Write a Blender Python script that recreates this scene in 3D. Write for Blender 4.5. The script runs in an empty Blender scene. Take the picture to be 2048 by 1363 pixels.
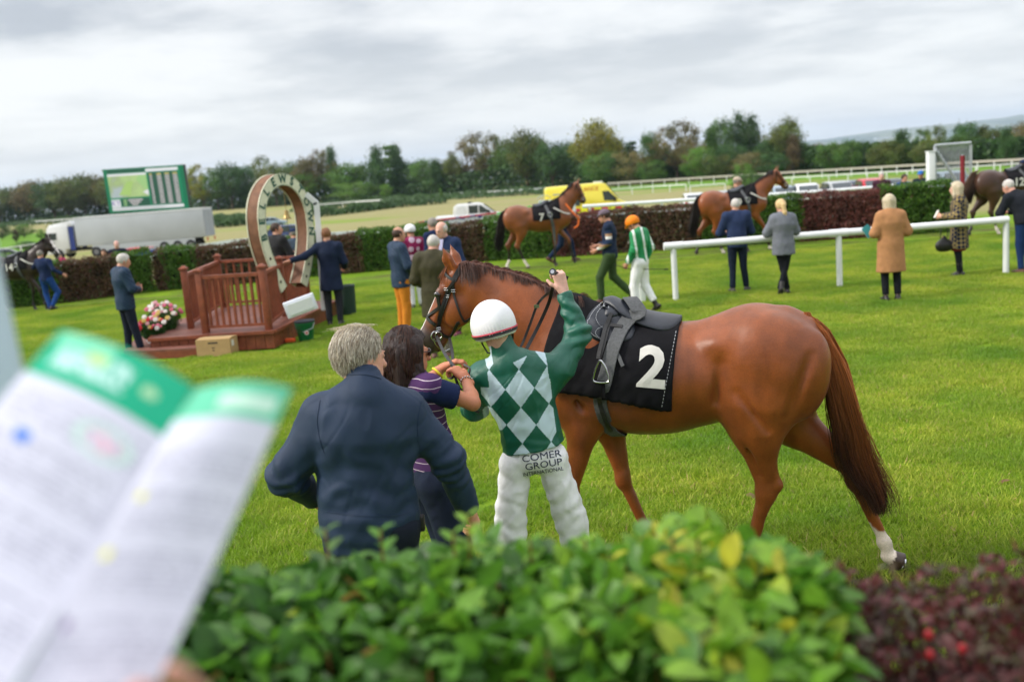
import bpy, bmesh, math, random
import numpy as np
from mathutils import Vector, Matrix
from mathutils.bvhtree import BVHTree
random.seed(7); np.random.seed(7)
SC = bpy.context.scene
COL = SC.collection
rad = math.radians

# ------------------------------------------------------------------ camera
CH = 2.5; FPX = 1991.0; PITCH = rad(9.55); ROLL = rad(4.5)
_f = np.array([0, math.cos(PITCH), -math.sin(PITCH)])
_r0 = np.array([1.0, 0, 0]); _u0 = np.array([0, math.sin(PITCH), math.cos(PITCH)])
_r = math.cos(ROLL)*_r0 - math.sin(ROLL)*_u0
_u = math.sin(ROLL)*_r0 + math.cos(ROLL)*_u0
CAMP = np.array([0, 0, CH])
cam = bpy.data.cameras.new('camera'); camo = bpy.data.objects.new('camera', cam); COL.objects.link(camo)
cam.sensor_width = 36; cam.lens = 35.0; cam.clip_start = 0.05; cam.clip_end = 30000
mw = Matrix.Identity(4)
for i in range(3):
    mw[i][0] = _r[i]; mw[i][1] = _u[i]; mw[i][2] = -_f[i]; mw[i][3] = CAMP[i]
camo.matrix_world = mw
cam.dof.use_dof = True; cam.dof.focus_distance = 5.3; cam.dof.aperture_fstop = 2.0
cam.dof.aperture_blades = 9
SC.camera = camo
SC.view_settings.view_transform = 'Standard'; SC.view_settings.look = 'None'
SC.view_settings.gamma = 1; SC.view_settings.use_curve_mapping = False
SC.view_settings.exposure = 1.06
SC.cycles.use_denoising = True
SC.cycles.max_bounces = 6; SC.cycles.transparent_max_bounces = 8
SC.cycles.volume_bounces = 0

# ------------------------------------------------------------------ world
SUN_EL, SUN_AZ = rad(36), rad(-98)      # azimuth measured from +Y towards +X
world = bpy.data.worlds.new('World'); SC.world = world; world.use_nodes = True
nt = world.node_tree; N = nt.nodes; L = nt.links; N.clear()
def nd(t, **k):
    n = N.new(t)
    for a, b in k.items(): setattr(n, a, b)
    return n
out = nd('ShaderNodeOutputWorld'); bg = nd('ShaderNodeBackground')
sky = nd('ShaderNodeTexSky', sky_type='NISHITA', sun_disc=False)
sky.sun_elevation = SUN_EL; sky.sun_rotation = SUN_AZ; sky.altitude = 100; sky.dust_density = 2.0
tc = nd('ShaderNodeTexCoord'); sep = nd('ShaderNodeSeparateXYZ'); L.new(tc.outputs['Generated'], sep.inputs[0])
zz = nd('ShaderNodeMath', operation='MAXIMUM'); zz.inputs[1].default_value = 0.0; L.new(sep.outputs[2], zz.inputs[0])
za = nd('ShaderNodeMath', operation='ADD'); za.inputs[1].default_value = 0.13; L.new(zz.outputs[0], za.inputs[0])
dx = nd('ShaderNodeMath', operation='DIVIDE'); L.new(sep.outputs[0], dx.inputs[0]); L.new(za.outputs[0], dx.inputs[1])
dy = nd('ShaderNodeMath', operation='DIVIDE'); L.new(sep.outputs[1], dy.inputs[0]); L.new(za.outputs[0], dy.inputs[1])
cb = nd('ShaderNodeCombineXYZ'); L.new(dx.outputs[0], cb.inputs[0]); L.new(dy.outputs[0], cb.inputs[1]); cb.inputs[2].default_value = 3.7
n1 = nd('ShaderNodeTexNoise'); n1.inputs['Scale'].default_value = 1.5; n1.inputs['Detail'].default_value = 8
n1.inputs['Roughness'].default_value = 0.56; n1.inputs['Distortion'].default_value = 0.1; L.new(cb.outputs[0], n1.inputs['Vector'])
n2 = nd('ShaderNodeTexNoise'); n2.inputs['Scale'].default_value = 0.5; n2.inputs['Detail'].default_value = 3; L.new(cb.outputs[0], n2.inputs['Vector'])
mx = nd('ShaderNodeMath', operation='MULTIPLY_ADD'); L.new(n2.outputs[0], mx.inputs[0]); mx.inputs[1].default_value = 1.0
L.new(n1.outputs[0], mx.inputs[2])
cr = nd('ShaderNodeValToRGB'); e = cr.color_ramp.elements
e[0].position = 0.0; e[0].color = (3.4, 3.38, 3.34, 1)
for pos, c in ((0.84, (3.25, 3.22, 3.17, 1)), (0.95, (2.85, 2.85, 2.84, 1)), (1.04, (2.3, 2.32, 2.37, 1)), (1.16, (1.75, 1.8, 1.9, 1))):
    x = cr.color_ramp.elements.new(pos*0.7); x.color = c
cr.color_ramp.elements[-1].position = 1.0; cr.color_ramp.elements[-1].color = (1.5, 1.55, 1.65, 1)
ms = nd('ShaderNodeMath', operation='MULTIPLY'); ms.inputs[1].default_value = 0.7; L.new(mx.outputs[0], ms.inputs[0]); L.new(ms.outputs[0], cr.inputs[0])
# brighter, whiter low down where the cloud thins
hz = nd('ShaderNodeMapRange'); hz.inputs[1].default_value = 0.0; hz.inputs[2].default_value = 0.15; hz.inputs[3].default_value = 0.8; hz.inputs[4].default_value = 0.0
L.new(zz.outputs[0], hz.inputs[0])
mh = nd('ShaderNodeMix', data_type='RGBA'); L.new(hz.outputs[0], mh.inputs[0]); L.new(cr.outputs[0], mh.inputs[6]); mh.inputs[7].default_value = (3.4, 3.37, 3.32, 1)
msk = nd('ShaderNodeMix', data_type='RGBA'); msk.inputs[0].default_value = 0.9
L.new(sky.outputs[0], msk.inputs[6]); L.new(mh.outputs[2], msk.inputs[7])
ze = nd('ShaderNodeMapRange'); ze.inputs[1].default_value = .3; ze.inputs[2].default_value = .9; ze.inputs[3].default_value = 1; ze.inputs[4].default_value = 2.6; L.new(zz.outputs[0], ze.inputs[0])
vm = nd('ShaderNodeVectorMath', operation='SCALE'); L.new(msk.outputs[2], vm.inputs[0]); L.new(ze.outputs[0], vm.inputs['Scale']); L.new(vm.outputs[0], bg.inputs[0]); bg.inputs[1].default_value = 0.15; L.new(bg.outputs[0], out.inputs[0])

sun = bpy.data.lights.new('sun', 'SUN'); suno = bpy.data.objects.new('sun', sun); COL.objects.link(suno)
sun.energy = 1.5; sun.angle = rad(14); sun.color = (1.0, 0.95, 0.86)
sd = Vector((math.sin(SUN_AZ)*math.cos(SUN_EL), math.cos(SUN_AZ)*math.cos(SUN_EL), math.sin(SUN_EL)))
suno.rotation_euler = sd.to_track_quat('Z', 'Y').to_euler(); suno.location = (0, 0, 30)

# ------------------------------------------------------------------ pixel helpers (2048 px photo) used only to measure places
def ray(x, y): return _f*FPX + _r*(x-1024) - _u*(y-681.5)
def G(x, y, z=0.0):
    d = ray(x, y); return CAMP + d*((z-CH)/d[2])
def W(x, y, Y):
    d = ray(x, y); return CAMP + d*(Y/d[1])
def gz(y):
    return float(np.interp(y, [31, 50, 78, 105, 560, 2500], [0, -.45, -1.6, -2.7, -2.7, -60]))
def GF(x, y):
    d = ray(x, y); lo, hi = 3.0, 556.0
    for _ in range(60):
        m = (lo+hi)/2; p = CAMP + d*(m/d[1])
        if p[2] > gz(m): lo = m
        else: hi = m
    return CAMP + d*(lo/d[1])

# ------------------------------------------------------------------ materials
MC = {}
def mat(name, col, rough=.6, noise=0, nscale=20, bump=0, bscale=60, metal=0, spec=.4, sheen=0, vcol=False, trans=0, coat=0, emit=None, wave=None, col2=None):
    if name in MC: return MC[name]
    m = bpy.data.materials.new(name); MC[name] = m; m.use_nodes = True
    T = m.node_tree; n = T.nodes; l = T.links; b = n['Principled BSDF']
    b.inputs['Roughness'].default_value = rough; b.inputs['Metallic'].default_value = metal
    b.inputs['Specular IOR Level'].default_value = spec
    if sheen: b.inputs['Sheen Weight'].default_value = sheen; b.inputs['Sheen Roughness'].default_value = .4
    if coat: b.inputs['Coat Weight'].default_value = coat; b.inputs['Coat Roughness'].default_value = .15
    if trans: b.inputs['Transmission Weight'].default_value = trans
    c4 = (*col, 1)
    b.inputs['Base Color'].default_value = c4
    src = None
    co = n.new('ShaderNodeTexCoord')
    if vcol:
        a = n.new('ShaderNodeAttribute'); a.attribute_name = 'Col'; src = a.outputs['Color']
    if noise or col2:
        t = n.new('ShaderNodeTexNoise'); t.inputs['Scale'].default_value = nscale; t.inputs['Detail'].default_value = 5
        l.new(co.outputs['Object'], t.inputs['Vector'])
        if col2:
            r = n.new('ShaderNodeMapRange'); r.inputs[1].default_value = .35; r.inputs[2].default_value = .65; l.new(t.outputs[0], r.inputs[0])
            mx = n.new('ShaderNodeMix'); mx.data_type = 'RGBA'; l.new(r.outputs[0], mx.inputs[0])
            mx.inputs[6].default_value = c4; mx.inputs[7].default_value = (*col2, 1)
            if src: l.new(src, mx.inputs[6])
            src = mx.outputs[2]
        if noise:
            r = n.new('ShaderNodeMapRange'); r.inputs[1].default_value = .25; r.inputs[2].default_value = .75
            r.inputs[3].default_value = 1-noise; r.inputs[4].default_value = 1+noise; l.new(t.outputs[0], r.inputs[0])
            mx = n.new('ShaderNodeMix'); mx.data_type = 'RGBA'; mx.blend_type = 'MULTIPLY'; mx.inputs[0].default_value = 1
            if src: l.new(src, mx.inputs[6])
            else: mx.inputs[6].default_value = c4
            l.new(r.outputs[0], mx.inputs[7]); src = mx.outputs[2]
    if src: l.new(src, b.inputs['Base Color'])
    if bump:
        t2 = n.new('ShaderNodeTexNoise'); t2.inputs['Scale'].default_value = bscale; t2.inputs['Detail'].default_value = 4
        l.new(co.outputs['Object'], t2.inputs['Vector'])
        bp = n.new('ShaderNodeBump'); bp.inputs['Strength'].default_value = bump; bp.inputs['Distance'].default_value = .01
        l.new(t2.outputs[0], bp.inputs['Height']); l.new(bp.outputs[0], b.inputs['Normal'])
    if emit: b.inputs['Emission Color'].default_value = (*emit[:3], 1); b.inputs['Emission Strength'].default_value = emit[3]
    return m

# ------------------------------------------------------------------ object helpers
def tag(o, label=None, cat=None, group=None, kind=None):
    if label: o['label'] = label
    if cat: o['category'] = cat
    if group: o['group'] = group
    if kind: o['kind'] = kind
    return o
def empty(name, loc, rz=0, label=None, cat=None, group=None):
    o = bpy.data.objects.new(name, None); COL.objects.link(o); o.location = [float(v) for v in loc]; o.rotation_euler = (0, 0, rz)
    o.empty_display_size = .1
    return tag(o, label, cat, group)
def mesh_np(name, V, F, smooth=True, col=None, mi=None):
    """F: (n,k) array of uniform polygons or list of such arrays"""
    me = bpy.data.meshes.new(name)
    V = np.asarray(V, np.float32)
    Fs = F if isinstance(F, list) else [F]
    Fs = [np.asarray(f, np.int32) for f in Fs if len(f)]
    me.vertices.add(len(V)); me.vertices.foreach_set('co', V.ravel())
    li = np.concatenate([f.ravel() for f in Fs]); tot = np.concatenate([np.full(len(f), f.shape[1], np.int32) for f in Fs])
    st = np.concatenate([[0], np.cumsum(tot)[:-1]]).astype(np.int32)
    me.loops.add(len(li)); me.loops.foreach_set('vertex_index', li)
    me.polygons.add(len(tot)); me.polygons.foreach_set('loop_start', st)
    try: me.polygons.foreach_set('loop_total', tot)
    except Exception: pass
    me.update(calc_edges=True)
    if smooth: me.polygons.foreach_set('use_smooth', np.ones(len(tot), bool))
    if mi is not None: me.polygons.foreach_set('material_index', np.asarray(mi, np.int32))
    if col is not None:
        a = me.color_attributes.new('Col', 'FLOAT_COLOR', 'POINT')
        c = np.ones((len(V), 4), np.float32); c[:, :3] = col; a.data.foreach_set('color', c.ravel())
    me.validate()
    return me
def obj(name, me, m, parent=None):
    o = bpy.data.objects.new(name, me); COL.objects.link(o)
    ms = m if isinstance(m, (list, tuple)) else [m]
    if not me.materials:
        for x in ms: me.materials.append(x)
    if parent is not None:
        o.parent = parent
        bpy_mw = PM(parent)
        o.matrix_parent_inverse = bpy_mw.inverted()
    return o
def PM(o):
    m = Matrix.LocRotScale(o.location, o.rotation_euler, o.scale)
    if o.parent: m = PM(o.parent) @ o.matrix_parent_inverse @ m
    return m
class MB:
    """collects simple shapes, in world coordinates, as one mesh"""
    def __init__(s): s.V = []; s.F = []; s.n = 0
    def add(s, V, F):
        V = np.asarray(V, float); s.V.append(V)
        for f in F: s.F.append([i+s.n for i in f])
        s.n += len(V); return s
    def box(s, c, size, R=None, taper=None):
        x, y, z = [v/2 for v in size]
        P = np.array([[-x,-y,-z],[x,-y,-z],[x,y,-z],[-x,y,-z],[-x,-y,z],[x,-y,z],[x,y,z],[-x,y,z]])
        if taper: P[4:, 0] *= taper[0]; P[4:, 1] *= taper[1]
        if R is not None: P = P @ np.array(R).T
        return s.add(P+np.array(c), [(0,3,2,1),(4,5,6,7),(0,1,5,4),(1,2,6,5),(2,3,7,6),(3,0,4,7)])
    def bar(s, a, b, w, h, up=(0,0,1)):
        a = np.array(a, float); b = np.array(b, float); d = b-a; Ln = np.linalg.norm(d); d /= Ln
        sx = np.cross(d, up); sx /= np.linalg.norm(sx); sz = np.cross(sx, d)
        return s.box((a+b)/2, (w, Ln, h), np.array([sx, d, sz]).T)
    def tube(s, pts, r, n=8, caps=True, flat=None):
        P = np.array(pts, float); r = np.broadcast_to(r, (len(P),)) if np.ndim(r) < 2 else r
        T = np.gradient(P, axis=0); T /= np.linalg.norm(T, axis=1)[:, None]+1e-9
        up = np.array([0, 0, 1.0]) if abs(T[0][2]) < .9 else np.array([0, 1.0, 0])
        V = []
        x = np.cross(up, T[0]); x /= np.linalg.norm(x)
        for i in range(len(P)):
            x = x - T[i]*(x@T[i]); x /= np.linalg.norm(x)+1e-9; y = np.cross(T[i], x)
            for k in range(n):
                a = 2*math.pi*k/n; V.append(P[i]+r[i]*(math.cos(a)*x+math.sin(a)*y))
        F = []
        for i in range(len(P)-1):
            for k in range(n):
                k2 = (k+1) % n; F.append((i*n+k, i*n+k2, (i+1)*n+k2, (i+1)*n+k))
        if caps: F.append(tuple(range(n-1, -1, -1))); F.append(tuple((len(P)-1)*n+k for k in range(n)))
        return s.add(V, F)
    def lathe(s, c, prof, n=16, R=None):
        V = []; F = []
        for (r, z) in prof:
            for k in range(n):
                a = 2*math.pi*k/n; V.append((r*math.cos(a), r*math.sin(a), z))
        V = np.array(V)
        if R is not None: V = V @ np.array(R).T
        m = len(prof)
        for i in range(m-1):
            for k in range(n):
                k2 = (k+1) % n; F.append((i*n+k, i*n+k2, (i+1)*n+k2, (i+1)*n+k))
        F.append(tuple(range(n-1, -1, -1))); F.append(tuple((m-1)*n+k for k in range(n)))
        return s.add(V+np.array(c), F)
    def ball(s, c, r, n=10, R=None):
        r = np.broadcast_to(r, (3,)); V = []; F = []; m = n//2+1
        for i in range(m):
            th = math.pi*i/(m-1)
            for k in range(n):
                a = 2*math.pi*k/n; V.append((math.sin(th)*math.cos(a)*r[0], math.sin(th)*math.sin(a)*r[1], -math.cos(th)*r[2]))
        V = np.array(V)
        if R is not None: V = V @ np.array(R).T
        for i in range(m-1):
            for k in range(n):
                k2 = (k+1) % n; F.append((i*n+k, i*n+k2, (i+1)*n+k2, (i+1)*n+k))
        return s.add(V+np.array(c), F)
    def poly(s, pts, thick, nrm):
        """extruded outline"""
        P = np.array(pts, float); n = len(P); t = np.array(nrm, float)*thick
        F = [tuple(range(n)), tuple(range(2*n-1, n-1, -1))]+[(i, i+n, (i+1) % n+n, (i+1) % n) for i in range(n)]
        return s.add(np.vstack([P, P+t]), F)
    def mesh(s, name, smooth=False, bevel=0, weld=False):
        me = bpy.data.meshes.new(name); me.from_pydata(np.vstack(s.V).tolist(), [], s.F)
        bm = bmesh.new(); bm.from_mesh(me)
        if weld: bmesh.ops.remove_doubles(bm, verts=bm.verts, dist=1e-5)
        bmesh.ops.recalc_face_normals(bm, faces=bm.faces)
        if bevel: bmesh.ops.bevel(bm, geom=bm.edges[:], offset=bevel, segments=2, profile=.5, affect='EDGES')
        if smooth or bevel:
            for f in bm.faces: f.smooth = True
            for e in bm.edges:
                if len(e.link_faces) == 2 and e.calc_face_angle(0) > .7: e.smooth = False
        bm.to_mesh(me); bm.free(); return me
    def obj(s, name, m, parent=None, smooth=False, bevel=0, weld=False):
        return obj(name, s.mesh(name, smooth, bevel, weld), m, parent)
def copy_tree(o, parent=None):
    c = o.copy(); COL.objects.link(c)
    if parent is not None: c.parent = parent
    for ch in list(o.children): copy_tree(ch, c)
    return c
def P2G(px): return [GF(*p) for p in px]

# ------------------------------------------------------------------ vector noise
def vn(P, sc, seed=0):
    Q = P*sc+seed*17.31; I = np.floor(Q).astype(np.int64); f = Q-I; f = f*f*(3-2*f)
    def h(i, j, k):
        x = (i*374761393+j*668265263+k*2147483647+seed*1274126177) & 0xffffffff
        x = ((x ^ (x >> 13))*1274126177) & 0xffffffff
        return ((x ^ (x >> 16)) & 0xffff)/32767.5-1
    r = 0
    for a in (0, 1):
        for b in (0, 1):
            for c in (0, 1):
                w = (f[:, 0] if a else 1-f[:, 0])*(f[:, 1] if b else 1-f[:, 1])*(f[:, 2] if c else 1-f[:, 2])
                r = r+w*h(I[:, 0]+a, I[:, 1]+b, I[:, 2]+c)
    return r
def fbm(P, sc, seed=0, o=3):
    r = 0; a = 1
    for i in range(o): r = r+a*vn(P, sc*2**i, seed+i); a *= .5
    return r

# ------------------------------------------------------------------ signed distance bodies
def rotm(ax, ang):
    return np.array(Matrix.Rotation(ang, 3, Vector(ax)))
class SDF:
    def __init__(s): s.p = []
    def add(s, f, lo, hi, k, op=1): s.p.append((f, np.array(lo, float), np.array(hi, float), k, op)); return s
    def rc(s, a, b, ra, rb=None, k=.02, flat=None, cap=None, clip=None, op=1):
        a = np.array(a, float); b = np.array(b, float); rb = ra if rb is None else rb
        d = b-a; L2 = max(d@d, 1e-9); Ln = math.sqrt(L2)
        if flat is not None: fn = np.array(flat[0], float); fn /= np.linalg.norm(fn); ff = flat[1]
        def f(P):
            q = P-a; t = (q@d)/L2; tc = np.clip(t, 0, 1); v = q-tc[:, None]*d
            if flat is not None: v = v+(v@fn)[:, None]*fn*(1/ff-1)
            r = ra+(rb-ra)*tc; D = np.sqrt((v*v).sum(1))-r
            if flat is not None and ff < 1: D = D*(.5+.5*ff)
            if cap and 'a' in cap: D = np.maximum(D, -t*Ln)
            if cap and 'b' in cap: D = np.maximum(D, (t-1)*Ln)
            if clip is not None:
                for (cp, cn) in clip: D = np.maximum(D, (P-cp)@cn)
            return D
        m = max(ra, rb)*(max(1, flat[1]) if flat is not None else 1)
        return s.add(f, np.minimum(a, b)-m, np.maximum(a, b)+m, k, op)
    def el(s, c, r, R=None, k=.02, op=1, clip=None):
        c = np.array(c, float); r = np.array(r, float)
        def f(P):
            q = P-c
            if R is not None: q = q@R
            k0 = np.sqrt(((q/r)**2).sum(1)); k1 = np.sqrt(((q/(r*r))**2).sum(1))+1e-9
            D = k0*(k0-1)/k1
            if clip is not None:
                for (cp, cn) in clip: D = np.maximum(D, (P-cp)@cn)
            return D
        m = r.max() if R is not None else r
        return s.add(f, c-m, c+m, k, op)
    def mesh(s, res, pad=.0):
        lo = np.min([p[1] for p in s.p if p[4] > 0], 0)-3*res-pad; hi = np.max([p[2] for p in s.p if p[4] > 0], 0)+3*res+pad
        n = np.ceil((hi-lo)/res).astype(int)+1
        D = np.full(n, 1e3, np.float32)
        for (f, a, b, k, op) in s.p:
            m = k+3*res
            i0 = np.clip(np.floor((a-m-lo)/res).astype(int), 0, n-1); i1 = np.clip(np.ceil((b+m-lo)/res).astype(int)+1, 1, n)
            if (i1 <= i0).any(): continue
            g = np.stack(np.meshgrid(*[lo[q]+res*np.arange(i0[q], i1[q]) for q in range(3)], indexing='ij'), -1)
            d = f(g.reshape(-1, 3)).reshape(g.shape[:3]).astype(np.float32)
            sl = tuple(slice(i0[q], i1[q]) for q in range(3)); A = D[sl]
            if op > 0:
                h = np.clip(.5+.5*(A-d)/k, 0, 1); D[sl] = A+(d-A)*h-k*h*(1-h)
            else:
                h = np.clip(.5-.5*(A+d)/k, 0, 1); D[sl] = A+(-d-A)*h+k*h*(1-h)
        ins = D < 0
        nx, ny, nz = n-1
        cs = np.zeros((nx, ny, nz), np.int8)
        for a in (0, 1):
            for b in (0, 1):
                for c in (0, 1): cs += ins[a:nx+a, b:ny+b, c:nz+c]
        act = (cs > 0) & (cs < 8); I = np.argwhere(act)
        idx = -np.ones((nx, ny, nz), np.int64); idx[act] = np.arange(len(I))
        acc = np.zeros((len(I), 3)); cnt = np.zeros(len(I))
        cor = [(a, b, c) for a in (0, 1) for b in (0, 1) for c in (0, 1)]
        for p in cor:
            for ax in range(3):
                if p[ax]: continue
                q = list(p); q[ax] = 1
                d0 = D[I[:, 0]+p[0], I[:, 1]+p[1], I[:, 2]+p[2]]; d1 = D[I[:, 0]+q[0], I[:, 1]+q[1], I[:, 2]+q[2]]
                x = (d0 < 0) != (d1 < 0); t = np.where(x, d0/(d0-d1+1e-12), 0)
                pos = np.tile(np.array(p, float), (len(I), 1)); pos[:, ax] = t
                acc += pos*x[:, None]; cnt += x
        V = lo+res*(I+acc/cnt[:, None])
        F = []
        for ax in range(3):
            u, w = (ax+1) % 3, (ax+2) % 3
            sl0 = [slice(None)]*3; sl1 = [slice(None)]*3; sl0[ax] = slice(0, -1); sl1[ax] = slice(1, None)
            A, B = ins[tuple(sl0)], ins[tuple(sl1)]
            X = np.argwhere(A != B)
            X = X[(X[:, u] > 0) & (X[:, w] > 0) & (X[:, u] < n[u]-1) & (X[:, w] < n[w]-1)]
            up = A[X[:, 0], X[:, 1], X[:, 2]]
            def cell(du, dw):
                Y = X.copy(); Y[:, u] += du; Y[:, w] += dw; return idx[Y[:, 0], Y[:, 1], Y[:, 2]]
            q = np.stack([cell(-1, -1), cell(0, -1), cell(0, 0), cell(-1, 0)], 1)
            q[~up] = q[~up][:, ::-1]; F.append(q)
        return V, np.vstack(F)
def normals(V, F):
    nrm = np.cross(V[F[:, 2]]-V[F[:, 0]], V[F[:, 3]]-V[F[:, 1]]); N_ = np.zeros_like(V)
    for k in range(4): np.add.at(N_, F[:, k], nrm)
    return N_/(np.linalg.norm(N_, axis=1)[:, None]+1e-12)
def relax(V, F, it=1, lam=.5):
    E = np.vstack([F[:, [0, 1]], F[:, [1, 2]], F[:, [2, 3]], F[:, [3, 0]]])
    for _ in range(it):
        S = np.zeros_like(V); c = np.zeros(len(V))
        np.add.at(S, E[:, 0], V[E[:, 1]]); np.add.at(c, E[:, 0], 1); np.add.at(S, E[:, 1], V[E[:, 0]]); np.add.at(c, E[:, 1], 1)
        V = V+lam*(S/c[:, None]-V)
    return V
def frame(fwd, up=(0, 0, 1)):
    """columns: x right, y forward, z up"""
    f = np.array(fwd, float); f /= np.linalg.norm(f); u = np.array(up, float)
    x = np.cross(f, u); x /= np.linalg.norm(x); return np.stack([x, f, np.cross(x, f)], 1)
def text_mesh(txt, size, depth=0.0, font=None, bold=0.0, align='CENTER', sx=1.0, res=3):
    c = bpy.data.curves.new('t', 'FONT'); c.body = txt; c.size = size; c.extrude = depth; c.offset = bold
    c.align_x = align; c.align_y = 'CENTER'; c.resolution_u = res
    o = bpy.data.objects.new('t', c); COL.objects.link(o)
    dg = bpy.context.evaluated_depsgraph_get(); dg.update()
    me = bpy.data.meshes.new_from_object(o.evaluated_get(dg)); bpy.data.objects.remove(o)
    me.materials.clear()
    V = np.array([v.co for v in me.vertices]); V[:, 0] *= sx
    F = [tuple(p.vertices) for p in me.polygons]
    return V, F
# ------------------------------------------------------------------ horses
def lobj(name, me, m, parent):
    o = bpy.data.objects.new(name, me); COL.objects.link(o); o.parent = parent
    if not me.materials:
        for x in (m if isinstance(m, (list, tuple)) else [m]): me.materials.append(x)
    return o
def strands(P, w0, w1, C=None):
    """P (S,K,3) polylines -> tapered three-sided hairs"""
    S, K, _ = P.shape
    T = np.gradient(P, axis=1); T /= np.linalg.norm(T, axis=2)[..., None]+1e-9
    rnd = np.random.randn(S, 1, 3); x = np.cross(T, rnd); x /= np.linalg.norm(x, axis=2)[..., None]+1e-9; y = np.cross(T, x)
    w = (w0+(w1-w0)*np.linspace(0, 1, K))[None, :, None]
    V = np.stack([P+w*(math.cos(a)*x+math.sin(a)*y) for a in (0, 2.09, 4.19)], 2).reshape(-1, 3)
    b = np.arange(S)[:, None]*K*3+np.arange(K-1)[None]*3; b = b.reshape(-1)
    F = np.vstack([np.stack([b+i, b+(i+1) % 3, b+3+(i+1) % 3, b+3+i], 1) for i in range(3)])
    col = None
    if C is not None: col = np.repeat(C[:, :, None, :], 3, 2).reshape(-1, 3)
    return V, F, col
def cr_spline(P, n):
    P = np.array(P, float); Q = np.vstack([2*P[0]-P[1], P, 2*P[-1]-P[-2]]); o = []
    for i in range(len(P)-1):
        a, b, c, d = Q[i:i+4]
        for k in range(n):
            t = k/n; o.append(.5*((2*b)+(-a+c)*t+(2*a-5*b+4*c-d)*t*t+(-a+3*b-3*c+d)*t**3))
    o.append(P[-1]); return np.array(o)
def strap(mb, P, Nn, w, th):
    P = np.array(P); Nn = np.array(Nn); T = np.gradient(P, axis=0); T /= np.linalg.norm(T, axis=1)[:, None]+1e-9
    Nn = Nn-T*(Nn*T).sum(1)[:, None]; Nn /= np.linalg.norm(Nn, axis=1)[:, None]+1e-9
    S = np.cross(T, Nn); w = np.broadcast_to(w, (len(P),))[:, None]/2
    V = np.stack([P-S*w, P+S*w, P+S*w*.92+Nn*th, P-S*w*.92+Nn*th], 1).reshape(-1, 3)
    F = []
    for i in range(len(P)-1):
        for k in range(4): F.append((4*i+k, 4*i+(k+1) % 4, 4*i+4+(k+1) % 4, 4*i+4+k))
    F.append((0, 1, 2, 3)); m = 4*(len(P)-1); F.append((m+3, m+2, m+1, m))
    return mb.add(V, F)

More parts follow.
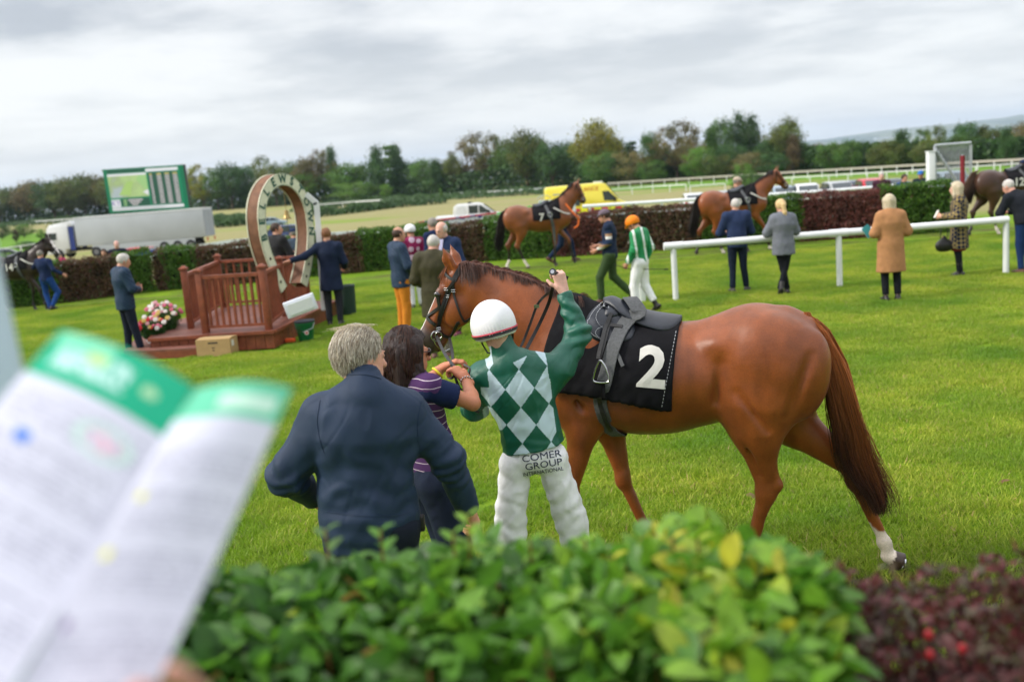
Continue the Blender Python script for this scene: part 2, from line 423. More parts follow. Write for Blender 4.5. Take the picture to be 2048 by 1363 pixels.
HLEG = dict(
    nh=[(.80,.98),(.765,.59),(.885,.16),(.985,0)], fh=[(.60,.95),(.26,.585),(.105,.19),(.0,0)],
    nf=[(1.80,.98),(1.90,.56),(1.93,.19),(1.99,0)], ff=[(1.70,.92),(1.63,.575),(1.51,.265),(1.53,.08)])
def horse_sdf(pose, detail=True):
    S = SDF(); t_ = .14; T = (0, 1, 0)
    # trunk
    S.el((1.42, 0, 1.235), (.56, .30, .33), k=.01)
    S.el((1.80, 0, 1.27), (.34, .25, .37), k=.08)
    S.rc((1.22, 0, 1.455), (1.80, 0, 1.655), .085, .065, k=.07)
    S.rc((.80, 0, 1.50), (1.25, 0, 1.43), .13, .12, k=.06)
    S.el((.76, 0, 1.37), (.36, .235, .285), k=.08)
    for s in (1, -1):
        S.el((.72, s*.12, 1.30), (.31, .16, .31), k=.06)
        S.el((.535, s*.115, 1.26), (.135, .12, .26), R=rotm((0, 1, 0), -.18), k=.05)
        S.el((1.83, s*.15, 1.31), (.15, .10, .32), R=rotm((0, 1, 0), -.35), k=.05)
        S.el((1.00, s*.140, 1.455), (.08, .07, .055), k=.09)       # hip
        S.el((2.03, s*.09, 1.24), (.15, .13, .20), k=.05)
    S.el((2.0, 0, 1.24), (.17, .20, .22), k=.06)
    S.el((1.05, 0, 1.24), (.22, .22, .25), k=.08)
    S.rc((.62, 0, 1.585), (.50, 0, 1.53), .05, .035, k=.05)
    S.rc((.50, 0, 1.53), (.40, 0, 1.36), .035, .02, k=.02)
    # neck
    n = pose['neck']
    S.rc((n[0][0], 0, n[0][1]), (n[1][0], 0, n[1][1]), .285, .205, k=.09, flat=(T, .62))
    S.rc((n[1][0], 0, n[1][1]), (n[2][0], 0, n[2][1]), .205, .155, k=.05, flat=(T, .56))
    c0 = pose.get('crest')
    if c0: S.rc((c0[0][0], 0, c0[0][1]), (c0[1][0], 0, c0[1][1]), .05, .04, k=.08)
    # head
    h0 = np.array(pose['head'][0]); an = pose['head'][1]
    u = np.array([math.cos(an), math.sin(an)]); v = np.array([-u[1], u[0]])
    def hp(a, b, t=0):
        q = h0+a*u+b*v; return np.array([q[0], t, q[1]])
    S.rc((n[2][0], 0, n[2][1]), hp(-.06, -.03), .12, .09, k=.05, flat=(T, .68))
    S.el(hp(-.03, -.01), (.10, .085, .085), k=.04)
    S.rc(hp(0, 0), hp(.34, .0), .088, .062, k=.04, flat=(T, .86))
    hr = rotm((0, 1, 0), -an)
    S.el(hp(.39, -.012), (.062, .056, .066), R=hr, k=.035)
    S.rc(hp(.40, -.045), hp(.435, -.055), .036, .03, k=.02, flat=(T, 1.2))        # lips
    S.rc(hp(.365, -.085), hp(.405, -.09), .030, .028, k=.015, flat=(T, 1.1))      # chin
    S.rc(hp(.13, -.13), hp(.36, -.075), .055, .035, k=.04, flat=(T, .8))
    for s in (1, -1):
        S.el(hp(.115, -.10, s*.052), (.115, .042, .095), R=hr, k=.03)
        S.rc(hp(.12, .012, s*.062), hp(.27, -.01, s*.055), .022, .012, k=.02)     # facial crest
        S.el(hp(.075, .045, s*.07), (.045, .028, .032), R=hr, k=.015)             # brow
        S.el(hp(.405, .018, s*.043), (.02, .018, .026), R=hr, k=.012)
        S.el(hp(.415, .02, s*.058), (.012, .012, .017), R=hr, k=.006, op=-1)      # nostril
        e0 = hp(-.085, .04, s*.055); e1 = hp(-.13, .10, s*.072); e2 = hp(-.185, .165, s*.08)
        if detail:
            S.rc(e0, e1, .036, .036, k=.02, flat=(T, .8)); S.rc(e1, e2, .036, .006, k=.01, flat=(T, .7))
            out_ = np.array([.3*math.cos(an+1.2), s*.9, .3*math.sin(an+1.2)])
            S.rc(e0+out_*.03, e1+out_*.033, .018, .022, k=.008, op=-1); S.rc(e1+out_*.033, e2+out_*.012, .022, .004, k=.008, op=-1)
        else: S.rc(e0, e2, .03, .008, k=.02)
    # legs
    Lg = pose['legs']
    for key, s in (('nh', 1), ('fh', -1)):
        a, b, c, d = [np.array([q[0], s*t_*(.95 if i else 1.12), q[1]]) for i, q in enumerate(Lg[key])]
        ft = (T, .62)
        S.el((a[0]*.5+.40, s*.145, 1.13), (.23, .115, .26), k=.05)
        S.rc((a[0]*.6+.30, s*.15, 1.10), a-[0, 0, .05], .20, .12, k=.06, flat=ft)
        S.rc(a-[0, 0, .03], b+[0, 0, .05], .13, .056, k=.05, flat=(T, .7))
        S.el(b, (.06, .046, .075), k=.03)
        dv = c-b; dv /= np.linalg.norm(dv); bk = np.array([-1, 0, .55])*.068
        S.rc(a*.35+b*.65+[-.045, 0, 0], b+bk, .028, .028, k=.03); S.rc(b+bk, b+dv*.12+[-.012, 0, 0], .027, .026, k=.03)
        S.rc(b+dv*.03, c-dv*.05, .043, .031, k=.03, flat=(T, .8)); S.rc(b+dv*.08+[-.022, 0, 0], c-dv*.03+[-.02, 0, 0], .018, .016, k=.012)
        S.el(c, (.044, .037, .043), k=.02); S.el(c+[-.022, 0, -.01], (.026, .028, .03), k=.015)
        _hoof(S, c, d, Lg.get(key+'_dir'))
    for key, s in (('nf', 1), ('ff', -1)):
        a, b, c, d = [np.array([q[0], s*t_*(.95 if i else 1.1), q[1]]) for i, q in enumerate(Lg[key])]
        S.rc((1.84, s*.15, 1.18), a, .13, .098, k=.06, flat=(T, .75)); S.el((a[0]-.05, a[1], a[2]+.05), (.065, .05, .06), k=.03)
        S.rc(a, b+[0, 0, .05], .092, .048, k=.05, flat=(T, .78))
        S.el(b, (.050, .046, .062), k=.025)
        dv = c-b; dv /= np.linalg.norm(dv)
        S.rc(b+dv*.03, c-dv*.04, .037, .028, k=.03, flat=(T, .85)); S.rc(b+dv*.06+[-.022, 0, 0], c-dv*.02+[-.02, 0, 0], .017, .015, k=.012)
        S.el(c, (.04, .035, .04), k=.02); S.el(c+[-.02, 0, -.008], (.024, .025, .028), k=.015)
        _hoof(S, c, d, Lg.get(key+'_dir'))
    return S, hp, an
def _hoof(S, c, d, dr=None):
    """pastern from fetlock c to hoof; d = centre of the sole, dr = direction the sole faces"""
    n = np.array([0, 0, -1.0]) if dr is None else np.array([dr[0], 0, dr[1]])/math.hypot(*dr)
    side = np.array([0, 1.0, 0]); fw = np.cross(side, -n)          # toe direction
    top = d-n*.075-fw*.03
    S.rc(c, top, .033, .038, k=.02)
    S.rc(top-n*.01, d, .043, .058, k=.008, cap='b')
def horse_mesh(pose, res, colfn, detail=True, disp=0.0):
    S, hp, an = horse_sdf(pose, detail)
    if detail:   # creases between the muscles
        for s in (1, -1):
            for (A, B, r) in (((.50, .245, 1.40), (.63, .255, 1.05), .010), ((.99, .24, 1.36), (1.02, .22, 1.14), .012),
                              ((1.98, .19, 1.40), (1.78, .24, 1.12), .012), ((.90, .27, 1.20), (.74, .26, .98), .008),
                              ((.86, .20, .90), (.80, .185, .70), .008)):
                S.rc((A[0], s*A[1], A[2]), (B[0], s*B[1], B[2]), r, r, k=.045, op=-1)
    V, F = S.mesh(res)
    V = relax(V, F, 3, .5)
    if disp:
        Nn = normals(V, F); V = V+Nn*(disp*fbm(V*np.array([1, 1, .6]), 7, 3, 2)+disp*.35*fbm(V, 26, 5, 2))[:, None]
    C = colfn(V, hp); return V, F, C, hp
MAINP = dict(neck=[(1.93, 1.44), (2.21, 1.67), (2.40, 1.81)], crest=((1.85, 1.69), (2.25, 1.855)),
    head=((2.565, 1.855), math.atan2(-.30, .195)), legs=dict(HLEG, fh_dir=(-1, -.12), fh=[(.60,.95),(.26,.585),(.105,.195),(.003,.068)], ff_dir=(-.35, -1)))
def main_cols(V, hp):
    C = np.tile(np.array([.215, .055, .012]), (len(V), 1))
    m = fbm(V, 5, 11, 3)[:, None]; C *= 1+.20*m
    C *= (1+.16*fbm(V*[1, 1, .35], 22, 12, 2))[:, None]
    m0 = hp(.41, 0); d = np.linalg.norm((V-m0)*[1, .8, 1], axis=1); w = np.clip((.20-d)/.13, 0, 1)[:, None]; C = C*(1-w)+np.array([.045, .03, .026])*w
    e = hp(.09, .055); d = np.sqrt((V[:, 0]-e[0])**2+(V[:, 2]-e[2])**2); w = np.clip((.075-d)/.06, 0, 1)[:, None]*(np.abs(V[:, 1:2]) > .04); C = C*(1-.75*w)+np.array([.05, .03, .025])*.75*w
    a = V-hp(0, 0); u = hp(1, 0)-hp(0, 0); v = hp(0, 1)-hp(0, 0); al = a@u; be = a@v
    w = np.clip((be-.045)/.01, 0, 1)*np.clip((al-.10)/.02, 0, 1)*np.clip((.40-al)/.02, 0, 1)*np.clip((.034-np.abs(V[:, 1]+.002))/.008, 0, 1); w = w[:, None]
    C = C*(1-w)+np.array([.75, .70, .64])*w
    # one white sock, dark hoof
    fl = np.array([.105, -.133, .195]); d = V-fl
    edge = V[:, 2]-(.245+.02*np.sin(V[:, 1]*90)+.015*fbm(V, 30, 5, 2)+.03*(V[:, 0]-.1)/.05)
    w = (np.clip(-edge/.012, 0, 1)*((V[:, 0] < .35) & (V[:, 1] < 0)))[:, None]; C = C*(1-w)+np.array([.62, .52, .44])*(1+.12*fbm(V, 40, 8, 2)[:, None])*w
    h = (V[:, 0] < .07) & (V[:, 2] < .15) & (V[:, 1] < 0) & (V[:, 0]+.55*(V[:, 2]-.1) < .055); C[h] = [.035, .018, .012]
    h = (V[:, 2] < .075) & (V[:, 0] > .5); C[h] = [.05, .035, .028]
    return np.clip(C, .004, 1)
def hair_tail(root, path, S_, w, colA, colB, spread=.05, name='tail', m=None, seed=3):
    """path: list of (z, s_out, s_in)"""
    r = np.random.RandomState(seed); K = 12
    z0 = [p[0] for p in path][::-1]; so = [p[1] for p in path][::-1]; si = [p[2] for p in path][::-1]
    q = r.rand(S_)[:, None]; u = np.linspace(0, 1, K)[None]*np.clip(.58+.44*r.rand(S_)[:, None]**.8, .4, 1.02)
    st = (r.rand(S_)[:, None]**2)*.35; u = st+(u*(1-st))
    zt = path[0][0]; zb = path[-1][0]; z = zt+(zb-zt)*u
    s = np.interp(z, z0, so)*(1-q)+np.interp(z, z0, si)*q
    th = r.rand(S_)[:, None]*6.28; sp = spread*np.sin(np.clip(u*1.3, 0, 1)*math.pi*.62+.25)*np.sqrt(r.rand(S_))[:, None]
    fl_ = (r.rand(S_)[:, None]-.5)*.11*np.clip(u-.35, 0, 1)**1.3*(r.rand(S_)[:, None] < .35)*3; P = np.stack([s+.012*np.sin(u*9+th)+fl_, np.cos(th)*sp+.01*np.sin(u*7+th*2), z+0*s], 2)
    k = np.clip(u*1.25-.15+.5*(q-.4)+.25*(r.rand(S_)[:, None]-.5), 0, 1)[..., None]
    C = np.array(colA)*(1-k)+np.array(colB)*k; C = C*(.65+.7*r.rand(S_))[:, None, None]
    V, F, c = strands(P, w, w*.35, C)
    return lobj(name, mesh_np(name, V, F, True, c), m, root)
def hair_mane(root, crest, S_, ln, w, colA, colB, m, near=0.5, seed=5, name='mane', bvh=None):
    r = np.random.RandomState(seed); K = 8
    cr = cr_spline([(c[0], 0, c[1]) for c in crest], 12); L_ = np.linspace(0, 1, len(cr))
    for i in range(len(cr)):
        l_, n_, i_, d_ = bvh.ray_cast(Vector((cr[i, 0], 0, 2.6)), Vector((0, 0, -1)))
        if l_ is not None: cr[i, 2] = l_[2]+.008
    f = np.sort(r.rand(S_)); R0 = np.stack([np.interp(f, L_, cr[:, i]) for i in range(3)], 1)
    clump = np.floor(f*40); cl = r.rand(60)[clump.astype(int)]
    side = np.where((r.rand(S_) < near) | (f > .80), 1.0, -1.0)*(.6+.6*cl)
    side = np.where((f > .80) & (r.rand(S_) < .45), -side, side)
    u = np.linspace(0, 1, K)[None]; l = (ln*(.55+.6*cl)*(.8+.4*r.rand(S_)))[:, None]
    l = l*(np.where(f > .8, 1.5, 1)*np.where((side > 0) & (f < .8), .62, 1))[:, None]
    a = u*(1.5+1.2*r.rand(S_)[:, None]); x = side[:, None]*l*(1-np.cos(a))*.42; zz_ = l*np.sin(a)*.24-l*u*u*.75
    x += side[:, None]*.018*(u > 0)
    back = -.45*l*u*(.4+.8*r.rand(S_)[:, None])
    P = np.stack([R0[:, 0:1]+back+.0*u, R0[:, 1:2]+x+.012*r.randn(S_)[:, None], R0[:, 2:3]-.012+zz_], 2)
    k = np.clip(u+.3*(r.rand(S_)[:, None]-.5), 0, 1)[..., None]; C = (np.array(colA)*(1-k)+np.array(colB)*k)*(.6+.8*r.rand(S_))[:, None, None]
    V, F, c = strands(P, w, w*.3, C)
    return lobj(name, mesh_np(name, V, F, True, c), m, root)

M_coat = mat('horse_coat', (1, 1, 1), .36, vcol=True, noise=.16, nscale=120, bump=.16, bscale=260, spec=.42, sheen=.05)
M_hair = mat('horse_hair', (1, 1, 1), .5, vcol=True, spec=.3)
M_leather = mat('black_leather', (.014, .013, .013), .42, noise=.3, nscale=40, bump=.25, bscale=220, spec=.4)
M_saddle = mat('saddle_leather', (.018, .021, .03), .33, noise=.25, nscale=30, bump=.2, bscale=260, spec=.5)
M_webbing = mat('grey_webbing', (.085, .088, .092), .7, noise=.3, nscale=70, bump=.5, bscale=500)
M_cloth = mat('black_cloth', (.0075, .0072, .009), .85, noise=.3, nscale=12, bump=.3, bscale=700, spec=.15)
M_numeral = mat('numeral_white', (.66, .63, .58), .7, noise=.05, nscale=30, bump=.2, bscale=500)
M_steel = mat('steel', (.55, .55, .56), .22, metal=1)
M_eye = mat('dark_eye', (.008, .005, .004), .08, spec=.7, coat=.6)
M_hoof = mat('hoof', (.05, .03, .02), .5, bump=.3, bscale=90)
M_stitch = mat('stitching', (.45, .46, .48), .7)

A_ = G(1806, 1145); HR = rad(165); Hf = np.array([math.cos(HR), math.sin(HR), 0]); Hl = np.array([-math.sin(HR), math.cos(HR), 0])
HO = A_+.14*Hl
HM = np.stack([Hf, Hl, [0, 0, 1]], 1)
def toH(P): return (np.asarray(P)-HO)@HM
def fromH(P): return np.asarray(P)@HM.T+HO
horse = empty('racehorse', HO, HR, 'large chestnut racehorse in the middle, wearing black number cloth 2, one white hind foot', 'horse')
Vh, Fh, Ch, hp = horse_mesh(MAINP, .0105, main_cols, True, .0022)
lobj('body', mesh_np('body', Vh, Fh, True, Ch), M_coat, horse)
BV = BVHTree.FromPolygons(Vh.tolist(), Fh.tolist())
def hit(px, py, off=0.0):
    o = toH(CAMP); d = ray(px, py)@HM; d /= np.linalg.norm(d)
    l, n, i, ds = BV.ray_cast(Vector(o), Vector(d))
    if l is None:      # beside the body: nearest point to the ray at body depth
        t = 5.9; q = o+d*t; l, n, i, ds = BV.find_nearest(Vector(q))
    return np.array(l)+np.array(n)*off, np.array(n)
def px_strap(name, px, w, th, off, m, parent, n=8, mb=None, tail=None):
    q = cr_spline(px, n); H = [hit(x, y, off) for x, y in q]
    P = [h[0] for h in H]; Nn = [h[1] for h in H]
    P = np.array(P); P[1:-1] = (P[:-2]+2*P[1:-1]+P[2:])/4
    if tail is not None:
        for e_ in tail: P = np.vstack([P, e_[0]]); Nn.append(e_[1])
    own = mb is None; mb = mb or MB(); strap(mb, P, np.array(Nn), w, th)
    if own: return lobj(name, mb.mesh(name, True), m, parent)
# eyes
for s in (1, -1):
    b = MB().ball(hp(.088, .050, s*.088), (.024, .014, .02), 12); lobj('eye', b.mesh('eye', True), M_eye, horse)
hair_tail(horse, [(1.60, .545, .50), (1.56, .46, .49), (1.50, .40, .46), (1.435, .365, .435), (1.30, .305, .425), (1.2, .28, .418), (1.0, .245, .396), (.75, .175, .345), (.62, .125, .28), (.52, .10, .21), (.42, .11, .16)],
          3000, .0019, (.38, .115, .030), (.035, .013, .009), .062, m=M_hair)
hair_mane(horse, [(1.78, 1.735), (1.87, 1.745), (1.985, 1.785), (2.10, 1.833), (2.22, 1.885), (2.34, 1.935), (2.45, 1.978), (2.53, 1.975)], 2600, .115, .0019, (.13, .04, .02), (.055, .032, .026), M_hair, bvh=BV)
# forelock and withers tuft
r_ = np.random.RandomState(4); S_ = 260; u = np.linspace(0, 1, 7)[None]
b0 = hp(-.10, .05); P = np.stack([b0[0]+(.02+.05*u)*(.6+.8*r_.rand(S_, 1)), .025*r_.randn(S_, 1)+.03*u, b0[2]+.02-.13*u**1.4*(.5+.8*r_.rand(S_, 1))+0*u], 2)
V, F, c = strands(P, .0018, .0006, np.tile(np.array([.24, .07, .02]), (S_, 7, 1))*(.6+.7*r_.rand(S_))[:, None, None]); lobj('forelock', mesh_np('forelock', V, F, True, c), M_hair, horse)

# number cloth, draped over the back and hanging free at its lower edge
def drape(s, phi, off):
    c = np.array([s, 0, 1.30]); d = np.array([0, math.sin(phi), math.cos(phi)])
    l, n, i, ds = BV.ray_cast(Vector(c+d*1.0), Vector(-d)); return np.array(l)+np.array(n)*off, np.array(n)
def cloth_edge(s): return float(np.interp(s, [1.20, 1.27, 1.45, 1.69, 1.97], [1.105, 1.112, 1.165, 1.212, 1.25]))
ns, nv = 60, 64; V = []; 
for i in range(ns):
    s = 1.205+(1.875-1.205)*i/(ns-1)
    row = []
    for side in (-1, 1):
        pts = []
        for q in range(90):
            h, n = drape(s, side*rad(q*1.5), .012)
            if h[2] < cloth_edge(s) and q > 20: break
            pts.append(h)
        pts = np.array(pts); Ld = np.concatenate([[0], np.cumsum(np.linalg.norm(np.diff(pts, axis=0), axis=1))]); g = np.linspace(0, Ld[-1], nv//2)
        rr = np.stack([np.interp(g, Ld, pts[:, k]) for k in range(3)], 1)
        row.append(rr[::-1] if side < 0 else rr[1:])
    V.append(np.vstack(row))
V = np.array(V); nn = V.shape[1]
vv = np.abs(np.linspace(-1, 1, nn))[None, :]; ss = V[..., 0]
fold = .006*np.sin(ss*38+vv*6+2*np.sin(vv*5))*vv+.010*fbm(V.reshape(-1, 3)*[1, 1, .5], 9, 4, 2).reshape(ss.shape)*vv+.006*np.sin((ss*.8+V[..., 2])*55)*np.clip(vv-.3, 0, 1)
V[..., 1] += np.sign(V[..., 1])*(np.abs(fold)+.010*vv*vv)
V[..., 0] += .06*vv*np.linspace(1, 0, ns)[:, None]+.11*np.clip(vv*1.5, 0, 1)*np.linspace(0, 1, ns)[:, None]
g = np.arange(ns*nn).reshape(ns, nn); F = np.stack([g[:-1, :-1], g[1:, :-1], g[1:, 1:], g[:-1, 1:]], -1).reshape(-1, 4)
Vc = V.reshape(-1, 3); Nc = normals(Vc, F); 
if Nc[g[ns//2, nn-8]][1] < 0: F = F[:, ::-1]; Nc = -Nc
me = mesh_np('number_cloth', Vc, F); clo = lobj('number_cloth', me, M_cloth, horse); clo['label'] = 'black number cloth'
mm = clo.modifiers.new('thick', 'SOLIDIFY'); mm.thickness = .004; mm.offset = 1
BC = BVHTree.FromPolygons((Vc+Nc*.0045).tolist(), F.tolist())
def hitc(px, py, off=0.0, tree=None):
    o = toH(CAMP); d = ray(px, py)@HM; d /= np.linalg.norm(d); best = None
    for T_ in (BC, BV):
        l, n, i, ds = T_.ray_cast(Vector(o), Vector(d))
        if l is not None and (best is None or ds < best[2]): 
            n = np.array(n); 
            if n@d > 0: n = -n
            best = (np.array(l), n, ds)
    if best is None:
        q = o+d*5.8; l, n, i, ds = BV.find_nearest(Vector(q)); best = (np.array(l)+np.array(n)*.03, np.array(n), 0)
    return best[0]+best[1]*off, best[1]
def on_surface_text(name, txt, c_px, size_px, ang, parent, m, off, fn, sx=1.0, bold=0, thick=.0015):
    """lettering laid on a surface: letter outline cut fine, every point set down on the cloth"""
    V, F = text_mesh(txt, 1.0, 0, bold=bold, sx=sx)
    me = bpy.data.meshes.new('t'); me.from_pydata(V.tolist(), [], F); bm = bmesh.new(); bm.from_mesh(me)
    bmesh.ops.triangulate(bm, faces=bm.faces); 
    for _ in range(3):
        long = [e for e in bm.edges if e.calc_length() > .12]
        if long: bmesh.ops.subdivide_edges(bm, edges=long, cuts=1)
        bmesh.ops.triangulate(bm, faces=bm.faces)
    V = np.array([v.co for v in bm.verts]); F = [[v.index for v in f.verts] for f in bm.faces]; bm.free()
    ca, sa = math.cos(ang), math.sin(ang); P = []
    for v in V:
        x, y = v[0]*size_px, -v[1]*size_px; X = c_px[0]+ca*x-sa*y; Y_ = c_px[1]+sa*x+ca*y
        P.append(fn(X, Y_, off)[0])
    me2 = bpy.data.meshes.new(name); me2.from_pydata([list(p) for p in P], [], F); me2.update()
    return lobj(name, me2, m, parent)
on_surface_text('numeral', '2', (1304, 738), 112, rad(5), clo, M_numeral, .003, hitc, sx=1.02, bold=.035)
# hem stitching down the back edge of the cloth
mb = MB()
for k in range(22):
    y0 = 662+k*7; x0 = 1352-(y0-662)*.19
    p, n = hitc(x0, y0, .002); q, _ = hitc(x0-.6, y0+4, .002); strap(mb, [p, q], [n, n], .003, .001)
lobj('stitching', mb.mesh('stitching'), M_stitch, clo)

# saddle: seat and flap as shaped leather shells
def shell(name, outline, thick, off, m, parent, bulge=0.0, n=26):
    """outline in photo pixels -> filled grid on the surface, padded towards its middle"""
    O = np.array(outline, float); c = O.mean(0); V = []; F = []
    Q = cr_spline(np.vstack([O, O[:1]]), 4)[:-1]; mQ = len(Q); rings = 7
    for r in range(rings+1):
        f = 1-r/rings
        for q in Q:
            x, y = c+(q-c)*f; p, nrm = hitc(x, y, off); V.append(p+nrm*(thick*(1-f**6)+bulge*(1-f**2)))
    for r in range(rings):
        for k in range(mQ):
            a = r*mQ+k; b_ = r*mQ+(k+1) % mQ; F.append((a, b_, b_+mQ, a+mQ))
    base = len(V)
    for k, q in enumerate(Q):
        p, nrm = hitc(q[0], q[1], off-.004); V.append(p)
    for k in range(mQ): F.append((base+k, base+(k+1) % mQ, (k+1) % mQ, k))
    me = bpy.data.meshes.new(name); me.from_pydata([list(v) for v in V], [], F)
    bm = bmesh.new(); bm.from_mesh(me); bmesh.ops.remove_doubles(bm, verts=bm.verts, dist=1e-5); bmesh.ops.recalc_face_normals(bm, faces=bm.faces)
    for f in bm.faces: f.smooth = True
    bm.to_mesh(me); bm.free(); return lobj(name, me, m, parent)
sad = empty('saddle', (0, 0, 0)); sad.parent = horse; sad['label'] = 'dark blue-black racing saddle'
shell('flap', [(1212, 600), (1196, 610), (1180, 624), (1171, 643), (1172, 660), (1181, 673), (1198, 683), (1218, 686), (1240, 684), (1262, 676), (1270, 655), (1262, 632), (1240, 614)], .010, .004, M_saddle, sad, .004)
shell('knee_pad', [(1217, 612), (1209, 620), (1208, 632), (1216, 637), (1230, 637), (1244, 630), (1250, 618), (1238, 611)], .012, .012, M_saddle, sad, .008)
# seat: lofted sections from pommel to tail
sec = [(1.655, 1.735, .035), (1.60, 1.742, .075), (1.54, 1.712, .105), (1.46, 1.672, .12), (1.38, 1.645, .13), (1.30, 1.628, .135), (1.24, 1.618, .10), (1.205, 1.612, .04)]
Q = cr_spline(sec, 4); V = []; F = []; m_ = 14
for i, (s, z, w) in enumerate(Q):
    for k in range(m_):
        a = -1+2*k/(m_-1); y = a*w; V.append((s, y, z-.55*w*abs(a)**2.2))
    for k in range(m_):
        a = 1-2*k/(m_-1); y = a*w*.97; V.append((s, y, z-.55*w*abs(a)**2.2-.016-.012*(1-abs(a))))
for i in range(len(Q)-1):
    for k in range(2*m_): F.append((i*2*m_+k, i*2*m_+(k+1) % (2*m_), (i+1)*2*m_+(k+1) % (2*m_), (i+1)*2*m_+k))
F.append(tuple(range(2*m_))); F.append(tuple((len(Q)-1)*2*m_+k for k in range(2*m_)))
me = bpy.data.meshes.new('seat'); me.from_pydata([list(v) for v in V], [], F); me.update()
for p in me.polygons: p.use_smooth = True
lobj('seat', me, M_saddle, sad)
mb = MB()
for ol in ([(1212, 603), (1198, 613), (1184, 627), (1175, 645), (1177, 660), (1185, 671), (1200, 680)], [(1219, 607), (1200, 620), (1191, 634), (1192, 650), (1205, 662)], [(1205, 655), (1192, 660), (1189, 668), (1196, 676), (1208, 677)]):
    q = cr_spline(ol, 5)
    for i in range(0, len(q)-1, 1): p, n = hitc(q[i][0], q[i][1], .019); p2, n2 = hitc(q[i+1][0], q[i+1][1], .019); strap(mb, [p, p*.35+p2*.65], [n, n], .0028, .0012)
lobj('stitching', mb.mesh('stitching'), M_stitch, sad)
# surcingle over the saddle, girth below
def body_strap(name, pts, w, th, m, parent, offs):
    P = []; Nn = []
    for (s, ph), of in zip(pts, offs): h, n = drape(s, rad(ph), of); P.append(h); Nn.append(n)
    P = cr_spline(P, 5); Nn = cr_spline(Nn, 5); Wd = np.interp(np.linspace(0, 1, len(P)), np.linspace(0, 1, len(w)), w)
    mb = MB(); strap(mb, P, Nn, Wd, th); return lobj(name, mb.mesh(name, True), m, parent)
q = [(1278, 622), (1262, 640), (1246, 662), (1232, 690), (1223, 715), (1215, 745), (1205, 775), (1201, 800), (1206, 826), (1219, 857)]
H = [hitc(x, y, o_) for (x, y), o_ in zip(q, (.040, .034, .030, .026, .02, .014, .012, .008, .006, .004))]
P = [h[0] for h in H]; Nn = [h[1] for h in H]
top = [np.array([1.50, -.12, 1.66]), np.array([1.495, .0, 1.735])]
P = [np.array([1.52, -.30, 1.50])]+[np.array([1.505, -.16, 1.645]), np.array([1.50, 0, 1.728])]+P+[np.array([1.60, .12, .925]), np.array([1.60, 0, .905]), np.array([1.60, -.14, .925])]
Nn = [np.array([0, -.8, .6]), np.array([0, -.6, .8]), np.array([0, 0, 1.])]+Nn+[np.array([0, .5, -.85]), np.array([0, 0, -1.]), np.array([0, -.5, -.85])]
P = cr_spline(P, 6); Nn = cr_spline(Nn, 6)
mb = MB(); strap(mb, P, Nn, np.interp(np.linspace(0, 1, len(P)), [0, .3, .5, 1], [.09, .09, .085, .078]), .004); lobj('surcingle', mb.mesh('surcingle', True), M_webbing, horse)
px_s = lambda nm, px, w, th, off, m, par, tree=hitc: _ps(nm, px, w, th, off, m, par, tree)
def _ps(nm, px, w, th, off, m, par, tree):
    q = cr_spline(px, 5); H = [tree(x, y, off) for x, y in q]; P = np.array([h[0] for h in H])
    if len(P) > 3: P[1:-1] = (P[:-2]+2*P[1:-1]+P[2:])/4
    mb = MB(); strap(mb, P, np.array([h[1] for h in H]), w, th); return lobj(nm, mb.mesh(nm, True), m, par)
px_s('girth_strap', [(1201, 768), (1199, 785), (1202, 808), (1212, 838), (1222, 857)], .026, .004, .014, M_leather, horse)
px_s('girth_keeper', [(1188, 775), (1213, 778)], .10, .003, .018, M_cloth, horse)
px_s('saddle_keeper', [(1219, 655), (1247, 661)], .022, .003, .036, M_leather, horse)
px_s('stirrup_leather', [(1222, 632), (1213, 655), (1206, 685), (1199, 722)], .024, .004, .040, M_leather, horse)
px_s('stirrup_leather', [(1222, 634), (1217, 660), (1210, 690), (1201, 722)], .020, .004, .034, M_leather, horse)
px_s('strap_end', [(1226, 692), (1237, 712), (1247, 733)], .022, .004, .016, M_webbing, horse)
q = [(1198, 721), (1192, 735), (1187, 752), (1187, 761), (1194, 764), (1206, 765), (1216, 763), (1218, 754), (1212, 736), (1203, 722), (1198, 721)]
c = hitc(1202, 745, .045)[0]; nrm = np.array([0, 1., .12]); o_ = toH(CAMP); P = []
for x, y in cr_spline(q, 4): d_ = ray(x, y)@HM; P.append(o_+d_*(((c-o_)@nrm)/(d_@nrm)))
lobj('stirrup', MB().tube(P, .0055, 8).mesh('stirrup', True), M_steel, horse)
# bridle
bri = empty('bridle', (0, 0, 0)); bri.parent = horse; bri['label'] = 'black leather bridle'
bb = lambda x, y, o: hit(x, y, o)
_ps('headpiece', [(926, 528), (919, 540), (912, 552), (908, 562)], .034, .005, .006, M_leather, bri, bb)
_ps('browband', [(909, 561), (901, 556), (895, 550), (891, 543)], .018, .004, .010, M_leather, bri, bb)
_ps('cheekpiece', [(908, 562), (900, 583), (893, 603), (885, 625), (879, 642), (874, 660)], .021, .005, .006, M_leather, bri, bb)
_ps('cheekpiece', [(906, 566), (896, 580), (889, 600), (882, 622), (876, 640)], .017, .004, .012, M_leather, bri, bb)
_ps('throatlash', [(907, 566), (909, 590), (914, 608), (922, 630), (931, 645), (941, 655)], .014, .004, .006, M_leather, bri, bb)
_ps('noseband', [(850, 622), (853, 632), (861, 641), (871, 649)], .022, .006, .006, M_leather, bri, bb)
_ps('noseband', [(878, 662), (890, 671), (903, 674), (914, 671)], .020, .005, .006, M_leather, bri, bb)
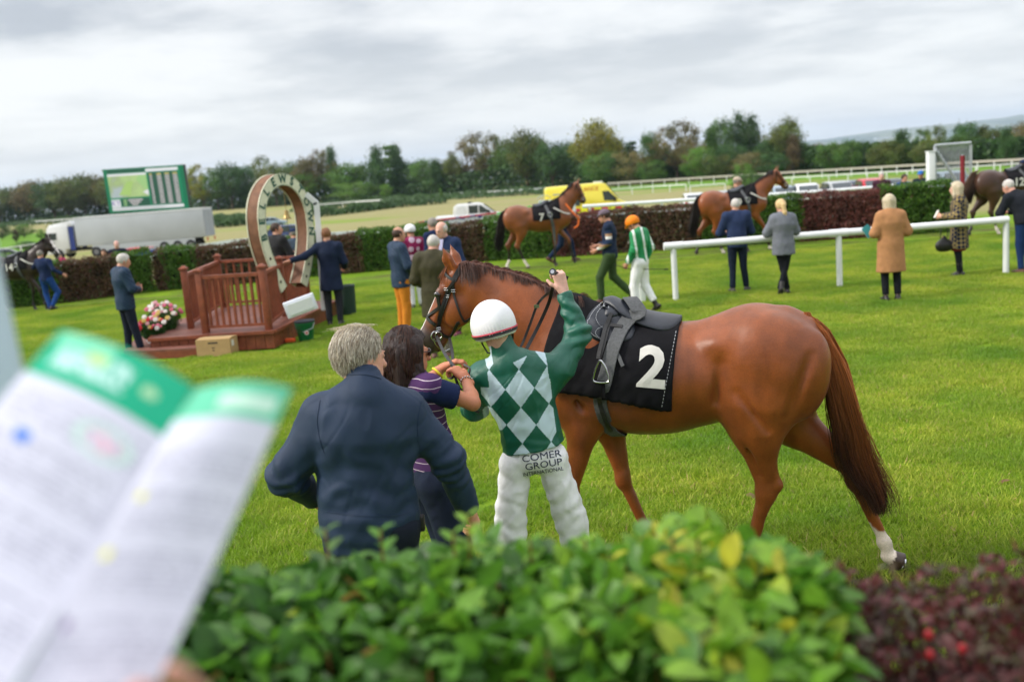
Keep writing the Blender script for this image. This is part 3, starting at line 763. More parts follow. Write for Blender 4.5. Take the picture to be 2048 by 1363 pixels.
for (x, y) in ((894, 577), (896, 592), (908, 580), (877, 655)):
    p, n = hit(x, y, .014); T_ = np.array([0, 0, 1.]); sx_ = np.cross(T_, n); sx_ /= np.linalg.norm(sx_)
    lobj('buckle', MB().tube([p-sx_*.013+T_*.006, p+sx_*.013+T_*.006, p+sx_*.013-T_*.006, p-sx_*.013-T_*.006, p-sx_*.013+T_*.006], .0022, 6).mesh('buckle', True), M_steel, bri)
def ring(c, n, R_, r, m=20):
    n = np.array(n)/np.linalg.norm(n); a = np.cross(n, [0, 0, 1.]); a /= np.linalg.norm(a); b = np.cross(n, a)
    return MB().tube([np.array(c)+R_*(math.cos(t)*a+math.sin(t)*b) for t in np.linspace(0, 2*math.pi, m)], r, 8)
pb, nb = hit(873, 671, .016); BITP = pb
lobj('bit_ring', ring(pb, nb, .032, .0042).mesh('bit_ring', True), M_steel, bri)
pb2, nb2 = hit(878, 668, .022); lobj('bit_ring', ring(pb2, nb2, .020, .0035).mesh('bit_ring', True), M_steel, bri)
q = [hit(868, 676, .012)[0], hit(873, 688, .016)[0], hit(884, 697, .02)[0]]
q += [toH(W(900, 697, fromH(q[-1])[1]))]
lobj('bit_lever', MB().tube(cr_spline(q, 5), .0028, 6).mesh('bit_lever', True), M_steel, bri)
# shoe on the raised hind foot
a = np.linspace(-2.3, 2.3, 20)
P = [np.array([-.002-.003, -.133+.056*math.sin(t), .068+0*t])+np.array([.12, 0, -1])/1.007*.056*math.cos(t) for t in a]
lobj('horseshoe', MB().tube(P, .0075, 6).mesh('horseshoe', True), M_steel, horse)
# ------------------------------------------------------------------ people
def V3(*a): return np.array(a, float)
def unit(v): v = np.array(v, float); return v/(np.linalg.norm(v)+1e-12)
def hand_prims(S, wr, d, palm, thumb=1, curl=.5, sc=1.0, tcurl=.4):
    """wr wrist, d pointing along the fingers, palm = direction the palm faces, thumb = side sign"""
    d = unit(d); palm = unit(np.array(palm)-d*(np.array(palm)@d)); sd = np.cross(d, palm)*thumb
    for o in (-.024, -.008, .010, .026):
        S.rc(wr+d*.01*sc+sd*o*.6*sc, wr+d*.088*sc+sd*o*sc, .017*sc, .013*sc, k=.012)
    for i, (o, ln) in enumerate(((.029, .9), (.010, 1.0), (-.009, .94), (-.027, .74))):
        p = wr+d*.09*sc+sd*o*sc; dd = d+sd*o*1.2
        for j, (l, r) in enumerate(((.040, .0092), (.026, .0084), (.020, .0076))):
            a = curl*(.9, 1.1, .8)[j]+.05*i; dd = unit(dd)*math.cos(a)+unit(palm-0*dd)*math.sin(a) if j == 0 else unit(unit(dd)*math.cos(a)+unit(palm*math.cos(curl*(1.2*j))-d*math.sin(curl*1.2*j))*math.sin(a))
            dd = unit(dd); q = p+dd*l*ln*sc; S.rc(p, q, r*sc, r*.92*sc, k=.004); p = q
    p = wr+d*.028*sc+sd*.028*sc; dd = unit(d*.7+sd*.75+palm*.25)
    S.rc(wr+d*.015*sc+sd*.01*sc, p, .015*sc, .015*sc, k=.012)
    for l, r in ((.038, .0118), (.030, .0105)):
        q = p+dd*l*sc; S.rc(p, q, r*sc, r*.88*sc, k=.006); p = q; dd = unit(dd*math.cos(tcurl)+unit(d*.6+palm*.5-sd*.5)*math.sin(tcurl))
SKIN = (.52, .27, .18)
def stdJ(h=1.75, **o):
    k = h/1.75
    J = dict(head=(0, .03, 1.645), hf=(0, 1, -.05), neck=(0, -.01, 1.49), chest=(0, -.01, 1.32), waist=(0, 0, 1.10), pelvis=(0, 0, .95),
             sh_l=(-.185, -.01, 1.43), sh_r=(.185, -.01, 1.43), el_l=(-.25, -.03, 1.13), el_r=(.25, -.03, 1.13), wr_l=(-.25, .06, .88), wr_r=(.25, .06, .88),
             hip_l=(-.09, 0, .92), hip_r=(.09, 0, .92), kn_l=(-.10, .02, .50), kn_r=(.10, .02, .50), an_l=(-.10, -.02, .085), an_r=(.10, -.02, .085),
             td_l=(-.15, 1, 0), td_r=(.15, 1, 0))
    J.update(o)
    return {a: (np.array(v, float) if a in ('hf', 'td_l', 'td_r', 'hd_l', 'hd_r', 'hp_l', 'hp_r', 'up') else np.array(v, float)*k) for a, v in J.items()}, k
def placeJ(J, pos, rz):
    R = rotm((0, 0, 1), rz); pos = np.array([pos[0], pos[1], pos[2] if len(pos) > 2 else 0])
    return {a: (R@v if a in ('hf', 'td_l', 'td_r', 'hd_l', 'hd_r', 'hp_l', 'hp_r', 'up') else R@v+pos) for a, v in J.items()}
def headF(J):
    up = J.get('up', (0, 0, 1)); return frame(J['hf'], up if abs(unit(J['hf'])@unit(up)) < .95 else (0, 0, 1))
def torsoF(J):
    x = unit(J['sh_r']-J['sh_l']); z = unit(J['neck']-J['pelvis']); y = unit(np.cross(z, x)); return np.stack([x, y, np.cross(x, y)], 1)
def body_mesh(J, k, res, skin=SKIN, fat=1.0, hands=True, hcurl=(.5, .5), face=True, hsc=1.0, lipstick=None):
    S = SDF(); R = headF(J); T = torsoF(J); fw = T[:, 1]; hc = J['head']; H = lambda x, y, z: hc+R@(V3(x, y, z)*k)
    S.el(H(0, -.018, .025), V3(.077, .097, .092)*k, R=R, k=.01)
    S.el(H(0, .03, -.04), V3(.060, .066, .080)*k, R=R, k=.03)
    S.el(H(0, .052, -.088), V3(.040, .038, .030)*k, R=R, k=.03)
    if face:
        S.rc(H(0, .094, .004), H(0, .112, -.034), .009*k, .0145*k, k=.012)
        S.el(H(0, .092, .018), V3(.045, .012, .009)*k, R=R, k=.012)
        S.el(H(0, .092, -.064), V3(.023, .010, .009)*k, R=R, k=.006)
        for s in (1, -1):
            S.el(H(s*.031, .098, .002), V3(.015, .012, .009)*k, R=R, k=.012, op=-1)
            S.el(H(s*.031, .085, .000), V3(.013, .012, .011)*k, R=R, k=.004)
    for s in (1, -1):
        S.el(H(s*.080, -.010, -.012), V3(.010, .020, .033)*k, R=R@rotm((0, 0, 1), s*-.45), k=.008)
        if res < .01: S.el(H(s*.090, -.004, -.008), V3(.006, .010, .018)*k, R=R, k=.006, op=-1)
    S.rc(H(0, -.025, -.05), J['neck'], .056*k, .062*k*fat, k=.03)
    S.rc(J['neck'], J['chest'], .065*k, .12*k*fat, k=.05, flat=(fw, .7)); S.rc(J['chest'], J['waist'], .125*k*fat, .105*k*fat, k=.05, flat=(fw, .7)); S.rc(J['waist'], J['pelvis'], .105*k*fat, .115*k*fat, k=.04, flat=(fw, .7))
    for s in 'lr':
        S.rc(J['chest']+(J['neck']-J['chest'])*.5, J['sh_'+s], .06*k, .052*k, k=.03)
        S.rc(J['sh_'+s], J['el_'+s], .048*k, .038*k, k=.03); m = J['el_'+s]*.7+J['wr_'+s]*.3
        S.rc(J['el_'+s], m, .037*k, .038*k, k=.02); S.rc(m, J['wr_'+s], .038*k, .0255*k, k=.02)
        S.rc(J['pelvis'], J['hip_'+s], .09*k, .085*k, k=.04); S.rc(J['hip_'+s], J['kn_'+s], .08*k*fat, .05*k, k=.03); S.rc(J['kn_'+s], J['an_'+s], .05*k, .034*k, k=.02)
        S.rc(J['an_'+s]-V3(0, 0, .03), J['an_'+s]-V3(0, 0, .045)+unit(J['td_'+s])*.12*k, .03*k, .022*k, k=.02)
    V, F = S.mesh(res); V = relax(V, F, 1, .4)
    L_ = (V-hc)@R/k; C = np.tile(np.array(skin), (len(V), 1)); C *= (1+.10*fbm(V, 16, 3, 2))[:, None]
    def blot(c, r, col, a=1.0):
        w = np.clip(1.4-np.sqrt((((L_-np.array(c))/np.array(r))**2).sum(1)), 0, 1)[:, None]*a; C[:] = C*(1-w)+np.array(col)*w
    blot((0, .10, -.064), (.024, .03, .009), lipstick or (.38, .10, .08), .8)
    for s in (1, -1):
        blot((s*.031, .095, .001), (.013, .03, .006), (.05, .03, .025), .85); blot((s*.032, .10, .022), (.018, .03, .005), (.12, .07, .05), .5)
        blot((s*.04, .07, -.035), (.03, .04, .02), (.62, .24, .17), .35); blot((s*.082, -.01, -.012), (.02, .03, .035), (.60, .24, .17), .5)
    blot((0, .11, -.03), (.014, .02, .014), (.62, .26, .19), .4)
    Fs = F; n = len(V); VV = [V]; FF = [F]; CC = [C]
    if hands:
        HS = SDF()
        for i, s in enumerate('lr'):
            d = J.get('hd_'+s, J['wr_'+s]-J['el_'+s]); pl = J.get('hp_'+s, T[:, 0]*(1 if s == 'l' else -1)+fw*.3)
            th = J.get('th_'+s, None); th = (float(th) if th is not None else None)
            sdx = np.cross(unit(d), unit(pl)); thumb = 1 if sdx@fw > 0 else -1
            if abs(sdx@fw) < .2: thumb = 1 if (sdx@V3(0, 0, 1)) > 0 else -1
            hand_prims(HS, J['wr_'+s], d, pl, thumb, hcurl[i], k*hsc)
            HS.rc(J['wr_'+s]-unit(d)*.03, J['wr_'+s]+unit(d)*.02, .0245*k, .022*k, k=.02)
        HV, HF = HS.mesh(min(res*.6, .0058)); VV.append(HV); FF.append(HF+n); CC.append(np.tile(np.array(skin)*[1.05, .95, .92], (len(HV), 1))*(1+.12*fbm(HV, 60, 3, 2))[:, None])
    return np.vstack(VV), np.vstack(FF), np.clip(np.vstack(CC), .01, 1)
def folds(V, amp, sc=9, seed=0, an=(1, 1, .6)):
    n = fbm(V*np.array(an), sc, seed, 3); return amp*(1-2*np.abs(n))
def crease(V, c, r, d, amp, freq, seed=0):
    """short folds gathered round a joint"""
    q = V-c; w = np.exp(-(q*q).sum(1)/(r*r)); return amp*w*np.sin(freq*(q@unit(d))+3*vn(V, 9, seed))
def top_sdf(J, k, st):
    S = SDF(); T = torsoF(J); x, y, z = T.T; f = st.get('fat', 1.0); g = st.get('thick', .012); be = st.get('belly', 0)
    dn = -unit(J['waist']-J['pelvis']); hem = J['pelvis']+dn*st.get('hem', .08)*k; cl = [(hem, dn)]; fl = (y, st.get('flat', .68))
    S.rc(J['waist'], J['chest'], (.135*f+g)*k, (.160*f+g)*k, k=.03, flat=fl, clip=cl)
    S.rc(J['chest'], J['chest']*.3+J['neck']*.7, (.155*f+g)*k, (.085+g)*k, k=.06, flat=fl)
    S.rc(J['pelvis'], J['waist'], (.150*f+g)*k, (.138*f+g)*k, k=.04, flat=(y, .74), clip=cl)
    hw = st.get('hemw', .158*f+g)
    if st.get('hem', .08) > .0: S.rc(J['pelvis'], hem+dn*.02, (.152*f+g)*k, hw*k, k=.03, flat=(y, st.get('hflat', .74)), clip=cl)
    if be: S.el(J['waist']+y*.05*k, V3(.15*f, .12+be, .15)*k, R=T, k=.06, clip=cl)
    for s in 'lr':
        sg = 1 if s == 'r' else -1
        S.rc(J['neck']-z*.02*k, J['sh_'+s], .058*k, (.056+g)*k, k=.06)
        S.rc(J['sh_'+s]-x*sg*.05*k-z*.05*k, J['sh_'+s], .09*k, (.055+g)*k, k=.04, flat=(y, .8))
        e, w = J['el_'+s], J['wr_'+s]; sl = st.get('sleeve', 'long'); a = st.get('arm', 1.0)
        if sl == 'none': continue
        if sl == 'short':
            S.rc(J['sh_'+s], J['sh_'+s]*.35+e*.65, (.054+g)*k*a, (.050+g)*k*a, k=.03, cap='b'); continue
        S.rc(J['sh_'+s], e, (.053+g)*k*a, (.043+g)*k*a, k=.04); w2 = w+(e-w)*st.get('cuff', .04)
        S.rc(e, w2, (.042+g)*k*a, st.get('cuffr', .030+g)*k, k=.03, cap='b')
    if st.get('collar', 1):
        n = J['neck']; up = unit(J['head']-n); S.rc(n-up*.03*k, n+up*st.get('collar_h', .045)*k, (.068+g*.5)*k, (.064+g*.4)*k, k=.015, cap='b')
        S.rc(n+up*.015*k, n+up*.3, .060*k, .060*k, k=.004, op=-1)
    return S
def finish(S, res, J, st, seed=0, extra=None):
    V, F = S.mesh(res); V = relax(V, F, 1, .45); N_ = normals(V, F); a = st.get('fold', .005); D = folds(V, a, st.get('fsc', 7), seed)
    if st.get('ecr', 1):
        for s in 'lr':
            ax = J['wr_'+s]-J['el_'+s]+.001
            D = D+crease(V, J['el_'+s], .09, ax, a*1.2, 110, seed)
    if extra is not None: D = D+extra(V)
    if res < .01: D = D-a*.3*np.exp(-(fbm(V@np.array([[.8, 0, .6], [0, 1, 0], [-.6, 0, .8]])*[1, 1, .22], 10, seed+4, 2)/.10)**2)
    V = V+N_*D[:, None]; return V, F
def legs_sdf(J, k, st):
    cl = [(J['pelvis']+unit(J['pelvis']-J['waist'])*(st['hid']-.08)*k, -unit(J['pelvis']-J['waist']))] if st.get('hid', 0) > .07 else None
    S = SDF(); T = torsoF(J); y = T[:, 1]; f = st.get('fat', 1.0); g = st.get('thick', .006)
    S.rc(J['waist']*.55+J['pelvis']*.45, J['pelvis'], (.125*f+g)*k, (.14*f+g)*k, k=.03, flat=(y, .74), cap='a', clip=cl)
    for s in 'lr':
        S.rc(J['pelvis']*.4+J['hip_'+s]*.6, J['hip_'+s], (.097*f+g)*k, (.092*f+g)*k, k=.03, clip=cl)
        S.rc(J['hip_'+s], J['kn_'+s], (.092*f+g)*k, (.062+g)*k*st.get('knee', 1), k=.03)
        e = J['kn_'+s]+(J['an_'+s]-J['kn_'+s])*st.get('len', 1.0)
        S.rc(J['kn_'+s], e, (.060+g)*k*st.get('knee', 1), (st.get('ankle', .048)+g)*k, k=.02, cap='b')
    if st.get('seat', 1): S.el(J['pelvis']-y*.025*k-V3(0, 0, .05), V3(.12*f, .085, .09)*k, R=T, k=.05, clip=cl)
    return S
def shoe_mesh(J, k, st, sides='lr'):
    mb = SDF(); h = st.get('boot', 0)
    for s in sides:
        a = J['an_'+s]; td = unit(J['td_'+s]*V3(1, 1, 1)); up = unit(J['kn_'+s]-a) if h else V3(0, 0, 1)
        nrm = unit(np.cross(np.cross(td, V3(0, 0, 1)), td)) if abs(td[2]) < .9 else -unit(V3(td[0], td[1], 0)+1e-3); 
        if nrm[2] < 0: nrm = -nrm
        b = a-nrm*.05*k; so = [(a-nrm*.085*k, -nrm)]
        mb.rc(b-td*.045*k, b+td*.06*k, .040*k, .046*k, k=.01, clip=so); mb.rc(b+td*.05*k-nrm*.008, b+td*.155*k-nrm*.012*k, .045*k, .030*k, k=.02, clip=so)
        mb.rc(b, a+up*(.02+h)*k, .042*k, (.042 if not h else .056)*k, k=.03, cap='b')
    return mb
def hair_sdf(J, k, style):
    S = SDF(); R = headF(J); hc = J['head']; H = lambda x, y, z: hc+R@(V3(x, y, z)*k); n = lambda x, y, z: R@unit((x, y, z))
    face = (H(0, .048, .045), n(0, .8, -.60)); nape = (H(0, -.06, -.055), n(0, .35, -1))
    g = {'short': .010, 'bald': .006, 'crop': .006}.get(style, .016)
    if style == 'bald':
        S.el(H(0, -.018, .012), V3(.080+g, .100+g, .088+g)*k, R=R, k=.01, clip=[(H(0, .02, .0), n(0, 1, 0)), nape, (H(0, 0, .058), n(0, .35, 1))])
        return S
    S.el(H(0, -.020, .026), V3(.078+g, .099+g, .094+g)*k, R=R, k=.01, clip=[face, nape])
    if style in ('short', 'crop'):
        for s in (1, -1): S.rc(H(s*.072, .022, .03), H(s*.074, .018, -.02), .014*k, .009*k, k=.015)
    if style == 'bob':
        for s in (1, -1):
            S.rc(H(s*.07, .0, .04), H(s*.078, -.005, -.09), .034*k, .030*k, k=.03); S.rc(H(s*.05, -.05, .0), H(s*.05, -.045, -.12), .05*k, .040*k, k=.03)
        S.rc(H(0, -.07, .0), H(0, -.055, -.13), .055*k, .045*k, k=.03)
    if style == 'long':
        for s in (1, -1):
            S.rc(H(s*.070, .0, .04), H(s*.085, .01, -.13), .038*k, .035*k, k=.03); S.rc(H(s*.085, .01, -.12), H(s*.075, -.01, -.22), .035*k, .018*k, k=.03)
            S.rc(H(s*.05, -.06, .0), H(s*.055, -.065, -.22), .055*k, .035*k, k=.03)
        S.rc(H(0, -.07, .0), H(0, -.075, -.23), .06*k, .045*k, k=.03)
    if style == 'tail':
        S.rc(H(0, -.10, .03), H(0, -.135, .01), .028*k, .034*k, k=.02); S.rc(H(0, -.135, .01), H(.01, -.135, -.14), .036*k, .040*k, k=.02)
        S.rc(H(.01, -.135, -.14), H(.03, -.125, -.27), .040*k, .020*k, k=.02)
    return S
M_skin = mat('skin', (1, 1, 1), .5, vcol=True, noise=.06, nscale=90, bump=.12, bscale=260, spec=.35)
MC['skin'].node_tree.nodes['Principled BSDF'].inputs['Subsurface Weight'].default_value = .12
MC['skin'].node_tree.nodes['Principled BSDF'].inputs['Subsurface Radius'].default_value = (.012, .004, .002)
def cmat(name, col, rough=.85, **k):
    k = dict(dict(noise=.12, nscale=14, bump=.35, bscale=420, spec=.2), **k); return mat(name, col, rough, **k)
def hmat(name, col, col2):
    if name in MC: return MC[name]
    m = mat(name, col, .55, bump=.6, bscale=60, spec=.35); T = m.node_tree; n = T.nodes; l = T.links
    t = n.new('ShaderNodeTexNoise'); t.inputs['Scale'].default_value = 1; t.inputs['Detail'].default_value = 3
    mp = n.new('ShaderNodeMapping'); mp.inputs['Scale'].default_value = (140, 140, 14); co = n.new('ShaderNodeTexCoord')
    l.new(co.outputs['Object'], mp.inputs[0]); l.new(mp.outputs[0], t.inputs['Vector'])
    r = n.new('ShaderNodeMapRange'); r.inputs[1].default_value = .3; r.inputs[2].default_value = .7; l.new(t.outputs[0], r.inputs[0])
    x = n.new('ShaderNodeMix'); x.data_type = 'RGBA'; x.inputs[6].default_value = (*col, 1); x.inputs[7].default_value = (*col2, 1); l.new(r.outputs[0], x.inputs[0]); l.new(x.outputs[2], n['Principled BSDF'].inputs['Base Color'])
    for b in n:
        if b.type == 'BUMP': l.new(t.outputs[0], b.inputs['Height'])
    return m
def make_person(J, k, label, top=None, legs=None, shoes=None, hair=None, skin=SKIN, fat=1.0, res=.014, hcurl=(.6, .6), seed=0, group=None, face=True, lip=None, hands=True, hat=None, helmet=None):
    loc = (J['an_l']+J['an_r'])/2; loc = V3(loc[0], loc[1], min(J['an_l'][2], J['an_r'][2])-.085*k)
    root = empty('person', loc, 0, label, 'person', group)
    V, F, C = body_mesh(J, k, res, skin, fat, hands, hcurl, face, lipstick=lip); obj('body', mesh_np('body', V, F, True, C), M_skin, root)
    if top:
        V, F = finish(top_sdf(J, k, top), top.get('res', res), J, top, seed, top.get('extra')); o = obj(top.get('name', 'jacket'), mesh_np('top', V, F), top['m'], root)
        if top.get('lab'): o['label'] = top['lab']
    if legs:
        V, F = finish(legs_sdf(J, k, dict(legs, hid=top['hem'] if top and 'hem' in top else 0)), legs.get('res', res), J, dict(legs, ecr=0, fold=legs.get('fold', .005)), seed+9, legs.get('extra')); obj(legs.get('name', 'trousers'), mesh_np('trousers', V, F), legs['m'], root)
    if shoes:
        for s in 'lr':
            V, F = shoe_mesh(J, k, shoes, s).mesh(min(res, .01)); obj({'boots': 'boot', 'shoes': 'shoe'}[shoes.get('name', 'shoes')], mesh_np('shoe', V, F), shoes['m'], root)
    if hair:
        V, F = hair_sdf(J, k, hair[0]).mesh(min(res, .009)); N_ = normals(V, F); V = V+N_*(.004*fbm(V*[3, 3, .6], 22, seed, 2))[:, None]
        obj('hair', mesh_np('hair', V, F), hair[1], root)
    R = headF(J); H = lambda x, y, z: J['head']+R@(V3(x, y, z)*k)
    if hat:     # peaked cap
        S = SDF(); S.el(H(0, -.016, .05), V3(.092, .110, .080)*k, R=R, k=.005, clip=[(H(0, 0, .040), R@unit((0, .12, -1)))])
        S.rc(H(-.03, .085, .046), H(.03, .085, .046), .055*k, .055*k, k=.012, flat=(R@V3(0, .1, 1), .14)); V, F = S.mesh(.006); obj('cap', mesh_np('cap', V, F), hat, root)
    if helmet:  # riding helmet under a silk with a short peak
        S = SDF(); S.el(H(0, -.012, .045), V3(.115, .135, .115)*k, R=R, k=.005, clip=[(H(0, 0, .0), R@unit((0, .22, -1)))])
        if len(helmet) > 1 and helmet[1]: S.rc(H(-.04, .105, .02), H(.04, .105, .02), .060*k, .060*k, k=.015, flat=(R@V3(0, .45, 1), .12))
        V, F = S.mesh(.007); obj('helmet', mesh_np('helmet', V, F), helmet[0], root)
        mb = MB()
        for s in (1, -1): mb.tube([H(s*.088, .01, .0), H(s*.085, .025, -.06), H(s*.04, .05, -.115), H(0, .06, -.125)], .006, 6)
        mb.obj('chin_strap', M_leather, root, True)
    return root, H, R

# ---- the jockey with his back to us
M_silk = cmat('green_silk', (.005, .095, .060), .36, noise=.15, bump=.2, spec=.5)
def diamonds_mat():
    m = cmat('diamond_silk', (.005, .095, .060), .40, noise=.1, bump=.2, spec=.5); T = m.node_tree; n = T.nodes; l = T.links; b = n['Principled BSDF']
    a = n.new('ShaderNodeAttribute'); a.attribute_name = 'Col'; l.new(a.outputs['Color'], b.inputs['Base Color']); return m
M_diam = diamonds_mat(); M_white_silk = cmat('white_silk', (.78, .78, .80), .5, noise=.04, bump=.25, bscale=300)
M_breech = cmat('white_breeches', (.80, .80, .82), .6, noise=.06, nscale=30, bump=.3, bscale=350)
M_print = mat('navy_print', (.012, .02, .06), .7); M_blueprint = mat('blue_print', (.02, .10, .38), .7)
Yj = 5.22
w_ = lambda x, y, d=0: W(x, y, Yj+d)
J = dict(head=w_(990, 662, .0), hf=unit((-.12, 1, -.32)), up=(-.22, .25, 1), neck=w_(1018, 715, -.03), chest=w_(1036, 775, 0), waist=w_(1058, 850, 0), pelvis=w_(1068, 893, 0),
    sh_l=w_(967, 755, .0), sh_r=w_(1118, 735, .03), el_l=w_(950, 815, .14), wr_l=w_(938, 800, .36), el_r=w_(1158, 668, .12), wr_r=w_(1127, 582, .18),
    hip_l=w_(1030, 925), hip_r=w_(1102, 915), kn_l=w_(1020, 1062, .02), kn_r=w_(1142, 1040, .05), td_l=V3(-.2, 1, 0), td_r=V3(.2, 1, 0))
J['an_l'] = V3(*(J['kn_l'][:2]+[-.02, -.03]), .085); J['an_r'] = V3(*(J['kn_r'][:2]+[.06, -.02]), .085)
J['hd_r'] = unit(w_(1117, 545, .19)-J['wr_r']); J['hp_r'] = V3(-.3, 1, -.1)
kj = .97
def jock_extra(V):
    D = 0
    for c, r, d, a, f in ((J['el_r'], .10, J['wr_r']-J['el_r'], .008, 75), (J['wr_r']*.6+J['el_r']*.4, .10, (.6, 0, 1), .008, 95), (J['el_l'], .10, (1, 0, 1), .008, 70), (J['sh_l']+V3(.03, 0, -.1), .10, (1, 0, .5), .005, 60), (J['sh_r']+V3(-.02, 0, -.05), .12, (.8, 0, -.6), .005, 55), (J['waist'], .14, (.2, 0, 1), .004, 70)):
        D = D+crease(V, c, r, d, a, f, 3)
    return D
topst = dict(m=M_silk, hem=.0, thick=.016, fat=1.04, fold=.006, fsc=8, arm=1.14, cuff=.06, cuffr=.040, collar_h=.11, flat=.70, name='silks', extra=jock_extra)
jr, H, R = make_person(J, kj, 'jockey from behind in green and pale blue diamond silks and white helmet, one arm raised', None,
    None, dict(m=M_leather, boot=.30, name='boots'), ('crop', hmat('fair_hair', (.30, .17, .08), (.16, .08, .04))), res=.0085, fat=.72, hands=False, skin=(.60, .36, .27))
V, F = finish(top_sdf(J, kj, topst), .0062, J, topst, 2, jock_extra)
# diamonds run over back and front; sleeves and yoke stay green
T = torsoF(J); c0 = W(1080, 712, 5.1); ux = unit(V3(1, 0, 0)-T[:, 1]*T[0, 1])
_q = (W(1011, 780, 5.08)-J['chest'])@T; _a = rad(-4); DA = math.cos(_a)*_q[0]+math.sin(_a)*_q[2]; DB = -math.sin(_a)*_q[0]+math.cos(_a)*_q[2]
def diam_cols(V):
    px = []
    z = (V-CAMP); dpt = z@_f; X = 1024+FPX*(z@_r)/dpt; Y_ = 681.5-FPX*(z@_u)/dpt
    C = np.tile(np.array([.005, .095, .060]), (len(V), 1))
    L_ = (V-J['chest'])@T; xx, zz_ = L_[:, 0], L_[:, 2]
    ang = rad(-4); a = math.cos(ang)*xx+math.sin(ang)*zz_; b = -math.sin(ang)*xx+math.cos(ang)*zz_
    a = a-DA; b = b-DB; p = a/.154+b/.200; q = a/.154-b/.200
    chk = (np.floor(p)+np.floor(q)) % 2 == 0
    dl = np.stack([np.linalg.norm(np.cross(V-J['sh_'+s], unit(J['el_'+s]-J['sh_'+s])), axis=1) for s in 'lr'])
    out_l = ((V-(J['sh_l']*.95+J['sh_r']*.05))@T[:, 0] < 0); out_r = ((V-(J['sh_r']*.83+J['sh_l']*.17))@T[:, 0] > 0)
    lo = L_[:, 2] < .045
    arm = (out_r & ~(lo & (L_[:, 0] < .17))) | (out_l & ~(lo & (L_[:, 0] > -.20)))
    col_ = ((V-J['neck'])@unit(J['head']-J['neck']) > -.035) & (np.abs(L_[:, 0]) < .12)
    hemb = (V-J['pelvis'])@T[:, 2] < .0
    on = chk & ~arm & ~col_ & ~hemb
    C[on] = [.47, .60, .66]; return C
# the pattern is crisp because the silk is finely meshed once more
bm = bmesh.new(); me = mesh_np('silks', V, F); bm.from_mesh(me); 
back = [e for e in bm.edges if (np.array(e.verts[0].co)-J['chest'])@T[:, 1] < .02 and (np.array(e.verts[0].co)-J['neck'])@T[:, 2] < .04]
bmesh.ops.subdivide_edges(bm, edges=back, cuts=1, use_grid_fill=True, smooth=0); bm.to_mesh(me); bm.free()
Vv = np.empty(len(me.vertices)*3, np.float32); me.vertices.foreach_get('co', Vv); Vv = Vv.reshape(-1, 3).astype(float)
a = me.color_attributes.new('Col', 'FLOAT_COLOR', 'POINT'); cc = np.ones((len(Vv), 4), np.float32); cc[:, :3] = diam_cols(Vv); a.data.foreach_set('color', cc.ravel())
for p in me.polygons: p.use_smooth = True
obj('silks', me, M_diam, jr)
# sleeve button band and frill at the raised cuff
d_ = unit(J['wr_r']-J['el_r']); cuf = J['wr_r']+(J['el_r']-J['wr_r'])*.06
S = SDF(); S.rc(cuf-d_*.035, cuf+d_*.006, .043, .041, k=.004, cap='ab'); V, F = S.mesh(.005); obj('cuff', mesh_np('cuff', V, F), M_silk, jr)
# arms and gripping hands
HS = SDF(); wr = J['wr_r']; hd = J['hd_r']; S_r = unit(np.cross(hd, J['hp_r']))
m_ = J['el_r']*.5+wr*.5; HS.rc(m_, wr, .036, .026, k=.02)
hand_prims(HS, wr, hd, J['hp_r'], -1 if (np.cross(hd, J['hp_r'])[0] > 0) else 1, .95, 1.0, .5)
HV, HF = HS.mesh(.0045); HV = relax(HV, HF, 1, .4)
obj('hand', mesh_np('hand', HV, HF, True, np.tile(np.array([.66, .38, .30]), (len(HV), 1))*(1+.12*fbm(HV, 60, 3, 2))[:, None]), M_skin, jr)
HS = SDF(); HS.rc(J['el_l'], J['wr_l'], .034, .025, k=.02); hand_prims(HS, J['wr_l'], J['wr_l']-J['el_l'], V3(.3, 0, -1), 1, .9)
HV, HF = HS.mesh(.0055); obj('hand', mesh_np('hand', HV, HF, True, np.tile(np.array([.62, .36, .27]), (len(HV), 1))), M_skin, jr)
# breeches with gathered folds
bst = dict(m=M_breech, thick=.010, fat=.80, fold=.006, fsc=9, knee=1.25, ankle=.062, len=.62, name='breeches')
def breech_extra(V):
    D = 0
    for s in 'lr':
        D = D+crease(V, J['kn_'+s]+V3(0, 0, .10), .20, (.55 if s == 'l' else -.75, 0, 1), .0035, 75, 5)+crease(V, J['hip_'+s]+V3(0, 0, -.1), .12, (.9 if s == 'l' else -.9, 0, 1), .003, 60, 6)
    return D
V, F = finish(legs_sdf(J, kj, bst), .0065, J, dict(bst, ecr=0), 4, breech_extra); o_br = obj('breeches', mesh_np('breeches', V, F), M_breech, jr)
BB = BVHTree.FromPolygons(V.tolist(), F.tolist())
# waistband elastic
def hitw(px, py, off=0.0, tree=None):
    d = unit(ray(px, py)); l, n, i, ds = (tree or BB).ray_cast(Vector(CAMP), Vector(d))
    if l is None: q = CAMP+d*5.2; l, n, i, ds = (tree or BB).find_nearest(Vector(q))
    n = np.array(n); n = -n if n@d > 0 else n
    return np.array(l)+n*off, n
def world_text(name, txt, c, size, ang, parent, m, fn, sx=1.0, bold=0):
    o = on_surface_text(name, txt, c, size, ang, None, m, .0035, fn, sx, bold); o.parent = parent; o.matrix_parent_inverse = PM(parent).inverted(); return o
world_text('lettering', 'COMER', (1083, 912), 19, rad(-9), jr, M_print, hitw, 1.22, 0)
world_text('lettering', 'GROUP', (1087, 928), 19, rad(-9), jr, M_print, hitw, 1.16, 0)
world_text('lettering', 'INTERNATIONAL', (1086, 942), 10.5, rad(-9), jr, M_print, hitw, 1.0, 0)
P = [hitw(1067+x, 887+y-.14*x, .003)[0] for x, y in ((-8, -7), (8, -7), (8, 6), (-8, 6))]; n_ = hitw(1067, 887)[1]
MB().poly(P, .001, n_).obj('badge', M_blueprint, jr)
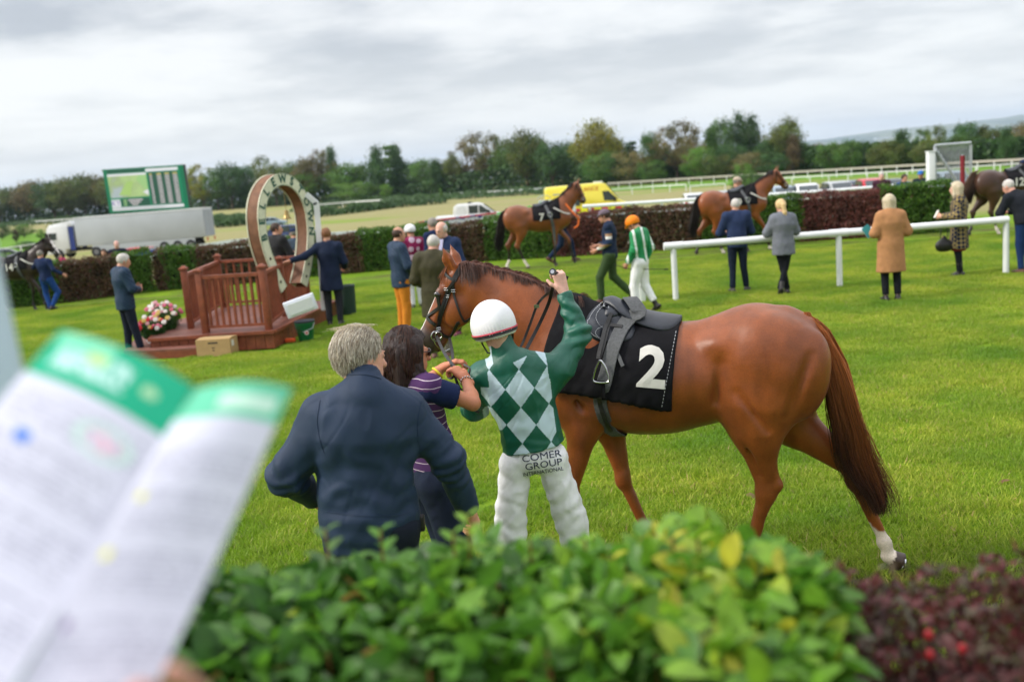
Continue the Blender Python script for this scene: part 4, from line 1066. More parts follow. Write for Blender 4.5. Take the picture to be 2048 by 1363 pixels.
P = [hitw(1067+6*math.cos(t)+.0, 887+4.2*math.sin(t)-.14*6*math.cos(t), .0052)[0] for t in np.linspace(0, 6.2832, 18)]; MB().tube(P, .0014, 4, False).obj('badge_mark', M_white_silk, jr)
world_text('badge_mark', 'N', (1067, 887), 8, rad(-9), jr, M_white_silk, lambda x, y, o: hitw(x, y, .0058), 1, .03)
# helmet, cover and band
S = SDF(); Hc = J['head']+R@V3(0, -.005, .035)
S.el(Hc, V3(.122, .142, .135), R=R, k=.01, clip=[(J['head']+R@V3(0, 0, -.028), R@unit((0, .24, -1)))])
V, F = S.mesh(.0055); V = relax(V, F, 2, .5); N_ = normals(V, F); L_ = (V-Hc)@R; th = np.arctan2(L_[:, 0], L_[:, 1])
V = V+N_*(.0016*np.cos(th*6)*np.clip(.15-L_[:, 2], 0, .1)*10+.0022*np.clip((.0-L_[:, 2])/.06, 0, 1)*np.sin(th*46+3*vn(V, 12, 2)))[:, None]
obj('helmet', mesh_np('helmet', V, F), M_white_silk, jr); BHt = BVHTree.FromPolygons(V.tolist(), F.tolist())
mbk, mrd = MB(), MB()
for mb, zo, w in ((mbk, -.036, .016), (mrd, -.0245, .008)):
    P = []; Nn = []
    for t in np.linspace(0, 2*math.pi, 60):
        d = R@V3(math.cos(t), math.sin(t), 0); c = Hc+R@V3(0, 0, zo+.03*math.sin(t)-.006); l, n, i, ds = BHt.ray_cast(Vector(c+d*.3), Vector(-d))
        if l is None: continue
        P.append(np.array(l)+d*(.004 if mb is mbk else .0045)); Nn.append(d)
    strap(mb, P, Nn, w, .002)
mbk.obj('band', M_leather, jr, True); mrd.obj('band', mat('pink_trim', (.55, .06, .09), .6), jr, True)
mb = MB()
for s in (1, -1): mb.tube([H(s*.088, -.02, -.01), H(s*.088, -.005, -.05), H(s*.07, .03, -.10), H(.0, .06, -.125)], .0045, 6); mb.tube([H(s*.088, .02, -.0), H(s*.086, .0, -.05)], .004, 6)
mb.obj('chin_strap', M_leather, jr, True)

# camera-like viewer held up in the raised hand: a leash grip with its strap
g = empty('whip', J['wr_r'], 0, 'short black whip handle gripped in the raised fist of the green and blue jockey', 'whip')
gp = J['wr_r']+J['hd_r']*.098+unit(J['hp_r'])*.024; wd = unit(w_(1135, 545, .32)-w_(1103, 530, .10)); a = gp-wd*.075; b = gp-wd*.02; c = gp+wd*.065
MB().tube([a, a*.86+b*.14, a*.85+b*.15, b, c], [.0195, .0195, .013, .012, .013], 14).obj('handle', mat('black_rubber', (.012, .013, .016), .5, bump=.3), g, True)
MB().tube([a-unit(b-a)*.002, a+unit(b-a)*.004], [.011, .012], 14).obj('end_cap', M_steel, g, True)
d = unit(c-b); MB().box(c+d*.02+V3(.01, 0, -.006), (.034, .03, .022), frame(V3(1, .3, -.45))).obj('flap', M_leather, g)

# ---- grey-haired man in a navy jacket
Yo = 4.15; w_ = lambda x, y, d=0: W(x, y, Yo+d)
J2 = dict(head=w_(722, 712, .05), hf=unit((1.15, 1, -.30)), up=(.05, .3, 1), neck=w_(730, 776, -.02), chest=w_(731, 862, 0), waist=w_(730, 960, 0), pelvis=w_(738, 1030, 0),
    sh_l=w_(648, 830, .0), sh_r=w_(806, 822, .05), el_l=w_(574, 950, .0), wr_l=w_(632, 1000, .20), el_r=w_(893, 920, .10), wr_r=w_(940, 1022, .22),
    hip_l=w_(700, 1060), hip_r=w_(785, 1055), td_l=V3(-.1, 1, 0), td_r=V3(.1, 1, 0), hp_r=V3(-1, .2, 0))
for s in 'lr': h_ = J2['hip_'+s]; J2['kn_'+s] = V3(h_[0]-.01, h_[1]+.06, .5); J2['an_'+s] = V3(h_[0]-.02, h_[1]+.02, .085)
k2 = 1.04
M_navyj = cmat('navy_jacket', (.011, .027, .064), .62, noise=.14, nscale=6, bump=.25, bscale=500, spec=.35)
def j2x(V):
    D = 0
    for c, r, d, a, f in ((J2['el_l'], .13, (1, 0, .4), .008, 55), (J2['el_r'], .13, (.4, 0, 1), .007, 60), (J2['waist']+V3(.12, -.1, -.02), .17, (1, 0, .9), .008, 45), (J2['waist']+V3(-.13, -.1, .02), .16, (1, 0, -.9), .007, 45),
                          (J2['chest']+V3(.17, -.05, -.10), .11, (1, 0, -.35), .009, 50), (J2['chest']+V3(-.17, -.05, -.12), .10, (1, 0, .3), .008, 50), (J2['pelvis'], .2, (.15, 0, 1), .006, 75)):
        D = D+crease(V, c, r, d, a, f, 7)
    return D
o_, H2, R2 = make_person(J2, k2, 'grey-haired man in navy zip jacket seen from behind, just behind the front hedge', dict(m=M_navyj, hem=.12, thick=.020, fat=1.22, fold=.0075, fsc=5, arm=1.18, cuffr=.048, collar_h=.075, flat=.66, res=.0078, hemw=.196, hflat=.7, extra=j2x),
    dict(m=cmat('dark_navy_trousers', (.008, .012, .022)), fat=1.2), dict(m=M_leather), ('short', hmat('grey_hair', (.45, .38, .30), (.20, .16, .12))), res=.0085, fat=1.1, skin=(.60, .31, .22), hcurl=(.6, .7))
r_ = np.random.RandomState(12)
def head_hair(o, H, R, k, n, ln, w, cols, gravity=.6, messy=.25, nape=-.055, seed=1, name='hair_strands', lift=.012, fr=.5):
    r = np.random.RandomState(seed); P = []; C = []
    while len(P) < n:
        d = r.randn(3); d /= np.linalg.norm(d); p = V3(.086*d[0], -.02+.107*d[1], .026+.103*d[2])
        if p[2] < nape or (p[1]-.048)*.8-(p[2]-.045)*.6 > 0.0 or (abs(p[0]) > .07 and p[2] < -.0 and p[1] > -.02): continue
        fl = V3(d[0]*.5, -fr*(1 if p[2] > .06 else .4), -.25-(.9 if p[2] < .06 else .1)); fl = fl-d*(fl@d); fl = unit(fl+messy*r.randn(3)); l = ln*(.6+.7*r.rand())
        pts = []; q = p.copy(); v = unit(fl+d*.25)
        for j in range(6):
            pts.append(q.copy()); q = q+v*l/5; v = unit(v+V3(0, 0, -gravity*.25)+.10*messy*r.randn(3))
            e = V3(q[0]/.088, (q[1]+.02)/.109, (q[2]-.026)/.105); m = np.linalg.norm(e)
            if m < 1.02 and q[2] > -.06: q = q+V3(e[0]*.088, e[1]*.109, e[2]*.105)*(1.03/m-1)
        P.append([H(*x) for x in pts]); C.append(np.array(cols[r.randint(len(cols))])*(.7+.6*r.rand()))
    P = np.array(P); V, F, c = strands(P, w, w*.4, np.repeat(np.array(C)[:, None], 6, 1)); obj(name, mesh_np(name, V, F, True, c), M_hair, o)
GREY = [(.58, .52, .42), (.72, .67, .58), (.40, .33, .25), (.22, .18, .14), (.62, .55, .44), (.34, .27, .19)]
head_hair(o_, H2, R2, k2, 6500, .036, .0012, GREY, 1.2, .06, seed=3, fr=.8)
for z0, n_, l_ in ((.11, 90, .09),):     # wind-lifted wisps on the crown
    r = np.random.RandomState(9); P = []
    for i in range(n_):
        x, y = r.uniform(-.07, .07), r.uniform(-.09, .03); p = V3(x, y, .10); a = r.uniform(-1, 1); P.append([H2(*(p+V3(a*.012*j+.006*r.randn(), .008*r.randn()-.003*j, (.012*j-.0017*j*j)))) for j in range(7)])
    V, F, c = strands(np.array(P), .0011, .0004, np.tile(np.array([.6, .5, .36]), (n_, 7, 1))); obj('hair_wisps', mesh_np('hair_wisps', V, F, True, c), M_hair, o_)
# jacket seams
BJ = None
for ch in o_.children:
    if ch.name.startswith('jacket'):
        me = ch.data; vv = np.empty(len(me.vertices)*3, np.float32); me.vertices.foreach_get('co', vv); BJ = BVHTree.FromPolygons(vv.reshape(-1, 3).tolist(), [tuple(p.vertices) for p in me.polygons])
for px in ([(847, 790), (838, 830), (836, 870), (842, 905)], [(640, 800), (634, 840), (640, 880), (648, 905)], [(682, 752), (712, 748), (740, 750), (762, 757)], [(652, 1022), (720, 1030), (790, 1030), (820, 1022)]):
    q = cr_spline(px, 8); H_ = [hitw(x, y, .0008, BJ) for x, y in q]; mb = MB(); strap(mb, [h[0] for h in H_], [h[1] for h in H_], .004, .0018); mb.obj('seam', M_navyj, o_, True)
# phone pouch on his belt
MB().box(w_(838, 1045, .02), (.05, .04, .07)).obj('belt_pouch', M_leather, o_, bevel=.006)

# ---- dark-haired woman holding the bridle
Yw = 4.92; w_ = lambda x, y, d=0: W(x, y, Yw+d)
J3 = dict(head=w_(818, 705, .0), hf=unit((1, .45, -.12)), up=(.08, .1, 1), neck=w_(818, 752, .0), chest=w_(832, 812, 0), waist=w_(862, 890, .05), pelvis=w_(868, 935, .05),
    sh_l=w_(800, 772, .12), sh_r=w_(862, 776, -.14), el_l=w_(850, 770, .34), wr_l=w_(884, 736, .38), el_r=w_(946, 806, -.08), wr_r=w_(932, 758, .10),
    hip_l=w_(850, 960, .10), hip_r=w_(872, 965, -.02), td_l=V3(1, .4, 0), td_r=V3(1, .2, 0), hd_l=unit(w_(915, 718, .36)-w_(886, 732, .36)), hd_r=unit(w_(908, 732, .16)-w_(930, 752, .12)), hp_l=V3(0, 0, -1), hp_r=V3(-.2, .3, -1))
J3['kn_l'] = V3(*(J3['hip_l'][:2]+[.12, .05]), .5); J3['an_l'] = V3(*(J3['hip_l'][:2]+[.14, .0]), .085); J3['kn_r'] = V3(*(J3['hip_r'][:2]+[.10, -.02]), .5); J3['an_r'] = V3(*(J3['hip_r'][:2]+[.14, -.05]), .085)
k3 = .95
M_purple = cmat('purple_striped_knit', (.085, .032, .115), .9); T = M_purple.node_tree; n = T.nodes; l = T.links
co = n.new('ShaderNodeTexCoord'); sp = n.new('ShaderNodeSeparateXYZ'); l.new(co.outputs['Object'], sp.inputs[0])
nz = n.new('ShaderNodeTexNoise'); nz.inputs['Scale'].default_value = 6; l.new(co.outputs['Object'], nz.inputs['Vector'])
ad = n.new('ShaderNodeMath'); ad.operation = 'MULTIPLY_ADD'; ad.inputs[1].default_value = .03; l.new(nz.outputs[0], ad.inputs[0]); l.new(sp.outputs[2], ad.inputs[2])
ml = n.new('ShaderNodeMath'); ml.operation = 'MULTIPLY'; ml.inputs[1].default_value = 1/.041; l.new(ad.outputs[0], ml.inputs[0])
fr = n.new('ShaderNodeMath'); fr.operation = 'FRACT'; l.new(ml.outputs[0], fr.inputs[0]); lt = n.new('ShaderNodeMath'); lt.operation = 'LESS_THAN'; lt.inputs[1].default_value = .10; l.new(fr.outputs[0], lt.inputs[0])
mx = n.new('ShaderNodeMix'); mx.data_type = 'RGBA'; mx.inputs[6].default_value = (.065, .026, .095, 1); mx.inputs[7].default_value = (.50, .42, .48, 1); l.new(lt.outputs[0], mx.inputs[0]); l.new(mx.outputs[2], n['Principled BSDF'].inputs['Base Color'])
TAN = (.50, .20, .11)
o3, H3, R3 = make_person(J3, k3, 'dark-haired woman in sunglasses and striped purple top holding the bridle', dict(m=M_purple, name='vest', hem=.05, thick=.010, fat=1.0, sleeve='none', fold=.004, collar=0, res=.0085),
    dict(m=cmat('navy_trousers', (.010, .016, .035)), fat=.98, thick=.012, knee=1.1), dict(m=M_leather), None, skin=TAN, res=.0075, hcurl=(.55, .75), fat=.9)
for s in 'lr':
    S = SDF(); q = J3['sh_'+s]; e = J3['el_'+s]; S.rc(q-V3(0, 0, .01), q*.42+e*.58, .068, .062, k=.03, cap='b')
    V, F = S.mesh(.008); V = V+normals(V, F)*folds(V, .003, 9, 2)[:, None]; obj('sleeve', mesh_np('sleeve', V, F), cmat('navy_cotton', (.006, .014, .055), .8), o3)
V, F = hair_sdf(J3, k3*1.06, 'long').mesh(.007); N_ = normals(V, F); V = V+N_*(.007*fbm(V*[2, 2, .6], 22, 3, 3))[:, None]
obj('hair', mesh_np('hair', V, F), hmat('dark_brown_hair', (.030, .012, .009), (.011, .006, .005)), o3)
r = np.random.RandomState(5); P = []; C = []
for i in range(3600):
    a = r.uniform(.9, 5.4); t = r.rand(); x, y = math.sin(a), math.cos(a)
    if y > .35: continue
    pts = []; r0 = .088; ph = r.rand()*6; cl = math.floor(a*6)
    for j in range(10):
        f = j/9*(.55+.45*r.rand()**.2); ang = min(1, f*3)*math.pi/2; zz_ = .118*math.cos(ang)+.03 if f < .33 else .03-(f-.33)*.36; rr = r0*math.sin(ang)+.012 if f < .33 else .100+.02*math.sin(f*3)-.03*max(0, f-.6)
        pts.append(H3(x*rr+.006*math.sin(f*16+cl), -.02+y*rr*1.05+.006*math.cos(f*14+cl*2)+.002*r.randn(), zz_*1.0))
    P.append(pts); C.append(np.array([(.040, .016, .011), (.022, .010, .008), (.07, .028, .017)][r.randint(3)]))
V, F, c = strands(np.array(P), .0015, .0006, np.repeat(np.array(C)[:, None], 10, 1)); obj('hair_strands', mesh_np('hair_strands', V, F, True, c), M_hair, o3)
mb = MB()
for s in (1, -1): mb.ball(H3(s*.034, .100, .002), (.027, .008, .021), 14, R3)
mb.tube([H3(.062, .095, .008), H3(.088, .03, .01), H3(.09, -.02, .0)], .003, 6); mb.tube([H3(-.062, .095, .008), H3(-.088, .03, .01), H3(-.09, -.02, .0)], .003, 6); mb.tube([H3(-.01, .104, .006), H3(.01, .104, .006)], .003, 6)
mb.obj('sunglasses', mat('dark_lens', (.01, .009, .012), .08, spec=.8, coat=.5), o3, True)
d = unit(J3['wr_l']-J3['el_l']); c = J3['wr_l']-d*.035; ring(c, d, .034, .006).obj('wristband', mat('yellow_band', (.75, .62, .03), .5), o3, True)
d = unit(J3['wr_r']-J3['el_r']); c = J3['wr_r']-d*.02; mb = MB()
for i in range(14):
    t = i*6.2832/14; n1 = np.cross(d, [0, 0, 1.]); n1 /= np.linalg.norm(n1); n2 = np.cross(d, n1); p = c+.031*(math.cos(t)*n1+math.sin(t)*n2); mb.ball(p, (.006, .006, .006), 6)
mb.obj('bracelet', M_steel, o3, True)
# reins: bit to the woman's hands, loop hanging, and up over the neck to the raised hand
rein = empty('reins', fromH(BITP), 0, 'black leather reins running from the bit of horse 2 over its neck', 'reins')
def wstrap(name, pts, w=.016, th=.003, nrm=(0, -1, .2), m=M_leather):
    P = cr_spline(pts, 8); mb = MB(); strap(mb, P, np.tile(unit(nrm), (len(P), 1)), w, th); return mb.obj(name, m, rein, True)
b0 = fromH(BITP); hL = J3['wr_l']+J3['hd_l']*.07; hR = J3['wr_r']+J3['hd_r']*.06
wstrap('rein', [b0, W(886, 700, 5.6), W(897, 718, 5.35), hR], .018)
wstrap('rein', [W(899, 676, 5.95), W(904, 700, 5.6), W(906, 722, 5.3), hL-V3(0, 0, .01)], .018)
wstrap('rein_loop', [hL, W(896, 750, 5.2), W(905, 755, 5.15), W(912, 738, 5.15)], .014); wstrap('rein_loop', [W(905, 730, 5.15), W(911, 755, 5.1), W(920, 782, 5.1), W(934, 812, 5.1), W(958, 824, 5.12)], .014)
wstrap('rein_loop', [W(902, 728, 5.1), W(914, 762, 5.05), W(925, 778, 5.08), W(940, 740, 5.1), W(928, 728, 5.15)], .010)
hz = J['wr_r']+J['hd_r']*.05
wstrap('rein', [hz, W(1107, 572, 5.5), W(1098, 604, 5.62), W(1080, 645, 5.66), W(1060, 684, 5.62), W(1045, 712, 5.5)], .020)
wstrap('rein', [W(1106, 578, 5.55), W(1094, 588, 5.66), W(1083, 598, 5.7), W(1073, 613, 5.72), W(1060, 648, 5.72), W(1046, 684, 5.7), W(1034, 706, 5.6)], .015)
MB().box(W(1073, 612, 5.69), (.03, .012, .02)).obj('buckle', M_steel, rein)
# ------------------------------------------------------------------ ground
def ground_mat():
    m = bpy.data.materials.new('turf'); m.use_nodes = True; T = m.node_tree; n = T.nodes; l = T.links; b = n['Principled BSDF']
    b.inputs['Roughness'].default_value = .9; b.inputs['Specular IOR Level'].default_value = .12
    co = n.new('ShaderNodeTexCoord')
    def noise(s, d=4, r=.55, mp=None):
        t = n.new('ShaderNodeTexNoise'); t.inputs['Scale'].default_value = s; t.inputs['Detail'].default_value = d; t.inputs['Roughness'].default_value = r
        if mp: q = n.new('ShaderNodeMapping'); q.inputs['Scale'].default_value = mp; l.new(co.outputs['Object'], q.inputs[0]); l.new(q.outputs[0], t.inputs['Vector'])
        else: l.new(co.outputs['Object'], t.inputs['Vector'])
        return t.outputs[0]
    def mr(v, a, b_, c=0, d=1):
        r = n.new('ShaderNodeMapRange'); r.inputs[1].default_value = a; r.inputs[2].default_value = b_; r.inputs[3].default_value = c; r.inputs[4].default_value = d; l.new(v, r.inputs[0]); return r.outputs[0]
    def mix(f, a, b_, bt='MIX'):
        x = n.new('ShaderNodeMix'); x.data_type = 'RGBA'; x.blend_type = bt
        for i, v in ((0, f), (6, a), (7, b_)):
            if isinstance(v, tuple): x.inputs[i].default_value = (*v, 1)
            elif isinstance(v, float): x.inputs[i].default_value = v
            else: l.new(v, x.inputs[i])
        return x.outputs[2]
    def mul(a, b_):
        x = n.new('ShaderNodeMath'); x.operation = 'MULTIPLY'
        for i, v in ((0, a), (1, b_)):
            if isinstance(v, float): x.inputs[i].default_value = v
            else: l.new(v, x.inputs[i])
        return x.outputs[0]
    c = mix(mr(noise(.9), .35, .65), (.165, .290, .011), (.265, .395, .016))
    c = mix(mr(noise(14, 5), .3, .75), c, (.070, .155, .008))
    c = mix(mul(mr(noise(.5, 5, .6, (1, 3, 1)), .52, .72), mr(noise(4, 4), .45, .7)), c, (.24, .24, .06))
    c = mix(mr(noise(160, 3, .7), .45, .72, 0, .45), c, (.040, .085, .008))
    sp = n.new('ShaderNodeSeparateXYZ'); l.new(co.outputs['Object'], sp.inputs[0])
    # trodden strip in front of the far hedge
    tr = mul(mr(sp.outputs[1], 23.6, 25.0), mr(sp.outputs[1], 28.5, 27.4)); tr = mul(tr, mr(noise(.8, 4, .6, (1, 2.5, 1)), .40, .62, 0, .75)); c = mix(tr, c, (.085, .072, .030))
    # worn, muddy ground by the front hedge
    d = n.new('ShaderNodeVectorMath'); d.operation = 'DISTANCE'; l.new(co.outputs['Object'], d.inputs[0]); d.inputs[1].default_value = (2.5, 4.95, 0)
    mud = mul(mr(d.outputs['Value'], 1.45, .45), mr(noise(7, 5, .65), .36, .58)); c = mix(mud, c, (.040, .028, .016))
    # beyond the hedge: rough straw-coloured infield
    s1 = mul(mr(sp.outputs[1], 31, 36), mr(noise(.028, 5, .6, (.6, 1.6, 1)), .70, .55)); c = mix(s1, c, mix(noise(.4, 6, .7, (1, 3, 1)), (.34, .28, .14), (.17, .19, .065)))
    far = mr(sp.outputs[1], 600, 1500); c = mix(far, c, mix(mr(noise(.004, 3), .4, .6), (.09, .12, .05), (.17, .16, .08)))
    l.new(c, b.inputs['Base Color'])
    bp = n.new('ShaderNodeBump'); bp.inputs['Strength'].default_value = .9; bp.inputs['Distance'].default_value = .03; l.new(noise(45, 6, .7), bp.inputs['Height']); l.new(bp.outputs[0], b.inputs['Normal'])
    return m
M_turf = ground_mat()
xs = np.unique(np.concatenate([np.linspace(-13000, -60, 18), np.linspace(-60, 60, 61), np.linspace(60, 13000, 20)]))
ys = np.unique(np.concatenate([np.linspace(-40, 0, 9), np.linspace(0, 6, 31), np.linspace(6, 130, 63), np.linspace(130, 600, 20), np.linspace(600, 3000, 12), np.linspace(3000, 11200, 6)]))
def bankz(y): return float(np.interp(y, [-6, 1.75, 2.9], [.95, .95, 0]))
Vg = np.array([(x, y, (gz(y)-.85*math.exp(-((x+29)/9)**2-((y-80)/8)**2) if y > 3 else bankz(y))+(.012*math.sin(x*1.3+y)+.012*math.sin(y*1.9) if 3.4 < y < 30 and abs(x) < 40 else 0)) for y in ys for x in xs])
nx_, ny_ = len(xs), len(ys); g = np.arange(nx_*ny_).reshape(ny_, nx_); F = np.stack([g[:-1, :-1], g[:-1, 1:], g[1:, 1:], g[1:, :-1]], -1).reshape(-1, 4)
go = obj('ground', mesh_np('ground', Vg, F), M_turf); tag(go, 'green parade lawn running down to the straw coloured infield', kind='structure')
# grass blades: patches of blades set over the lawn
M_blade = mat('grass_blade', (1, 1, 1), .55, vcol=True, spec=.25)
_b = MC['grass_blade'].node_tree; _p = _b.nodes['Principled BSDF']; _t = _b.nodes.new('ShaderNodeBsdfTranslucent'); _a = [x for x in _b.nodes if x.type == 'ATTRIBUTE'][0]; _mx = _b.nodes.new('ShaderNodeMixShader'); _mx.inputs[0].default_value = .35
_t.inputs[0].default_value = (.27, .48, .025, 1); x_g = _b.nodes.new('ShaderNodeNewGeometry'); x_n = _b.nodes.new('ShaderNodeTexNoise'); x_n.inputs['Scale'].default_value = .75; x_n.inputs['Detail'].default_value = 5; _b.links.new(x_g.outputs['Position'], x_n.inputs['Vector'])
x_c = _b.nodes.new('ShaderNodeValToRGB'); x_c.color_ramp.elements[0].position = .34; x_c.color_ramp.elements[0].color = (.52, .64, .7, 1); x_c.color_ramp.elements[1].position = .68; x_c.color_ramp.elements[1].color = (1.85, 1.25, 1.6, 1); _b.links.new(x_n.outputs[0], x_c.inputs[0])
x_m = _b.nodes.new('ShaderNodeMix'); x_m.data_type = 'RGBA'; x_m.blend_type = 'MULTIPLY'; x_m.inputs[0].default_value = 1; _b.links.new(_a.outputs['Color'], x_m.inputs[6]); _b.links.new(x_c.outputs[0], x_m.inputs[7]); 
x_d = _b.nodes.new('ShaderNodeVectorMath'); x_d.operation = 'DISTANCE'; x_s = _b.nodes.new('ShaderNodeVectorMath'); x_s.operation = 'MULTIPLY'; x_s.inputs[1].default_value = (.55, 1, 0); _b.links.new(x_g.outputs['Position'], x_s.inputs[0]); _b.links.new(x_s.outputs[0], x_d.inputs[0]); x_d.inputs[1].default_value = (1.34, 5.05, 0)
x_r = _b.nodes.new('ShaderNodeMapRange'); x_r.inputs[1].default_value = .95; x_r.inputs[2].default_value = .2; _b.links.new(x_d.outputs['Value'], x_r.inputs[0]); x_n2 = _b.nodes.new('ShaderNodeTexNoise'); x_n2.inputs['Scale'].default_value = 6; _b.links.new(x_g.outputs['Position'], x_n2.inputs['Vector'])
x_r2 = _b.nodes.new('ShaderNodeMapRange'); x_r2.inputs[1].default_value = .34; x_r2.inputs[2].default_value = .52; _b.links.new(x_n2.outputs[0], x_r2.inputs[0]); x_q = _b.nodes.new('ShaderNodeMath'); x_q.operation = 'MULTIPLY'; _b.links.new(x_r.outputs[0], x_q.inputs[0]); _b.links.new(x_r2.outputs[0], x_q.inputs[1])
x_k = _b.nodes.new('ShaderNodeMix'); x_k.data_type = 'RGBA'; _b.links.new(x_q.outputs[0], x_k.inputs[0]); _b.links.new(x_m.outputs[2], x_k.inputs[6]); x_k.inputs[7].default_value = (.05, .036, .018, 1); _b.links.new(x_k.outputs[2], _p.inputs['Base Color'])
_b.links.new(_p.outputs[0], _mx.inputs[1]); _b.links.new(_t.outputs[0], _mx.inputs[2]); _b.links.new(_mx.outputs[0], _b.nodes['Material Output'].inputs[0])
def patch(seed, nb, h, size=1.0, mudf=0.0):
    r = np.random.RandomState(seed); x = r.uniform(-.55, .55, nb)*size; y = r.uniform(-.55, .55, nb)*size
    P0 = np.stack([x, y, 0*x], 1); dn = .5+.5*vn(P0, 5, seed); h_ = h*(.45+.9*r.rand(nb))*(.55+.75*dn); a = r.rand(nb)*6.28; w = .0022+.0022*r.rand(nb)
    lean = .75*r.rand(nb)**.8*h_+.25*h_; ld = r.rand(nb)*6.28; dx, dy = np.cos(ld)*lean, np.sin(ld)*lean
    px_, py_ = np.cos(a)*w, np.sin(a)*w
    V = np.stack([np.stack([x-px_, y-py_, 0*x], 1), np.stack([x+px_, y+py_, 0*x], 1), np.stack([x+px_*.8+dx*.4, y+py_*.8+dy*.4, h_*.6], 1), np.stack([x-px_*.8+dx*.4, y-py_*.8+dy*.4, h_*.6], 1), np.stack([x+dx, y+dy, h_], 1)], 1).reshape(-1, 3)
    b = np.arange(nb)*5; F = [np.stack([b, b+1, b+2, b+3], 1), np.stack([b+3, b+2, b+4], 1)]
    t = r.rand(nb)[:, None]; c = np.array([.150, .275, .020])*(1-t)+np.array([.30, .42, .045])*t; dry = r.rand(nb) < .05; c[dry] = [.34, .29, .12]; c *= (.7+.6*r.rand(nb))[:, None]
    return mesh_np('grass_patch', V, F, False, np.repeat(c, 5, 0))
gcol = bpy.data.collections.new('grass_patches')
for i, (nb, h) in enumerate(((7500, .045), (7500, .05), (6500, .04), (8000, .045), (6500, .055))):
    p = bpy.data.objects.new('grass_patch', patch(20+i, nb, h)); p.data.materials.append(M_blade); gcol.objects.link(p)
pts = []
r_ = np.random.RandomState(2)
for yi in np.arange(3.3, 25.5, .9):
    lim = yi*.62+1.2
    for xi in np.arange(-lim, lim, .9): pts.append((xi+r_.uniform(-.1, .1), yi+r_.uniform(-.1, .1), .0))
# fewer blades where the hooves have worn the turf away
pts = [p for p in pts if not ((p[0]-2.5)**2+(p[1]-4.5)**2 < .30) and not (-6.3 < p[0] < -3.4 and 15.6 < p[1] < 20.5)]
me = bpy.data.meshes.new('grass'); me.from_pydata([list(map(float, p)) for p in pts], [], [])
gro = bpy.data.objects.new('grass', me); COL.objects.link(gro); tag(gro, 'short bright green grass covering the parade lawn', kind='stuff')
ng = bpy.data.node_groups.new('grass_scatter', 'GeometryNodeTree'); ng.interface.new_socket('Geometry', in_out='INPUT', socket_type='NodeSocketGeometry'); ng.interface.new_socket('Geometry', in_out='OUTPUT', socket_type='NodeSocketGeometry')
gi = ng.nodes.new('NodeGroupInput'); gout = ng.nodes.new('NodeGroupOutput'); ip = ng.nodes.new('GeometryNodeInstanceOnPoints'); ci = ng.nodes.new('GeometryNodeCollectionInfo'); ci.inputs[0].default_value = gcol; ci.inputs[1].default_value = True
rv = ng.nodes.new('FunctionNodeRandomValue'); rv.data_type = 'FLOAT_VECTOR'; rv.inputs[0].default_value = (0, 0, 0); rv.inputs[1].default_value = (0, 0, 6.283); ip.inputs['Pick Instance'].default_value = True
ng.links.new(gi.outputs[0], ip.inputs['Points']); ng.links.new(ci.outputs[0], ip.inputs['Instance']); ng.links.new(rv.outputs[0], ip.inputs['Rotation']); ng.links.new(ip.outputs[0], gout.inputs[0])
gm = gro.modifiers.new('scatter', 'NODES'); gm.node_group = ng

# ------------------------------------------------------------------ leafy masses
def leafmat(name, rough=.5, tl=.3):
    m = mat(name, (1, 1, 1), rough, vcol=True, spec=.3); T = m.node_tree; n = T.nodes; l = T.links; a = [x for x in n if x.type == 'ATTRIBUTE'][0]
    t = n.new('ShaderNodeBsdfTranslucent'); x = n.new('ShaderNodeMixShader'); x.inputs[0].default_value = tl; l.new(a.outputs['Color'], t.inputs[0])
    l.new(n['Principled BSDF'].outputs[0], x.inputs[1]); l.new(t.outputs[0], x.inputs[2]); l.new(x.outputs[0], n['Material Output'].inputs[0]); return m
M_leaf = leafmat('foliage'); M_core = mat('hedge_core', (.014, .014, .008), .95); M_bark = mat('bark', (.07, .05, .035), .9, noise=.4, nscale=8, bump=.5, bscale=30)
def leaf_quads(P, Nn, sz, cols, seed=0, jit=.7):
    r = np.random.RandomState(seed); n = len(P); Nn = Nn+jit*r.randn(n, 3); Nn /= np.linalg.norm(Nn, axis=1)[:, None]
    a = np.cross(Nn, r.randn(n, 3)); a /= np.linalg.norm(a, axis=1)[:, None]; b = np.cross(Nn, a); s = (sz*(.6+.8*r.rand(n)))[:, None]
    V = np.stack([P-a*s*.5, P+b*s*.32, P+a*s*.5, P-b*s*.32], 1).reshape(-1, 3); F = (np.arange(n)*4)[:, None]+np.arange(4)[None]
    return V, F, np.repeat(cols, 4, 0)
HP_ = [(-14.4, 26.1), (-12.4, 26.6), (-10, 27.9), (-3.8, 28.9), (-.9, 29.3), (2.3, 28.7), (4.1, 28.2), (10.8, 27.2), (12.6, 27.0)]
def hedge_at(px):   # hedge line seen at this column of the photograph
    lo = None; best = 1e9
    for t in np.linspace(0, 1, 1400):
        x = -14.4+27.2*t; y = np.interp(x, [p[0] for p in HP_], [p[1] for p in HP_]); z = (np.array([x, y, .6])-CAMP); X = 1024+FPX*(z@_r)/(z@_f)
        if abs(X-px) < best: best = abs(X-px); lo = (x, y)
    return lo
HSEC = [(-40, 118, 'g', 'a'), (118, 238, 'b', 'b'), (238, 305, 'g', 'c'), (305, 330, 'b', 'd'), (330, 392, 'g', 'e'), (392, 520, 'b', 'f'), (520, 640, 'g', 'f2'), (640, 722, 'b', 'g'), (722, 903, 'g', 'h'), (903, 968, 'b', 'i'), (968, 1108, 'g', 'j'),
        (1108, 1212, 'r', 'k'), (1212, 1400, 'b', 'l'), (1400, 1606, 'g', 'm'), (1606, 1770, 'r', 'n'), (1770, 1906, 'g', 'o')]
